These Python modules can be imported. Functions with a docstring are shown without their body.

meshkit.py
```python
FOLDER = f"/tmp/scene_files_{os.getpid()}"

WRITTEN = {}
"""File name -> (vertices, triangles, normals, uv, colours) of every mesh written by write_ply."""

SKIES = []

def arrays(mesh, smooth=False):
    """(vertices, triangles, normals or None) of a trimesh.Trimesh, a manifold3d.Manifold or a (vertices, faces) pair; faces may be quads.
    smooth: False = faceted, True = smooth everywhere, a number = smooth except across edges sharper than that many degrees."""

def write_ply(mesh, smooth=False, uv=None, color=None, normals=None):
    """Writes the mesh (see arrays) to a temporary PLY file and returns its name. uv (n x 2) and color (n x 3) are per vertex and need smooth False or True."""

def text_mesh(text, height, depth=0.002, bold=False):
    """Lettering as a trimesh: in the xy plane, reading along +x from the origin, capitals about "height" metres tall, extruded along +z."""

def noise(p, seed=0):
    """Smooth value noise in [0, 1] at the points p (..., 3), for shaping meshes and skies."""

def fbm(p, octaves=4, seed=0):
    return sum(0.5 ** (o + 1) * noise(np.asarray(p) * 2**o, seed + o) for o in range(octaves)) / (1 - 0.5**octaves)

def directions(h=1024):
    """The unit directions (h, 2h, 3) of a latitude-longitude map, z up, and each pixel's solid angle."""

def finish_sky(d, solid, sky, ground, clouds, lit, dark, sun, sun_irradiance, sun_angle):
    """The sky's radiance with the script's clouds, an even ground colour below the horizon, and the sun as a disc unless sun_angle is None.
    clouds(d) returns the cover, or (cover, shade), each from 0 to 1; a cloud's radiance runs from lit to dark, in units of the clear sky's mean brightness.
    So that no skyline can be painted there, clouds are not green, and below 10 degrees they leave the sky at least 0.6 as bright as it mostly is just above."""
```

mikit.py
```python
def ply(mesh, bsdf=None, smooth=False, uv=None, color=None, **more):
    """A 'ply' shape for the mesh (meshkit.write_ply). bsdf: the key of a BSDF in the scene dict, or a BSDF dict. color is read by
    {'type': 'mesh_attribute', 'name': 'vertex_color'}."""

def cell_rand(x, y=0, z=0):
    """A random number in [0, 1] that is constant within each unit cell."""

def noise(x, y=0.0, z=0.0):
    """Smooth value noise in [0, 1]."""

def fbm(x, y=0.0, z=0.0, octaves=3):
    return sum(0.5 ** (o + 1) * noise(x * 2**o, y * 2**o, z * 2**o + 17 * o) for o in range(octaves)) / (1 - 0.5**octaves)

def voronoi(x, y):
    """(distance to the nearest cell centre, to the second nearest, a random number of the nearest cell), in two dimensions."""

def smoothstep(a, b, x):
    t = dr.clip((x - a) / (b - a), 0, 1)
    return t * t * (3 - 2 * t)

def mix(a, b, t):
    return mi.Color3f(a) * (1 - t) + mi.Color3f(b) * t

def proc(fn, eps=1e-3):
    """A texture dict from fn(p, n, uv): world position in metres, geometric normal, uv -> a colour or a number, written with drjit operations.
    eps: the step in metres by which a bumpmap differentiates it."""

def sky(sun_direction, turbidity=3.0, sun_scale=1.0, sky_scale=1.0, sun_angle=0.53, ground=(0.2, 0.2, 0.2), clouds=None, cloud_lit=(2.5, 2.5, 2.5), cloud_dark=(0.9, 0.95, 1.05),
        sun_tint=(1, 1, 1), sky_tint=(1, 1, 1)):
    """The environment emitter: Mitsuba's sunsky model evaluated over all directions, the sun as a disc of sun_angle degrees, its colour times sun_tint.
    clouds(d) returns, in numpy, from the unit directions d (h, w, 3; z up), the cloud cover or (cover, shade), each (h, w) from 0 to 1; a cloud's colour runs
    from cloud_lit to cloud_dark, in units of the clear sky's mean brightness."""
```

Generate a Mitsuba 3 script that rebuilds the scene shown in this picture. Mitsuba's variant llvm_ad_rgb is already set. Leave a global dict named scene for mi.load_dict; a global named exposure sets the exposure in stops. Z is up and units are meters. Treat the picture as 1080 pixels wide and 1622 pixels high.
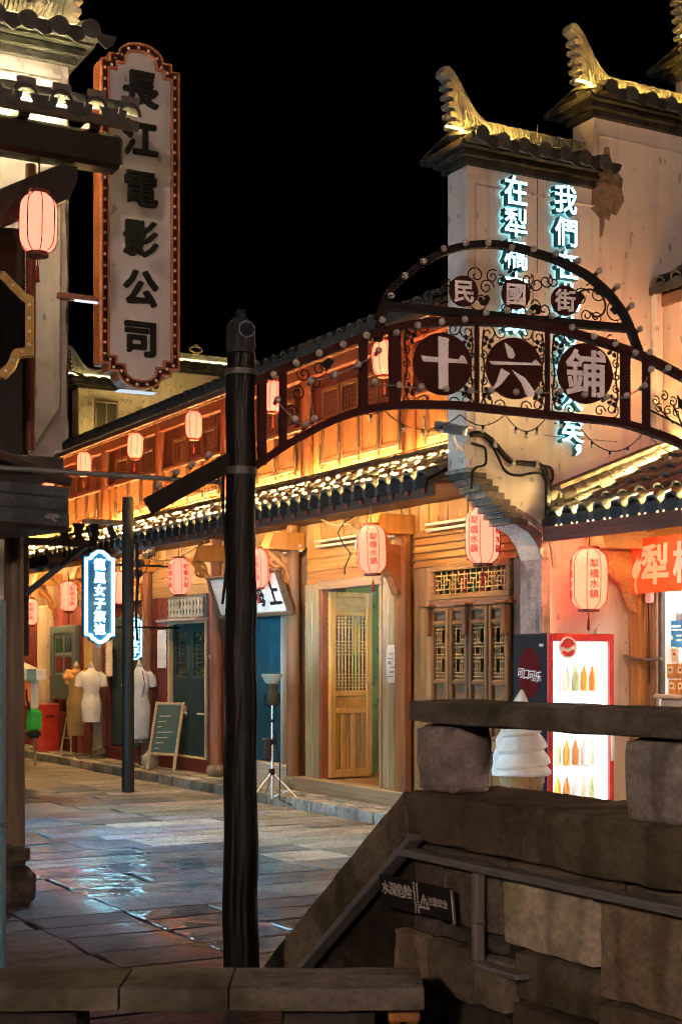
"""Night view of an old canal town street: timber shop row with lit eaves and lanterns, a white stepped gable with glowing
characters, an iron archway on a dark post, a stone bridge parapet in front.  Units are metres, z is up."""
import math
import numpy as np
import trimesh
import drjit as dr
import mitsuba as mi
import mikit
from mikit import noise, fbm, smoothstep, mix, proc
import meshkit
from shapely import box as sbox, affinity, union_all
from shapely.geometry import Polygon, LineString, Point

scene, labels = {}, {}
RNG = np.random.default_rng(11)
T = mi.ScalarTransform4f

# ------------------------------------------------------------------ camera, sky, exposure
EYE = 1.70
scene['camera'] = {
    'type': 'perspective', 'fov': 2 * math.degrees(math.atan(540 / 2350)), 'fov_axis': 'x',
    'principal_point_offset_x': 0.0, 'principal_point_offset_y': -239 / 1622,
    'near_clip': 0.1, 'far_clip': 900.0,
    'to_world': T().look_at(origin=[0, 0, EYE], target=[0, 1, EYE], up=[0, 0, 1])}
scene['sky'] = {**mikit.sky([0.3, -0.6, 0.25], turbidity=3, sun_scale=0.0, sky_scale=0.00002, sky_tint=(1.0, 0.85, 0.8)),
                'sampling_weight': 1.0}
exposure = 4.0                 # the lamps below are given at picture brightness and scaled to this exposure
LAMP = 2.0 ** -exposure

# lamp colours (radiance).  Lamps stand in their own builders further down.
LANTERN_LOW = (2.7, 0.50, 0.27)
LANTERN_UP = (10.0, 0.56, 0.30)
STRIP = (900.0, 540.0, 175.0)
EAVE_DOWN = (640.0, 390.0, 155.0)
NEON = (1.3, 3.0, 3.4)

# ------------------------------------------------------------------ frames
_k = math.hypot(0.55, 1.0)
D1 = np.array([-0.55 / _k, 1 / _k, 0.0])      # along the street, away from the viewer
D2 = np.array([1 / _k, 0.55 / _k, 0.0])       # across the street, to the right
K0 = np.array([0.333, 15.67, 0.0])            # a point on the kerb line


def frame(origin, x, y):
    m = np.eye(4)
    m[:3, 0], m[:3, 1], m[:3, 2], m[:3, 3] = x, y, (0, 0, 1), origin
    return m


ROW = frame(K0, D2, D1)                        # local coordinates (t across, s along, z up)
WORLD = np.eye(4)
ARCH = frame((-0.514, 7.6, 0), (0.953, 0.303, 0), (-0.303, 0.953, 0))   # (u, depth, z)


def row_frame(t, s, z=0.0, turn=0.0):
    """A frame standing in the street at (t, s, z), turned by some degrees about z."""
    c, q = math.cos(math.radians(turn)), math.sin(math.radians(turn))
    m = np.eye(4)
    m[:2, :2] = [[c, -q], [q, c]]
    m[:3, 3] = (t, s, z)
    return ROW @ m


# ------------------------------------------------------------------ scene entries
def numbered(name):
    if name not in scene and name not in THINGS:
        return name
    k = 1
    while f'{name}_{k:03d}' in scene or f'{name}_{k:03d}' in THINGS:
        k += 1
    return f'{name}_{k:03d}'


THINGS = set()


def thing(name, label, category, group=None):
    key = numbered(name)
    THINGS.add(key)
    labels[key] = {'label': label, 'category': category}
    if group:
        labels[key]['group'] = group
    return key


def structure(name):
    THINGS.add(name)
    labels[name] = {'kind': 'structure'}
    return name


def pack(rgb, tone, n):
    r, g, b = (min(max(float(x), 0.0), 0.98) for x in rgb)
    return np.tile([math.floor(r * 250) + 0.05 + 0.9 * g, math.floor(b * 250) + 0.05 + 0.9 * tone], (n, 1))


def add(key, mesh, mat, rgb=(0.5, 0.5, 0.5), tone=None, smooth=False, M=ROW, emit=None, weight=1.0, label=None, kind=None):
    """One entry of the scene: the mesh under the frame M.  rgb and a random tone per piece ride in its uv."""
    key = key if key in THINGS and key not in scene else numbered(key)
    if isinstance(mesh, (list, tuple)):
        mesh = trimesh.util.concatenate(list(mesh))
    mesh = trimesh.Trimesh(np.array(mesh.vertices), np.array(mesh.faces), process=False)
    if smooth not in (False, True):
        mesh = trimesh.Trimesh(mesh.vertices, mesh.faces, process=True)
        mesh = trimesh.graph.smooth_shade(mesh, angle=math.radians(smooth), facet_minarea=None)
        smooth = True
    v = np.array(mesh.vertices) @ M[:3, :3].T + M[:3, 3]
    mesh = trimesh.Trimesh(v, np.array(mesh.faces), process=False)
    tone = float(RNG.random()) if tone is None else tone
    if mat in ('wood', 'paint') and max(rgb) < 0.06:      # dark pieces take the duller material
        mat = 'dull_' + mat
    d = mikit.ply(mesh, mat, smooth=smooth, uv=pack(rgb, tone, len(v)))
    if emit is not None:
        d['bsdf'] = {'type': 'ref', 'id': 'lamp_skin'}
        d['emitter'] = {'type': 'area', 'radiance': {'type': 'rgb', 'value': [float(x) * LAMP for x in emit]}, 'sampling_weight': float(weight)}
    scene[key] = d
    if label or kind:
        labels[key] = {k: x for k, x in (('label', label), ('kind', kind)) if x}
    return key


def add_copy(key, source, dt, ds, dz):
    """The same ply as another entry, moved along the street frame."""
    key = numbered(key)
    off = dt * D2 + ds * D1 + np.array([0, 0, dz])
    scene[key] = {**scene[source], 'to_world': T().translate(off.tolist())}
    return key


def vary(rgb, amount=0.15):
    k = 1 + amount * (2 * RNG.random() - 1)
    return tuple(min(0.95, c * k * (1 + 0.3 * amount * (2 * RNG.random() - 1))) for c in rgb)


# ------------------------------------------------------------------ shapes
_s = np.array([[x, y, z] for x in (-1, 1) for y in (-1, 1) for z in (-1, 1)], float)
_CS = np.repeat(_s, 3, 0)
_CM = np.tile(np.array([[0, 1, 1], [1, 0, 1], [1, 1, 0]], float), (8, 1))
_h = trimesh.Trimesh(_CS - 0.2 * _CS * _CM, process=False).convex_hull
_order = [int(np.argmin(np.linalg.norm((_CS - 0.2 * _CS * _CM) - p, axis=1))) for p in _h.vertices]
_CF = np.array(_order)[_h.faces]
_BF = np.array([[0, 1, 3], [0, 3, 2], [4, 6, 7], [4, 7, 5], [0, 4, 5], [0, 5, 1], [2, 3, 7], [2, 7, 6], [0, 2, 6], [0, 6, 4], [1, 5, 7], [1, 7, 3]])


def cbox(x0, x1, y0, y1, z0, z1, c=0.008):
    """A box with chamfered edges (plain when c is 0)."""
    lo, hi = np.array([min(x0, x1), min(y0, y1), min(z0, z1)]), np.array([max(x0, x1), max(y0, y1), max(z0, z1)])
    half, mid = (hi - lo) / 2, (hi + lo) / 2
    if c <= 0:
        return trimesh.Trimesh(_s * half + mid, _BF, process=False)
    c = min(c, 0.45 * half.min() * 2 / 2)
    return trimesh.Trimesh(_CS * half - c * _CS * _CM + mid, _CF, process=False)


def moved(mesh, m):
    v = np.array(mesh.vertices) @ np.asarray(m)[:3, :3].T + np.asarray(m)[:3, 3]
    return trimesh.Trimesh(v, mesh.faces, process=False)


def rot(axis, deg, at=(0, 0, 0)):
    return trimesh.transformations.rotation_matrix(math.radians(deg), axis, at)


def tube(points, r, n=6, closed=False, ends=None):
    """A round bar along a polyline; r may be one radius or one per point."""
    p = np.asarray(points, float)
    rr = np.broadcast_to(np.asarray(r, float), (len(p),))
    if closed:
        tan = np.roll(p, -1, 0) - np.roll(p, 1, 0)
    else:
        tan = np.gradient(p, axis=0)
    tan /= np.linalg.norm(tan, axis=1, keepdims=True) + 1e-12
    ref = np.array([0, 0, 1.0]) if abs(tan[0][2]) < 0.8 else np.array([1.0, 0, 0])
    a = np.cross(tan[0], ref)
    a /= np.linalg.norm(a)
    rings = []
    ang = np.arange(n) * 2 * math.pi / n
    for k in range(len(p)):
        a = a - tan[k] * (a @ tan[k])
        a /= np.linalg.norm(a) + 1e-12
        b = np.cross(tan[k], a)
        rings.append(p[k] + rr[k] * (np.cos(ang)[:, None] * a + np.sin(ang)[:, None] * b))
    v = np.vstack(rings)
    f = []
    m = len(p)
    for k in range(m if closed else m - 1):
        i0, i1 = k * n, ((k + 1) % m) * n
        for j in range(n):
            j2 = (j + 1) % n
            f += [[i0 + j, i0 + j2, i1 + j2], [i0 + j, i1 + j2, i1 + j]]
    if not closed:
        v = np.vstack([v, p[:1], p[-1:]])
        for j in range(n):
            j2 = (j + 1) % n
            f += [[m * n, j2, j], [m * n + 1, (m - 1) * n + j, (m - 1) * n + j2]]
    return trimesh.Trimesh(v, np.array(f), process=False)


def cyl(p0, p1, r0, r1=None, n=12):
    r1 = r0 if r1 is None else r1
    return tube([p0, p1], [r0, r1], n)


def lathe(profile, n=24, at=(0, 0, 0)):
    """A surface turned about z from (radius, z) pairs listed upwards; radius 0 closes it."""
    pr = np.asarray(profile, float)
    ang = np.arange(n) * 2 * math.pi / n
    v = np.vstack([np.stack([r * np.cos(ang), r * np.sin(ang), np.full(n, z)], 1) for r, z in pr]) + np.asarray(at, float)
    f = []
    for k in range(len(pr) - 1):
        for j in range(n):
            j2 = (j + 1) % n
            f += [[k * n + j, k * n + j2, (k + 1) * n + j2], [k * n + j, (k + 1) * n + j2, (k + 1) * n + j]]
    return trimesh.Trimesh(v, np.array(f), process=False)


def ball(at, r, sub=2):
    m = trimesh.creation.icosphere(subdivisions=sub, radius=r)
    return trimesh.Trimesh(m.vertices + np.asarray(at, float), m.faces, process=False)


def plate(shape, origin, ux, uy, depth):
    """A flat shape (shapely, in metres) raised by depth towards ux x uy."""
    ux, uy, origin = (np.asarray(x, float) for x in (ux, uy, origin))
    nn = np.cross(ux, uy)
    out = []
    for g in getattr(shape, 'geoms', [shape]):
        if g.is_empty or g.area < 1e-8:
            continue
        m = trimesh.creation.extrude_polygon(g, depth, engine='earcut')
        v = np.array(m.vertices)
        out.append(trimesh.Trimesh(origin + v[:, :1] * ux + v[:, 1:2] * uy + v[:, 2:3] * nn, m.faces, process=False))
    return trimesh.util.concatenate(out)


FACE_S = ((1, 0, 0), (0, 0, 1))     # a shape that faces the viewer down the street
FACE_T = ((0, -1, 0), (0, 0, 1))    # a shape on the shop fronts, facing across the street


def rough(x0, x1, y0, y1, z0, z1, amp=0.012, step=0.09, seed=0, c=0.02):
    """A hewn stone block: a box cut into small faces, its corners rounded and its skin pushed about by noise."""
    lo, hi = np.array([x0, y0, z0], float), np.array([x1, y1, z1], float)
    n = np.maximum(1, np.minimum(26, np.ceil((hi - lo) / step))).astype(int)
    vs, fs, at = [], [], 0
    for ax in range(3):
        b, d = (ax + 1) % 3, (ax + 2) % 3
        for side in (0, 1):
            u, w = np.meshgrid(np.linspace(0, 1, n[b] + 1), np.linspace(0, 1, n[d] + 1), indexing='ij')
            p = np.zeros(u.shape + (3,))
            p[..., ax], p[..., b], p[..., d] = side, u, w
            vs.append(p.reshape(-1, 3))
            i = np.arange((n[b] + 1) * (n[d] + 1)).reshape(n[b] + 1, n[d] + 1)
            q = np.stack([i[:-1, :-1], i[1:, :-1], i[1:, 1:], i[:-1, 1:]], -1).reshape(-1, 4)
            f = np.vstack([q[:, [0, 1, 2]], q[:, [0, 2, 3]]])
            fs.append((f if side else f[:, ::-1]) + at)
            at += len(vs[-1])
    v = np.vstack(vs)
    p = lo + v * (hi - lo)
    on = ((v < 1e-6) | (v > 1 - 1e-6)).astype(float)
    edge = on.sum(1) >= 2
    p[edge] -= (np.sign(v - 0.5) * on)[edge] * c
    k = np.stack([meshkit.fbm(p * 6 + seed * 3.1 + 40 * a, 4, seed + a) - 0.5 for a in range(3)], 1)
    k[edge] *= 1.6                                              # knocked-off edges
    return trimesh.Trimesh(p + 2 * amp * k, np.vstack(fs), process=False)


def catenary(a, b, sag, n=12):
    a, b = np.asarray(a, float), np.asarray(b, float)
    q = np.linspace(0, 1, n)[:, None]
    p = a + (b - a) * q
    p[:, 2] -= (sag * 4 * q * (1 - q))[:, 0]
    return p


def spiral(c, r, turns, start, direction=1, n=18):
    """Scroll points in a plane: (x, z) pairs that wind inwards."""
    q = np.linspace(0, 1, n)
    a = start + direction * q * turns * 2 * math.pi
    rr = r * (1 - 0.8 * q)
    return np.stack([c[0] + rr * np.cos(a), c[1] + rr * np.sin(a)], 1)


# ------------------------------------------------------------------ lettering (outlines of the characters that stand in the street)
ORDER = '長江電影公司民國街十六鋪我們在此等你久矣犁橋古水鎮上海可口乐深危险注意安全龍鳳女子旗袍'
# outlines of those characters: each ring starts with 0 (stroke) or 1 (hole), then x, y pairs on a 200 grid
OUTLINES = [
    [[0, 15, 124, 15, 110, 50, 109, 50, 22, 174, 22, 174, 35, 65, 35, 66, 52, 168, 52, 168, 64, 66, 64, 66, 81, 168, 81, 168, 93, 66, 93, 65, 109, 193, 110, 194, 124, 173,
    125, 184, 135, 142, 161, 165, 174, 198, 184, 189, 197, 161, 189, 143, 180, 125, 167, 106, 146, 94, 124, 63, 124, 62, 178, 116, 165, 116, 178, 44, 198, 38, 183, 47, 173,
    47, 125], [1, 111, 124, 120, 141, 132, 152, 172, 125]],
    [[0, 69, 185, 69, 170, 122, 169, 122, 48, 79, 47, 79, 32, 185, 32, 185, 47, 138, 48, 138, 169, 196, 170, 196, 185], [0, 20, 186, 20, 183, 58, 121, 68, 131, 46, 173, 32,
    195], [0, 24, 28, 28, 20, 34, 17, 61, 33, 68, 40, 58, 51], [0, 13, 83, 22, 71, 52, 87, 57, 93, 51, 102, 47, 103]],
    [[0, 37, 110, 172, 110, 172, 170, 111, 170, 110, 179, 113, 184, 119, 185, 173, 185, 181, 179, 183, 161, 185, 161, 196, 166, 194, 184, 187, 194, 178, 197, 113, 197, 104,
    195, 98, 190, 94, 170, 52, 170, 51, 181, 37, 181], [1, 110, 158, 157, 159, 158, 146, 111, 145], [1, 110, 134, 157, 135, 158, 122, 111, 121], [1, 51, 158, 94, 159, 95,
    146, 52, 145], [1, 51, 134, 94, 135, 95, 122, 52, 121], [0, 19, 46, 96, 45, 95, 34, 31, 34, 31, 22, 177, 22, 177, 34, 112, 34, 111, 45, 189, 46, 189, 85, 175, 85, 174,
    57, 112, 57, 111, 103, 96, 104, 96, 57, 34, 57, 33, 85, 19, 85], [0, 121, 89, 169, 89, 169, 99, 122, 99], [0, 121, 68, 164, 68, 164, 77, 121, 77], [0, 39, 89, 86, 89,
    86, 98, 40, 99], [0, 43, 68, 86, 68, 86, 77, 43, 77]],
    [[0, 117, 187, 145, 170, 162, 156, 182, 130, 196, 135, 180, 158, 146, 187, 128, 197], [0, 123, 118, 158, 94, 178, 72, 192, 77, 170, 102, 137, 126, 132, 127], [0, 123,
    61, 150, 42, 171, 18, 186, 23, 160, 52, 134, 71], [0, 16, 100, 16, 88, 61, 88, 58, 79, 65, 76, 26, 75, 26, 21, 116, 21, 116, 75, 74, 75, 73, 77, 79, 88, 123, 88, 123,
    100], [1, 41, 53, 41, 65, 101, 64, 100, 53], [1, 41, 31, 41, 43, 101, 42, 100, 31], [0, 88, 160, 89, 157, 98, 153, 117, 183, 105, 188], [0, 27, 149, 27, 111, 113, 111,
    113, 149, 77, 149, 77, 189, 71, 196, 47, 198, 43, 187, 43, 185, 62, 184, 62, 149], [1, 98, 138, 98, 122, 41, 123, 42, 138], [0, 16, 183, 34, 154, 47, 157, 38, 176, 27,
    190]],
    [[0, 123, 26, 124, 23, 137, 18, 164, 61, 196, 93, 185, 107, 156, 77], [0, 36, 184, 31, 168, 42, 161, 60, 138, 96, 76, 99, 75, 113, 81, 113, 83, 94, 116, 59, 165, 149,
    160, 127, 129, 127, 126, 141, 121, 171, 160, 188, 189, 173, 196, 160, 174], [0, 15, 97, 46, 63, 59, 41, 68, 20, 85, 24, 64, 65, 40, 96, 29, 107]],
    [[0, 22, 27, 182, 27, 182, 179, 181, 186, 176, 193, 159, 197, 135, 197, 130, 182, 163, 181, 166, 178, 166, 41, 22, 41], [0, 23, 62, 144, 62, 144, 75, 23, 75], [0, 36,
    97, 130, 97, 130, 161, 52, 161, 50, 177, 36, 177], [1, 51, 111, 51, 148, 115, 147, 114, 110]],
    [[0, 19, 188, 27, 175, 27, 24, 170, 24, 170, 82, 112, 82, 111, 90, 116, 113, 185, 113, 185, 127, 119, 128, 134, 160, 149, 176, 158, 180, 167, 181, 171, 177, 175, 152,
    188, 158, 187, 173, 180, 191, 171, 196, 159, 196, 137, 186, 117, 162, 102, 127, 43, 128, 43, 176, 97, 162, 99, 176, 27, 199], [1, 44, 38, 44, 68, 155, 67, 154, 38], [1,
    96, 83, 44, 82, 43, 112, 98, 113]],
    [[0, 20, 23, 188, 23, 188, 199, 173, 199, 172, 190, 36, 190, 35, 199, 20, 199], [1, 36, 37, 35, 176, 173, 176, 173, 37], [0, 46, 74, 46, 63, 105, 63, 105, 41, 118, 42,
    120, 63, 163, 63, 163, 74, 120, 75, 128, 118, 136, 104, 142, 84, 154, 86, 147, 110, 132, 136, 138, 148, 148, 155, 152, 151, 154, 135, 164, 140, 163, 152, 157, 165, 152,
    168, 142, 167, 132, 161, 123, 148, 108, 163, 96, 170, 89, 160, 102, 152, 118, 135, 111, 106, 108, 76], [0, 150, 61, 143, 54, 129, 46, 138, 40, 154, 49, 157, 54], [0, 46,
    157, 44, 145, 48, 144, 104, 135, 105, 145, 103, 146, 48, 157], [0, 53, 87, 97, 87, 97, 126, 53, 126], [1, 63, 116, 86, 117, 86, 96, 64, 96]],
    [[0, 135, 184, 162, 181, 162, 94, 141, 93, 141, 79, 196, 79, 196, 93, 177, 94, 177, 187, 175, 192, 165, 197, 139, 198], [0, 143, 26, 193, 26, 193, 39, 143, 39], [0, 59,
    184, 60, 169, 92, 165, 92, 134, 63, 134, 63, 121, 92, 121, 93, 96, 107, 96, 108, 121, 136, 121, 136, 134, 107, 134, 107, 163, 141, 160, 141, 173, 62, 184], [0, 62, 79,
    93, 78, 93, 52, 66, 52, 66, 39, 93, 39, 93, 14, 107, 14, 107, 39, 134, 39, 134, 52, 107, 52, 107, 78, 137, 79, 137, 92, 62, 92], [0, 7, 112, 35, 83, 51, 54, 65, 58, 48,
    88, 47, 199, 34, 199, 34, 109, 17, 124], [0, 18, 65, 11, 53, 34, 32, 45, 14, 59, 18, 46, 39, 21, 64]],
    [[0, 15, 104, 15, 89, 96, 89, 96, 14, 112, 14, 113, 89, 194, 89, 194, 104, 112, 104, 112, 198, 96, 198, 96, 104]],
    [[0, 162, 166, 125, 110, 138, 104, 141, 106, 178, 160, 194, 188, 178, 196], [0, 15, 67, 193, 67, 193, 82, 15, 82], [0, 86, 19, 98, 15, 102, 16, 120, 54, 119, 57, 107,
    62, 103, 61], [0, 13, 187, 42, 150, 65, 106, 81, 110, 82, 112, 66, 143, 33, 192, 27, 197]],
    [[0, 11, 64, 37, 37, 51, 13, 63, 17, 59, 27, 88, 49, 89, 41, 134, 41, 134, 14, 149, 14, 150, 41, 183, 41, 178, 33, 159, 20, 170, 13, 184, 22, 193, 30, 184, 40, 196, 42,
    196, 54, 150, 54, 149, 71, 190, 72, 190, 187, 187, 194, 176, 198, 162, 198, 158, 186, 175, 183, 174, 154, 148, 154, 148, 197, 135, 197, 135, 155, 111, 154, 110, 198, 96,
    198, 96, 72, 133, 72, 134, 55, 91, 54, 83, 64, 53, 38, 32, 64, 79, 65, 79, 78, 58, 79, 58, 100, 86, 100, 86, 113, 58, 114, 58, 167, 64, 168, 85, 163, 86, 175, 17, 192,
    14, 178, 46, 171, 46, 114, 16, 113, 16, 100, 46, 100, 46, 79, 27, 78, 26, 70, 17, 78], [1, 148, 140, 175, 141, 175, 119, 148, 119], [1, 148, 105, 175, 106, 175, 85, 148,
    85], [1, 110, 140, 135, 141, 135, 119, 110, 119], [1, 110, 105, 135, 106, 135, 85, 110, 85], [0, 64, 159, 72, 122, 82, 124, 83, 129, 73, 161], [0, 27, 164, 20, 126, 30,
    124, 37, 153, 37, 161, 35, 162]],
    [[0, 12, 133, 58, 122, 58, 87, 15, 87, 15, 73, 58, 73, 58, 42, 21, 47, 17, 34, 62, 26, 96, 16, 106, 29, 73, 38, 73, 72, 118, 73, 116, 15, 132, 15, 134, 73, 193, 73, 193,
    87, 136, 88, 144, 132, 153, 124, 170, 97, 183, 102, 168, 128, 149, 150, 159, 173, 165, 180, 174, 184, 180, 181, 182, 174, 184, 148, 197, 156, 192, 187, 186, 196, 179,
    199, 165, 198, 156, 193, 145, 180, 136, 163, 95, 191, 84, 180, 108, 166, 131, 146, 119, 87, 73, 88, 73, 119, 109, 112, 110, 126, 73, 134, 73, 186, 66, 196, 51, 199, 30,
    199, 26, 187, 26, 184, 55, 184, 58, 182, 58, 138, 16, 147], [0, 145, 26, 157, 19, 178, 39, 188, 53, 176, 61]],
    [[0, 133, 98, 133, 25, 190, 25, 190, 182, 185, 194, 172, 198, 143, 198, 138, 184, 172, 184, 175, 181, 175, 99], [1, 146, 85, 175, 86, 175, 67, 146, 67], [1, 146, 54,
    174, 55, 175, 38, 147, 37], [0, 67, 25, 121, 25, 121, 98, 81, 99, 81, 198, 67, 198], [1, 81, 85, 109, 86, 109, 67, 81, 67], [1, 81, 54, 108, 55, 109, 38, 82, 37], [0, 8,
    98, 32, 60, 50, 15, 64, 18, 49, 57, 48, 199, 34, 198, 34, 89, 16, 111]],
    [[0, 12, 126, 39, 100, 64, 61, 63, 59, 17, 59, 17, 45, 70, 45, 82, 14, 98, 17, 90, 45, 192, 45, 192, 59, 81, 60, 58, 100, 58, 198, 43, 198, 43, 119, 21, 138, 18, 137],
    [0, 71, 194, 71, 180, 124, 179, 124, 122, 79, 122, 79, 108, 124, 108, 124, 69, 139, 70, 139, 108, 184, 108, 184, 122, 139, 122, 139, 179, 192, 180, 192, 194]],
    [[0, 120, 172, 120, 14, 136, 14, 136, 86, 149, 80, 178, 58, 191, 69, 174, 82, 136, 103, 137, 174, 144, 178, 173, 178, 179, 176, 183, 162, 184, 142, 198, 148, 198, 158,
    192, 184, 180, 192, 136, 192, 129, 190, 122, 182], [0, 15, 195, 13, 180, 29, 176, 29, 54, 44, 54, 44, 173, 66, 170, 66, 14, 82, 14, 82, 75, 110, 76, 110, 90, 82, 91, 82,
    167, 110, 163, 111, 178, 18, 196]],
    [[0, 11, 60, 29, 38, 41, 13, 55, 16, 51, 30, 101, 30, 103, 42, 114, 26, 119, 13, 134, 16, 130, 30, 193, 30, 193, 43, 151, 43, 161, 62, 150, 67, 134, 43, 120, 43, 110,
    58, 112, 73, 176, 73, 176, 86, 112, 86, 111, 103, 195, 104, 195, 117, 152, 118, 152, 135, 190, 135, 190, 148, 152, 148, 151, 190, 145, 196, 135, 198, 109, 198, 104, 184,
    137, 183, 137, 148, 63, 148, 94, 178, 82, 188, 72, 175, 49, 158, 58, 148, 20, 148, 20, 135, 136, 135, 137, 117, 14, 117, 14, 104, 96, 104, 95, 86, 33, 86, 33, 74, 95,
    73, 96, 60, 91, 55, 102, 44, 67, 43, 72, 61, 60, 66, 49, 43, 42, 43, 24, 68]],
    [[0, 64, 92, 85, 54, 97, 14, 112, 18, 103, 52, 186, 51, 196, 54, 187, 97, 174, 94, 179, 66, 141, 67, 141, 188, 138, 194, 133, 197, 107, 199, 102, 185, 126, 182, 126, 66,
    96, 66, 77, 101], [0, 156, 104, 158, 101, 170, 99, 186, 135, 193, 158, 193, 167, 179, 170, 171, 138], [0, 67, 162, 83, 134, 93, 101, 108, 102, 96, 142, 80, 171, 68,
    165], [0, 7, 95, 36, 58, 56, 15, 71, 18, 50, 62, 50, 198, 36, 198, 36, 88, 16, 109]],
    [[0, 11, 111, 29, 93, 46, 69, 61, 41, 71, 14, 87, 17, 77, 46, 131, 45, 141, 50, 123, 104, 135, 128, 151, 151, 170, 169, 197, 186, 187, 198, 165, 186, 135, 156, 113, 120,
    92, 149, 71, 170, 48, 187, 24, 199, 13, 186, 48, 167, 83, 135, 109, 94, 120, 61, 70, 61, 50, 93, 25, 121]],
    [[0, 14, 187, 65, 167, 77, 159, 88, 145, 15, 144, 15, 130, 94, 129, 95, 104, 53, 104, 35, 125, 22, 117, 42, 94, 55, 70, 54, 67, 37, 70, 32, 55, 55, 41, 83, 12, 96, 16,
    98, 19, 65, 52, 143, 49, 145, 46, 126, 32, 127, 29, 138, 24, 164, 44, 188, 68, 188, 72, 177, 79, 160, 61, 62, 68, 71, 72, 64, 90, 177, 90, 177, 104, 111, 104, 110, 129,
    193, 130, 193, 144, 119, 145, 129, 158, 148, 171, 170, 180, 195, 185, 186, 198, 159, 192, 136, 181, 114, 162, 105, 149, 87, 170, 56, 188, 21, 198]],
    [[0, 13, 95, 32, 82, 51, 61, 15, 60, 15, 48, 57, 47, 56, 32, 21, 34, 18, 24, 65, 20, 93, 14, 105, 22, 72, 31, 73, 48, 112, 48, 112, 60, 74, 61, 103, 83, 96, 95, 73, 74,
    72, 105, 57, 105, 56, 74, 36, 95, 23, 104], [0, 51, 106, 66, 109, 62, 121, 95, 121, 96, 102, 112, 102, 113, 121, 175, 121, 175, 134, 113, 134, 112, 153, 193, 154, 193,
    167, 113, 167, 112, 198, 96, 198, 95, 167, 15, 167, 15, 154, 34, 153, 22, 143, 40, 126], [1, 51, 134, 35, 154, 95, 154, 96, 135], [0, 143, 95, 169, 93, 170, 15, 184, 15,
    184, 96, 182, 101, 173, 106, 148, 107], [0, 127, 20, 141, 20, 141, 85, 127, 85]],
    [[0, 10, 148, 24, 122, 39, 76, 38, 71, 14, 71, 14, 57, 41, 57, 42, 13, 55, 14, 56, 57, 78, 58, 79, 47, 116, 47, 120, 34, 86, 35, 83, 25, 137, 22, 172, 16, 179, 22, 181,
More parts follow.
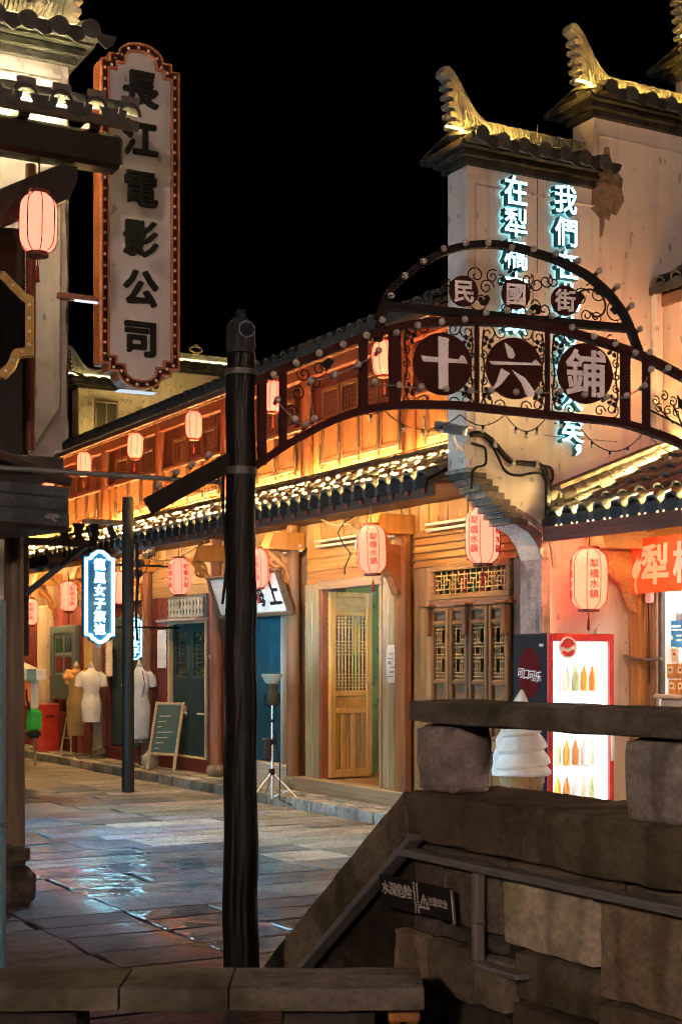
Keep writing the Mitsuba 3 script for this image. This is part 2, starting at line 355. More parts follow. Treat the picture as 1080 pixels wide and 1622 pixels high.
    27, 136, 33, 131, 46, 194, 47, 194, 59, 162, 60, 175, 75, 198, 89, 189, 101, 169, 87, 168, 109, 104, 109, 103, 86, 82, 101, 73, 91, 93, 78, 108, 60, 78, 58, 77, 71, 55,
    72, 55, 87, 78, 123, 69, 132, 60, 113, 55, 108, 55, 198, 41, 198, 41, 113, 38, 115, 29, 141, 18, 160], [1, 117, 98, 153, 99, 154, 83, 118, 82], [1, 125, 59, 118, 72,
    154, 71, 146, 59], [0, 81, 198, 81, 118, 190, 118, 190, 189, 186, 195, 175, 198, 157, 198, 153, 187, 153, 185, 176, 184, 176, 130, 96, 130, 95, 198], [0, 110, 141, 161,
    141, 162, 178, 122, 179, 121, 188, 111, 188], [1, 121, 168, 149, 169, 150, 152, 122, 151]],
    [[0, 15, 65, 15, 50, 96, 50, 96, 14, 112, 14, 113, 50, 194, 50, 193, 65, 112, 66, 112, 108, 172, 108, 172, 198, 156, 198, 155, 188, 53, 188, 52, 199, 37, 199, 36, 108,
    96, 108, 96, 66], [1, 53, 122, 53, 174, 156, 173, 155, 122]],
    [[0, 72, 198, 67, 182, 96, 180, 96, 14, 112, 14, 112, 62, 128, 94, 149, 75, 167, 52, 181, 61, 137, 105, 137, 108, 166, 142, 199, 164, 188, 177, 169, 166, 139, 136, 113,
    96, 112, 186, 110, 191, 95, 198], [0, 12, 167, 36, 146, 47, 131, 58, 109, 67, 83, 66, 80, 18, 80, 18, 65, 76, 64, 84, 67, 85, 73, 75, 108, 53, 150, 25, 178]],
    [[0, 79, 187, 118, 162, 86, 161, 86, 148, 99, 147, 99, 58, 126, 58, 129, 51, 128, 45, 91, 45, 91, 33, 131, 33, 135, 14, 149, 15, 147, 33, 192, 33, 192, 45, 144, 45, 141,
    57, 184, 58, 184, 147, 196, 148, 196, 161, 162, 162, 195, 186, 194, 190, 185, 199, 150, 172, 156, 161, 121, 161, 121, 164, 132, 169, 91, 198, 88, 198], [1, 112, 147,
    169, 148, 170, 135, 113, 134], [1, 112, 123, 169, 124, 170, 113, 113, 112], [1, 112, 102, 169, 103, 170, 92, 113, 91], [1, 112, 81, 169, 82, 170, 70, 113, 69], [0, 10,
    65, 33, 41, 49, 13, 60, 17, 57, 27, 87, 52, 80, 64, 50, 38, 31, 64, 76, 65, 76, 78, 57, 79, 57, 100, 82, 100, 82, 113, 57, 114, 57, 167, 83, 163, 84, 175, 16, 191, 14,
    178, 45, 170, 45, 114, 15, 113, 15, 100, 45, 100, 45, 79, 26, 78, 25, 71, 16, 78], [0, 62, 159, 70, 121, 80, 124, 71, 162], [0, 19, 128, 25, 124, 30, 126, 36, 154, 35,
    162, 26, 164]],
    [[0, 14, 189, 14, 174, 89, 173, 89, 17, 105, 17, 105, 79, 180, 79, 180, 94, 105, 94, 105, 173, 194, 174, 194, 189]],
    [[0, 61, 125, 61, 111, 82, 109, 86, 69, 183, 69, 181, 110, 197, 111, 197, 124, 180, 125, 178, 155, 191, 156, 191, 169, 176, 169, 170, 189, 162, 195, 130, 196, 126, 183,
    153, 184, 158, 179, 161, 169, 72, 169, 79, 126], [1, 127, 82, 146, 103, 141, 111, 167, 111, 168, 82], [1, 122, 125, 142, 147, 143, 150, 137, 156, 164, 155, 166, 125],
    [1, 99, 82, 97, 111, 137, 110, 116, 89, 120, 82], [1, 93, 125, 90, 156, 133, 155, 111, 132, 116, 125], [0, 59, 76, 78, 48, 92, 14, 107, 17, 101, 36, 192, 37, 192, 50,
    94, 50, 72, 84], [0, 23, 27, 31, 17, 34, 17, 60, 31, 66, 38, 57, 48], [0, 19, 187, 44, 125, 48, 122, 57, 129, 57, 133, 36, 186, 32, 194], [0, 13, 85, 21, 74, 45, 87, 54,
    95, 44, 106]],
    [[0, 15, 28, 194, 28, 194, 43, 169, 44, 169, 183, 164, 193, 145, 198, 116, 198, 111, 184, 111, 182, 150, 182, 153, 179, 153, 43, 15, 43], [0, 36, 73, 118, 73, 118, 147,
    52, 147, 50, 164, 36, 164], [1, 51, 87, 50, 133, 103, 133, 103, 87]],
    [[0, 29, 35, 179, 35, 179, 193, 163, 193, 162, 176, 46, 176, 45, 193, 29, 193], [1, 45, 160, 163, 161, 163, 50, 45, 50]],
    [[0, 165, 159, 143, 132, 156, 127, 181, 156, 196, 178, 182, 185], [0, 25, 99, 33, 77, 38, 29, 122, 24, 167, 16, 172, 17, 179, 28, 173, 31, 136, 37, 53, 43, 46, 94, 99,
    94, 100, 54, 116, 54, 117, 94, 189, 94, 189, 109, 116, 109, 116, 182, 114, 190, 109, 195, 95, 198, 73, 198, 68, 185, 68, 183, 100, 181, 100, 109, 29, 111], [0, 12, 177,
    38, 148, 51, 127, 66, 131, 44, 164, 25, 185]],
    [[0, 58, 177, 86, 157, 110, 126, 109, 124, 68, 124, 69, 110, 119, 110, 120, 89, 135, 89, 136, 110, 188, 110, 188, 124, 146, 125, 159, 146, 177, 164, 194, 174, 184, 187,
    162, 170, 136, 136, 135, 197, 120, 197, 119, 137, 104, 158, 76, 183, 67, 187], [0, 70, 25, 188, 25, 188, 60, 174, 60, 173, 38, 84, 38, 83, 61, 70, 61], [0, 137, 58, 148,
    50, 173, 74, 186, 91, 174, 99, 160, 80], [0, 68, 90, 94, 68, 105, 51, 119, 55, 106, 75, 82, 98, 78, 100], [0, 21, 28, 30, 16, 59, 33, 61, 38, 55, 48, 52, 48], [0, 16,
    185, 48, 121, 50, 121, 57, 128, 58, 133, 29, 193, 26, 194], [0, 12, 82, 20, 71, 39, 80, 55, 92, 46, 103]],
    [[0, 73, 95, 165, 95, 161, 142, 158, 149, 149, 155, 120, 155, 116, 142, 141, 143, 145, 141, 149, 125, 150, 108, 88, 108, 88, 176, 91, 181, 98, 183, 169, 183, 177, 178,
    181, 154, 184, 154, 196, 159, 194, 175, 189, 188, 180, 195, 171, 197, 97, 197, 81, 193, 75, 186, 73, 176], [0, 11, 190, 22, 174, 32, 151, 38, 105, 38, 79, 22, 91, 12,
    79, 44, 50, 59, 28, 66, 13, 83, 16, 79, 27, 131, 26, 139, 31, 141, 35, 127, 61, 192, 61, 192, 75, 52, 75, 51, 131, 42, 168, 33, 186, 23, 199], [1, 70, 40, 56, 61, 107,
    61, 120, 41]],
    [[0, 71, 82, 105, 53, 120, 34, 132, 12, 144, 16, 142, 24, 151, 37, 173, 59, 200, 78, 193, 91, 190, 91, 162, 68, 134, 37, 103, 76, 168, 76, 168, 89, 100, 89, 99, 78, 80,
    93], [0, 77, 176, 144, 176, 163, 137, 175, 104, 188, 107, 175, 141, 158, 175, 195, 176, 195, 189, 77, 189], [0, 134, 152, 127, 105, 139, 104, 146, 139, 147, 151, 145,
    152], [0, 88, 112, 101, 109, 109, 133, 113, 156, 101, 159, 97, 137], [0, 21, 21, 69, 21, 77, 26, 58, 78, 67, 91, 74, 108, 75, 133, 72, 142, 66, 148, 59, 150, 44, 150,
    40, 138, 57, 136, 62, 126, 59, 104, 44, 82, 59, 36, 35, 36, 35, 198, 21, 198]],
    [[0, 64, 178, 123, 177, 123, 126, 78, 126, 78, 112, 123, 112, 123, 67, 71, 66, 71, 52, 130, 52, 125, 38, 114, 19, 114, 17, 125, 13, 128, 13, 132, 19, 144, 42, 144, 46,
    135, 49, 134, 52, 192, 52, 192, 66, 139, 67, 139, 112, 184, 112, 184, 126, 139, 126, 139, 177, 196, 178, 196, 192, 64, 192], [0, 23, 27, 32, 16, 58, 29, 69, 38, 60, 49],
    [0, 18, 186, 55, 123, 58, 122, 67, 133, 36, 189, 30, 196], [0, 13, 83, 18, 74, 23, 72, 50, 86, 57, 91, 57, 94, 48, 104]],
    [[0, 19, 73, 19, 61, 65, 60, 58, 45, 60, 41, 28, 41, 28, 29, 98, 29, 93, 15, 104, 12, 109, 14, 117, 29, 180, 29, 180, 41, 150, 41, 151, 46, 144, 61, 191, 61, 191, 73],
    [1, 73, 41, 81, 61, 126, 61, 136, 42], [0, 153, 156, 153, 153, 165, 149, 182, 169, 190, 184, 177, 189, 167, 171], [0, 42, 84, 167, 84, 167, 142, 102, 142, 126, 161, 117,
    171, 86, 149, 90, 142, 42, 142], [1, 56, 130, 58, 132, 151, 132, 152, 118, 57, 117], [1, 57, 94, 57, 107, 152, 106, 151, 94], [0, 64, 152, 78, 152, 78, 180, 83, 184,
    129, 184, 135, 178, 136, 164, 138, 164, 150, 169, 147, 186, 141, 194, 131, 197, 72, 195, 66, 191, 64, 186], [0, 17, 187, 31, 169, 40, 151, 53, 156, 41, 179, 29, 193]],
    [[0, 18, 106, 18, 92, 72, 92, 88, 60, 104, 62, 92, 92, 191, 92, 191, 106, 152, 106, 143, 128, 125, 152, 169, 173, 186, 185, 174, 197, 151, 183, 111, 165, 75, 185, 30,
    198, 21, 184, 64, 173, 94, 157, 43, 138, 63, 106], [1, 68, 129, 69, 132, 109, 146, 128, 123, 135, 107, 83, 106], [0, 23, 37, 95, 37, 87, 17, 102, 13, 115, 37, 186, 37,
    186, 77, 170, 78, 169, 51, 39, 51, 38, 77, 23, 78]],
    [[0, 10, 91, 11, 88, 37, 75, 62, 57, 87, 33, 102, 12, 114, 16, 113, 24, 141, 52, 199, 91, 190, 102, 167, 89, 166, 101, 112, 101, 112, 133, 166, 133, 166, 146, 112, 146,
    112, 178, 190, 179, 190, 192, 20, 193, 19, 179, 96, 179, 96, 146, 45, 146, 45, 133, 96, 133, 96, 102, 43, 101, 42, 89, 19, 101], [1, 76, 64, 47, 88, 163, 87, 130, 61,
    104, 34]],
    [[0, 115, 88, 171, 87, 170, 70, 115, 70, 115, 14, 129, 14, 130, 29, 194, 30, 194, 42, 129, 43, 130, 58, 186, 58, 186, 100, 129, 101, 130, 113, 186, 113, 186, 123, 130,
    123, 129, 135, 185, 135, 185, 145, 130, 145, 129, 157, 187, 158, 186, 169, 197, 173, 196, 185, 189, 195, 182, 197, 129, 197, 118, 192, 115, 186], [1, 129, 179, 133, 184,
    179, 184, 183, 179, 184, 169, 130, 168], [0, 12, 72, 36, 72, 29, 49, 40, 45, 16, 44, 16, 31, 52, 31, 48, 17, 50, 15, 61, 13, 69, 31, 101, 31, 101, 44, 78, 45, 90, 49,
    81, 72, 105, 72, 105, 85, 12, 85], [1, 42, 44, 49, 72, 67, 72, 77, 44], [0, 23, 97, 95, 97, 95, 188, 92, 193, 80, 197, 64, 197, 61, 189, 60, 183, 80, 183, 81, 159, 39,
    159, 38, 198, 23, 198], [1, 39, 133, 39, 148, 81, 147, 80, 133], [1, 39, 108, 39, 122, 81, 121, 80, 108]],
    [[0, 11, 191, 20, 172, 30, 134, 33, 105, 33, 24, 174, 24, 174, 105, 177, 158, 180, 174, 185, 183, 188, 179, 190, 153, 199, 162, 197, 184, 193, 195, 186, 199, 177, 197,
    167, 178, 161, 129, 159, 37, 48, 37, 47, 110, 41, 153, 34, 177, 24, 198], [0, 54, 57, 54, 47, 153, 47, 153, 57, 110, 57, 105, 66, 106, 68, 142, 68, 142, 115, 75, 116,
    76, 124, 155, 124, 155, 133, 77, 133, 75, 135, 77, 143, 155, 143, 152, 181, 145, 194, 141, 196, 117, 196, 114, 186, 133, 186, 137, 184, 141, 152, 62, 152, 62, 68, 91,
    68, 94, 58], [1, 75, 86, 128, 87, 129, 79, 127, 77, 77, 77], [1, 76, 96, 76, 106, 129, 105, 128, 96], [0, 111, 161, 119, 157, 132, 175, 123, 179], [0, 92, 164, 93, 161,
    101, 160, 109, 183, 99, 184], [0, 76, 189, 74, 161, 83, 161, 85, 188], [0, 39, 188, 50, 174, 57, 159, 66, 162, 59, 181, 48, 193]],
    [[0, 22, 197, 14, 181, 39, 177, 62, 170, 93, 153, 80, 145, 40, 129, 63, 78, 16, 78, 16, 62, 71, 62, 88, 12, 104, 14, 90, 62, 193, 62, 193, 78, 154, 78, 143, 117, 124,
    147, 187, 183, 188, 186, 177, 198, 113, 161, 79, 181, 38, 194], [1, 83, 78, 63, 122, 68, 124, 109, 140, 128, 109, 137, 79]],
    [[0, 14, 118, 14, 103, 96, 103, 97, 74, 123, 60, 145, 43, 34, 42, 34, 27, 168, 26, 178, 34, 172, 42, 149, 60, 113, 81, 113, 102, 195, 103, 195, 118, 113, 118, 113, 181,
    111, 190, 107, 194, 94, 198, 63, 199, 56, 184, 88, 184, 97, 180, 97, 118]],
    [[0, 85, 157, 85, 145, 107, 144, 107, 83, 95, 82, 95, 69, 107, 69, 108, 56, 120, 56, 122, 69, 160, 69, 161, 56, 174, 56, 174, 69, 189, 69, 189, 82, 174, 83, 174, 144,
    195, 145, 194, 158], [1, 121, 144, 160, 145, 161, 132, 122, 130], [1, 121, 119, 160, 120, 161, 107, 122, 106], [1, 121, 95, 159, 96, 161, 83, 122, 82], [0, 11, 190, 20,
    171, 26, 149, 32, 91, 32, 61, 12, 60, 12, 47, 48, 47, 34, 17, 47, 14, 51, 20, 61, 39, 61, 42, 54, 44, 52, 47, 81, 47, 82, 56, 96, 34, 103, 13, 116, 16, 112, 35, 193, 35,
    192, 48, 105, 48, 86, 75, 74, 67, 77, 60, 46, 60, 45, 88, 79, 88, 78, 143, 74, 183, 71, 190, 65, 195, 42, 195, 39, 183, 56, 183, 61, 176, 66, 104, 65, 102, 45, 102, 40,
    147, 31, 181, 22, 198], [0, 149, 169, 151, 165, 160, 161, 191, 191, 179, 199], [0, 87, 191, 99, 182, 117, 161, 130, 165, 122, 178, 99, 199]],
    [[0, 76, 77, 98, 46, 111, 14, 125, 18, 119, 37, 185, 37, 184, 120, 181, 141, 170, 149, 146, 149, 142, 134, 111, 134, 110, 177, 113, 182, 118, 183, 174, 183, 181, 177,
    183, 159, 185, 159, 196, 164, 194, 181, 189, 191, 177, 196, 116, 196, 106, 194, 99, 188, 96, 176, 96, 79, 85, 87], [1, 112, 50, 100, 72, 152, 72, 151, 135, 164, 136,
    167, 134, 170, 116, 171, 50], [1, 110, 120, 139, 121, 139, 84, 110, 84], [0, 10, 129, 36, 101, 57, 65, 56, 63, 15, 63, 15, 50, 69, 49, 75, 53, 71, 67, 54, 100, 60, 106,
    71, 89, 81, 96, 67, 114, 81, 132, 71, 142, 59, 123, 54, 121, 54, 198, 39, 198, 39, 121, 19, 141], [0, 46, 47, 28, 20, 38, 14, 42, 16, 58, 39]],
]


def glyph_shapes():
    out = {}
    for c, rings in zip(ORDER, OUTLINES):
        shape = Polygon()
        for r in rings:
            shape = shape.symmetric_difference(Polygon((np.array(r[1:], float).reshape(-1, 2) - [104, 106]) * [1 / 200, -1 / 200]).buffer(0))
        out[c] = shape
    return out


GLYPH = glyph_shapes()


def glyph(c, size, weight=0.0, brush=False):
    """A character about size metres tall, centred on the origin; weight fattens its strokes (share of the size)."""
    g = GLYPH[c]
    if brush:
        g = g.buffer(weight * 0.5, join_style='round').buffer(-0.012).buffer(weight * 0.5 + 0.012)
    elif weight:
        g = g.buffer(weight, join_style='mitre')
    return affinity.scale(g.simplify(0.004), size, size, origin=(0, 0))

# ------------------------------------------------------------------ materials (every piece's own colour and tone come in its uv)
def decode(uv):
    iu, iv = dr.floor(uv.x), dr.floor(uv.y)
    return mi.Color3f(iu / 250, (uv.x - iu - 0.05) / 0.9, iv / 250), (uv.y - iv - 0.05) / 0.9


def street(p):
    x, y = p.x - float(K0[0]), p.y - float(K0[1])
    return x * float(D2[0]) + y * float(D2[1]), x * float(D1[0]) + y * float(D1[1])


def wood_colour(p, n, uv):
    c, tone = decode(uv)
    t, s = street(p)
    flat = tone > 0.5
    a, b = dr.select(flat, 2.2, 46.0), dr.select(flat, 46.0, 2.2)
    g = fbm(t * 46, s * a, p.z * b + tone * 31, octaves=3)
    k = noise(t * 5, s * dr.select(flat, 1.3, 5), p.z * dr.select(flat, 5, 1.3) + tone * 17)
    worn = smoothstep(0.56, 0.72, fbm(t * 3 + 9, s * dr.select(flat, 1.1, 4), p.z * dr.select(flat, 4, 1.1), octaves=2))
    c = c * (0.62 + 0.66 * g) * (0.74 + 0.48 * k) * (0.72 + 0.56 * dr.select(flat, 2 * tone - 1, 2 * tone))
    return mix(c, dr.mean(c) * mi.Color3f(1.25, 1.1, 0.95), 0.2 * worn)


def stone_colour(p, n, uv):
    c, tone = decode(uv)
    a = fbm(p.x * 3.1, p.y * 3.1, p.z * 4 + tone * 11, octaves=3)
    b = noise(p.x * 55, p.y * 55, p.z * 55)
    moss = smoothstep(0.55, 0.68, fbm(p.x * 1.7 + 5, p.y * 1.7, p.z * 2.6 + tone * 5, octaves=3))
    run = smoothstep(0.52, 0.7, fbm(p.x * 9, p.y * 9, p.z * 1.2 + tone * 3, octaves=2))
    chip = fbm(p.x * 17, p.y * 17, p.z * 17 + tone * 7, octaves=4)
    pit = smoothstep(0.72, 0.8, fbm(p.x * 45 + 7, p.y * 45, p.z * 45, octaves=3))
    crust = smoothstep(0.6, 0.66, fbm(p.x * 8 + 31, p.y * 8, p.z * 8, octaves=4))
    c = c * (0.5 + 1.0 * a) * (0.62 + 0.76 * chip) * (0.8 + 0.4 * b) * (0.8 + 0.4 * tone) * (1 - 0.35 * pit)
    c = mix(c, c * 0.6 + mi.Color3f(0.05, 0.048, 0.038), 0.45 * crust)                 # pale lichen crust
    c = mix(c, c * mi.Color3f(0.5, 0.56, 0.42), 0.75 * moss)
    return c * (1 - 0.35 * run)


def plaster_colour(p, n, uv):
    c, tone = decode(uv)
    t, s = street(p)
    a = fbm(t * 1.3, s * 1.3, p.z * 1.1 + tone * 7, octaves=4)
    streak = smoothstep(0.46, 0.74, fbm(t * 10, s * 10, p.z * 0.6, octaves=3))
    m = smoothstep(0.71, 0.75, fbm(t * 16 + 3, s * 16, p.z * 7, octaves=3))
    grime = smoothstep(0.6, 0.72, fbm(t * 0.9 + 4, s * 0.9, p.z * 1.9, octaves=4))
    c = c * (0.62 + 0.66 * a) * (1 - 0.14 * streak)
    return mix(mix(c, c * mi.Color3f(0.55, 0.5, 0.45), 0.6 * grime), c * 0.42, 0.7 * m)


def paint_colour(p, n, uv):
    c, tone = decode(uv)
    return c * (0.8 + 0.28 * fbm(p.x * 7, p.y * 7, p.z * 7 + tone * 9, octaves=2) + 0.1 * noise(p.x * 60, p.y * 60, p.z * 60))


def tile_colour(p, n, uv):
    c, tone = decode(uv)
    return c * (0.5 + 0.9 * fbm(p.x * 16, p.y * 16, p.z * 16 + tone * 9, octaves=2)) * (0.7 + 0.6 * tone)


def slab_colour(p, n, uv):
    c, tone = decode(uv)
    t, s = street(p)
    a = fbm(t * 2.5, s * 4.5, tone * 40, octaves=4)
    vein = smoothstep(0.46, 0.5, fbm(t * 1.8, s * 7 + tone * 9, 3, octaves=3)) * (1 - smoothstep(0.5, 0.55, fbm(t * 1.8, s * 7 + tone * 9, 3, octaves=3)))
    return c * (0.4 + 1.1 * a) * (0.68 + 0.64 * tone) * (0.7 + 0.6 * noise(t * 60, s * 60)) * (0.75 + 0.5 * fbm(t * 22, s * 22, tone * 9, octaves=2)) * (1 - 0.4 * vein)


def slab_rough(p, n, uv):
    _, tone = decode(uv)
    t, s = street(p)
    wet = smoothstep(0.4, 0.62, fbm(t * 0.8 + 7, s * 0.8, 0, octaves=2) + 0.3 * (tone - 0.5))
    dry = smoothstep(-2.2, -1.2, t + 1.2 * (fbm(t * 0.9, s * 0.9, 5, octaves=2) - 0.5))
    wet = wet * smoothstep(-4.7, -4.2, t)
    return dr.maximum(0.07, 0.5 - 0.44 * wet * (1 - dry) + 0.25 * dry + 0.10 * (noise(t * 9, s * 22, 1) - 0.3))


def slab_bump(p, n, uv):
    t, s = street(p)
    return fbm(t * 5, s * 6, p.z * 3, octaves=4)


def stone_bump(p, n, uv):
    return fbm(p.x * 22, p.y * 22, p.z * 22, octaves=4)


def principled(colour, rough, spec=0.5, **more):
    return {'type': 'principled', 'base_color': proc(colour), 'roughness': rough, 'specular': spec, **more}


def both(b):
    return {'type': 'twosided', 'bsdf': b}


scene['wood'] = both(principled(wood_colour, 0.55, 0.3))
scene['stone'] = both({'type': 'bumpmap', 'arbitrary': proc(stone_bump), 'scale': 0.04, 'bsdf': principled(stone_colour, 0.8, 0.2)})
scene['plaster'] = both(principled(plaster_colour, 0.85, 0.3))
scene['dull_wood'] = both(principled(wood_colour, 0.5, 0.3))
scene['dull_paint'] = both(principled(paint_colour, 0.6, 0.15))
scene['paint'] = both(principled(paint_colour, 0.42))
scene['cloth'] = both(principled(paint_colour, 0.9, 0.2))
scene['tile'] = both(principled(tile_colour, 0.48, 0.5))
scene['slab'] = both({'type': 'bumpmap', 'arbitrary': proc(slab_bump), 'scale': 0.014, 'bsdf': principled(slab_colour, proc(slab_rough), 0.6)})
scene['steel'] = {'type': 'roughconductor', 'material': 'Al', 'alpha': 0.2}
scene['pane'] = {'type': 'thindielectric'}
scene['lamp_skin'] = {'type': 'diffuse', 'reflectance': {'type': 'rgb', 'value': 0.06}}

HONEY = (0.26, 0.125, 0.042)
BROWN = (0.20, 0.10, 0.045)
DARKWOOD = (0.045, 0.032, 0.026)
RUST = (0.30, 0.085, 0.030)
MAROON = (0.16, 0.035, 0.035)
WHITEWASH = (0.64, 0.58, 0.53)
TILE = (0.045, 0.043, 0.041)
BLACK = (0.012, 0.012, 0.014)


# ------------------------------------------------------------------ street, pavement
structure('street')
add('street', cbox(-200, 200, -60, 400, -0.6, -0.05, 0), 'stone', (0.05, 0.045, 0.04))


def slab_mesh(t0, t1, s0, s1, z):
    """One paving stone: an uneven four-sided top with a worn edge."""
    j = RNG.uniform(-0.034, 0.034, (4, 2)) * [1.0, 0.7]
    c = np.array([[t0, s0], [t1, s0], [t1, s1], [t0, s1]]) + j
    mid = c.mean(0)
    tilt = RNG.uniform(-0.004, 0.004, 2)
    vs = []
    for grow, dz in ((0.0, -0.08), (0.0, -0.008), (-0.008, 0.0)):
        q = c + np.sign(mid - c) * (-grow)
        vs.append(np.column_stack([q, z + dz + (q - mid) @ tilt]))
    v = np.vstack(vs)
    f = [[8, 9, 10], [8, 10, 11]]
    for k in (0, 4):
        for i in range(4):
            i2 = (i + 1) % 4
            f += [[k + i, k + i2, k + 4 + i2], [k + i, k + 4 + i2, k + 4 + i]]
    return trimesh.Trimesh(v, np.array(f), process=False)


SLAB_TONES = [(0.095, 0.098, 0.105), (0.075, 0.08, 0.088), (0.11, 0.105, 0.10), (0.06, 0.062, 0.066)]
s = -7.3
near, far = [], []
while s < 22:
    depth = RNG.uniform(0.36, 0.66)
    edges = [-9.5, -7.9, -6.6, -5.75, -4.95]
    for band in ((-4.95, -4.25), (-4.25, 0.0)):
        t = band[0]
        if band[1] == 0.0:
            while t < -0.35:
                w = RNG.uniform(0.55, 1.45)
                t = t + w if t + w < -0.4 else -0.004
                edges.append(t)
        else:
            edges.append(band[1])
    for a, b in zip(edges[:-1], edges[1:]):
        if b - a < 0.06:
            continue
        g = 0.007
        m = slab_mesh(a + g, b - g, s + g, s + depth - g, RNG.uniform(-0.005, 0.004))
        dry_lit_ = (a + b) / 2 > -2.3 + 1.5 * RNG.random() or s > 4.0 + 5 * RNG.random()
        p = ROW @ np.array([(a + b) / 2, s + depth / 2, 0, 1])
        seen = p[1] > 5.5 and -0.26 < p[0] / p[1] < 0.14
        (near if seen and s < 5.2 else far).append((m, dry_lit_))
    s += depth
DRY_LIT = (0.18, 0.16, 0.13)            # dry, sandy slabs by the kerb and beyond, lamp light put into the colour
for m, dry_lit_ in near[:300]:
    add('street__slab', m, 'slab', vary(DRY_LIT if dry_lit_ else SLAB_TONES[int(RNG.integers(4))], 0.3))
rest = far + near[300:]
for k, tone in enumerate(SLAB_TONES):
    add('street__far_slabs', [m for m, dry_lit_ in rest if not dry_lit_][k::4], 'slab', tone, kind='stuff')
    add('street__far_slabs', [m for m, dry_lit_ in rest if dry_lit_][k::4], 'slab', tuple((0.8 + 0.12 * k) * c for c in DRY_LIT), kind='stuff')

structure('pavement')
add('pavement', cbox(0.28, 0.9, -7.0, 18, -0.1, 0.118, 0), 'stone', (0.2, 0.18, 0.15))
s = -3.0
while s < 15.5:
    w = RNG.uniform(0.9, 1.5)
    add('pavement__kerb_stone', rough(0.0, 0.27, s + 0.004, s + w - 0.004, -0.12, 0.13, 0.008, 0.14, int(s * 10) + 50, 0.01), 'stone', vary((0.26, 0.24, 0.21)), smooth=40)
    s += w
s = -3.0
while s < 15.5:
    w = RNG.uniform(0.7, 1.2)
    add('pavement__flagstone', cbox(0.285, 0.62, s + 0.005, s + w - 0.005, 0.02, 0.132 + RNG.uniform(-.003, .003), 0.008), 'stone', vary((0.30, 0.27, 0.22)))
    s += w


# ------------------------------------------------------------------ roofs of barrel tiles
def cover_tile(length, r0=0.058, r1=0.07, wall=0.022, n=7):
    """A barrel tile lying along -x from the origin and dropping nothing: low end (wider) at x = 0."""
    ang = np.linspace(0, math.pi, n)
    vs = []
    for x, r in ((0, r1), (length, r0)):
        for q in (r, r - wall):
            vs.append(np.stack([np.full(n, x), q * np.cos(ang), q * np.sin(ang)], 1))
    v = np.vstack(vs)
    f = []
    a, b, c, d = 0, n, 2 * n, 3 * n       # outer low, inner low, outer high, inner high
    for j in range(n - 1):
        f += [[a + j, c + j, c + j + 1], [a + j, c + j + 1, a + j + 1], [b + j, d + j + 1, d + j], [b + j, b + j + 1, d + j + 1],
              [a + j, a + j + 1, b + j + 1], [a + j, b + j + 1, b + j]]
    return trimesh.Trimesh(v, np.array(f), process=False)


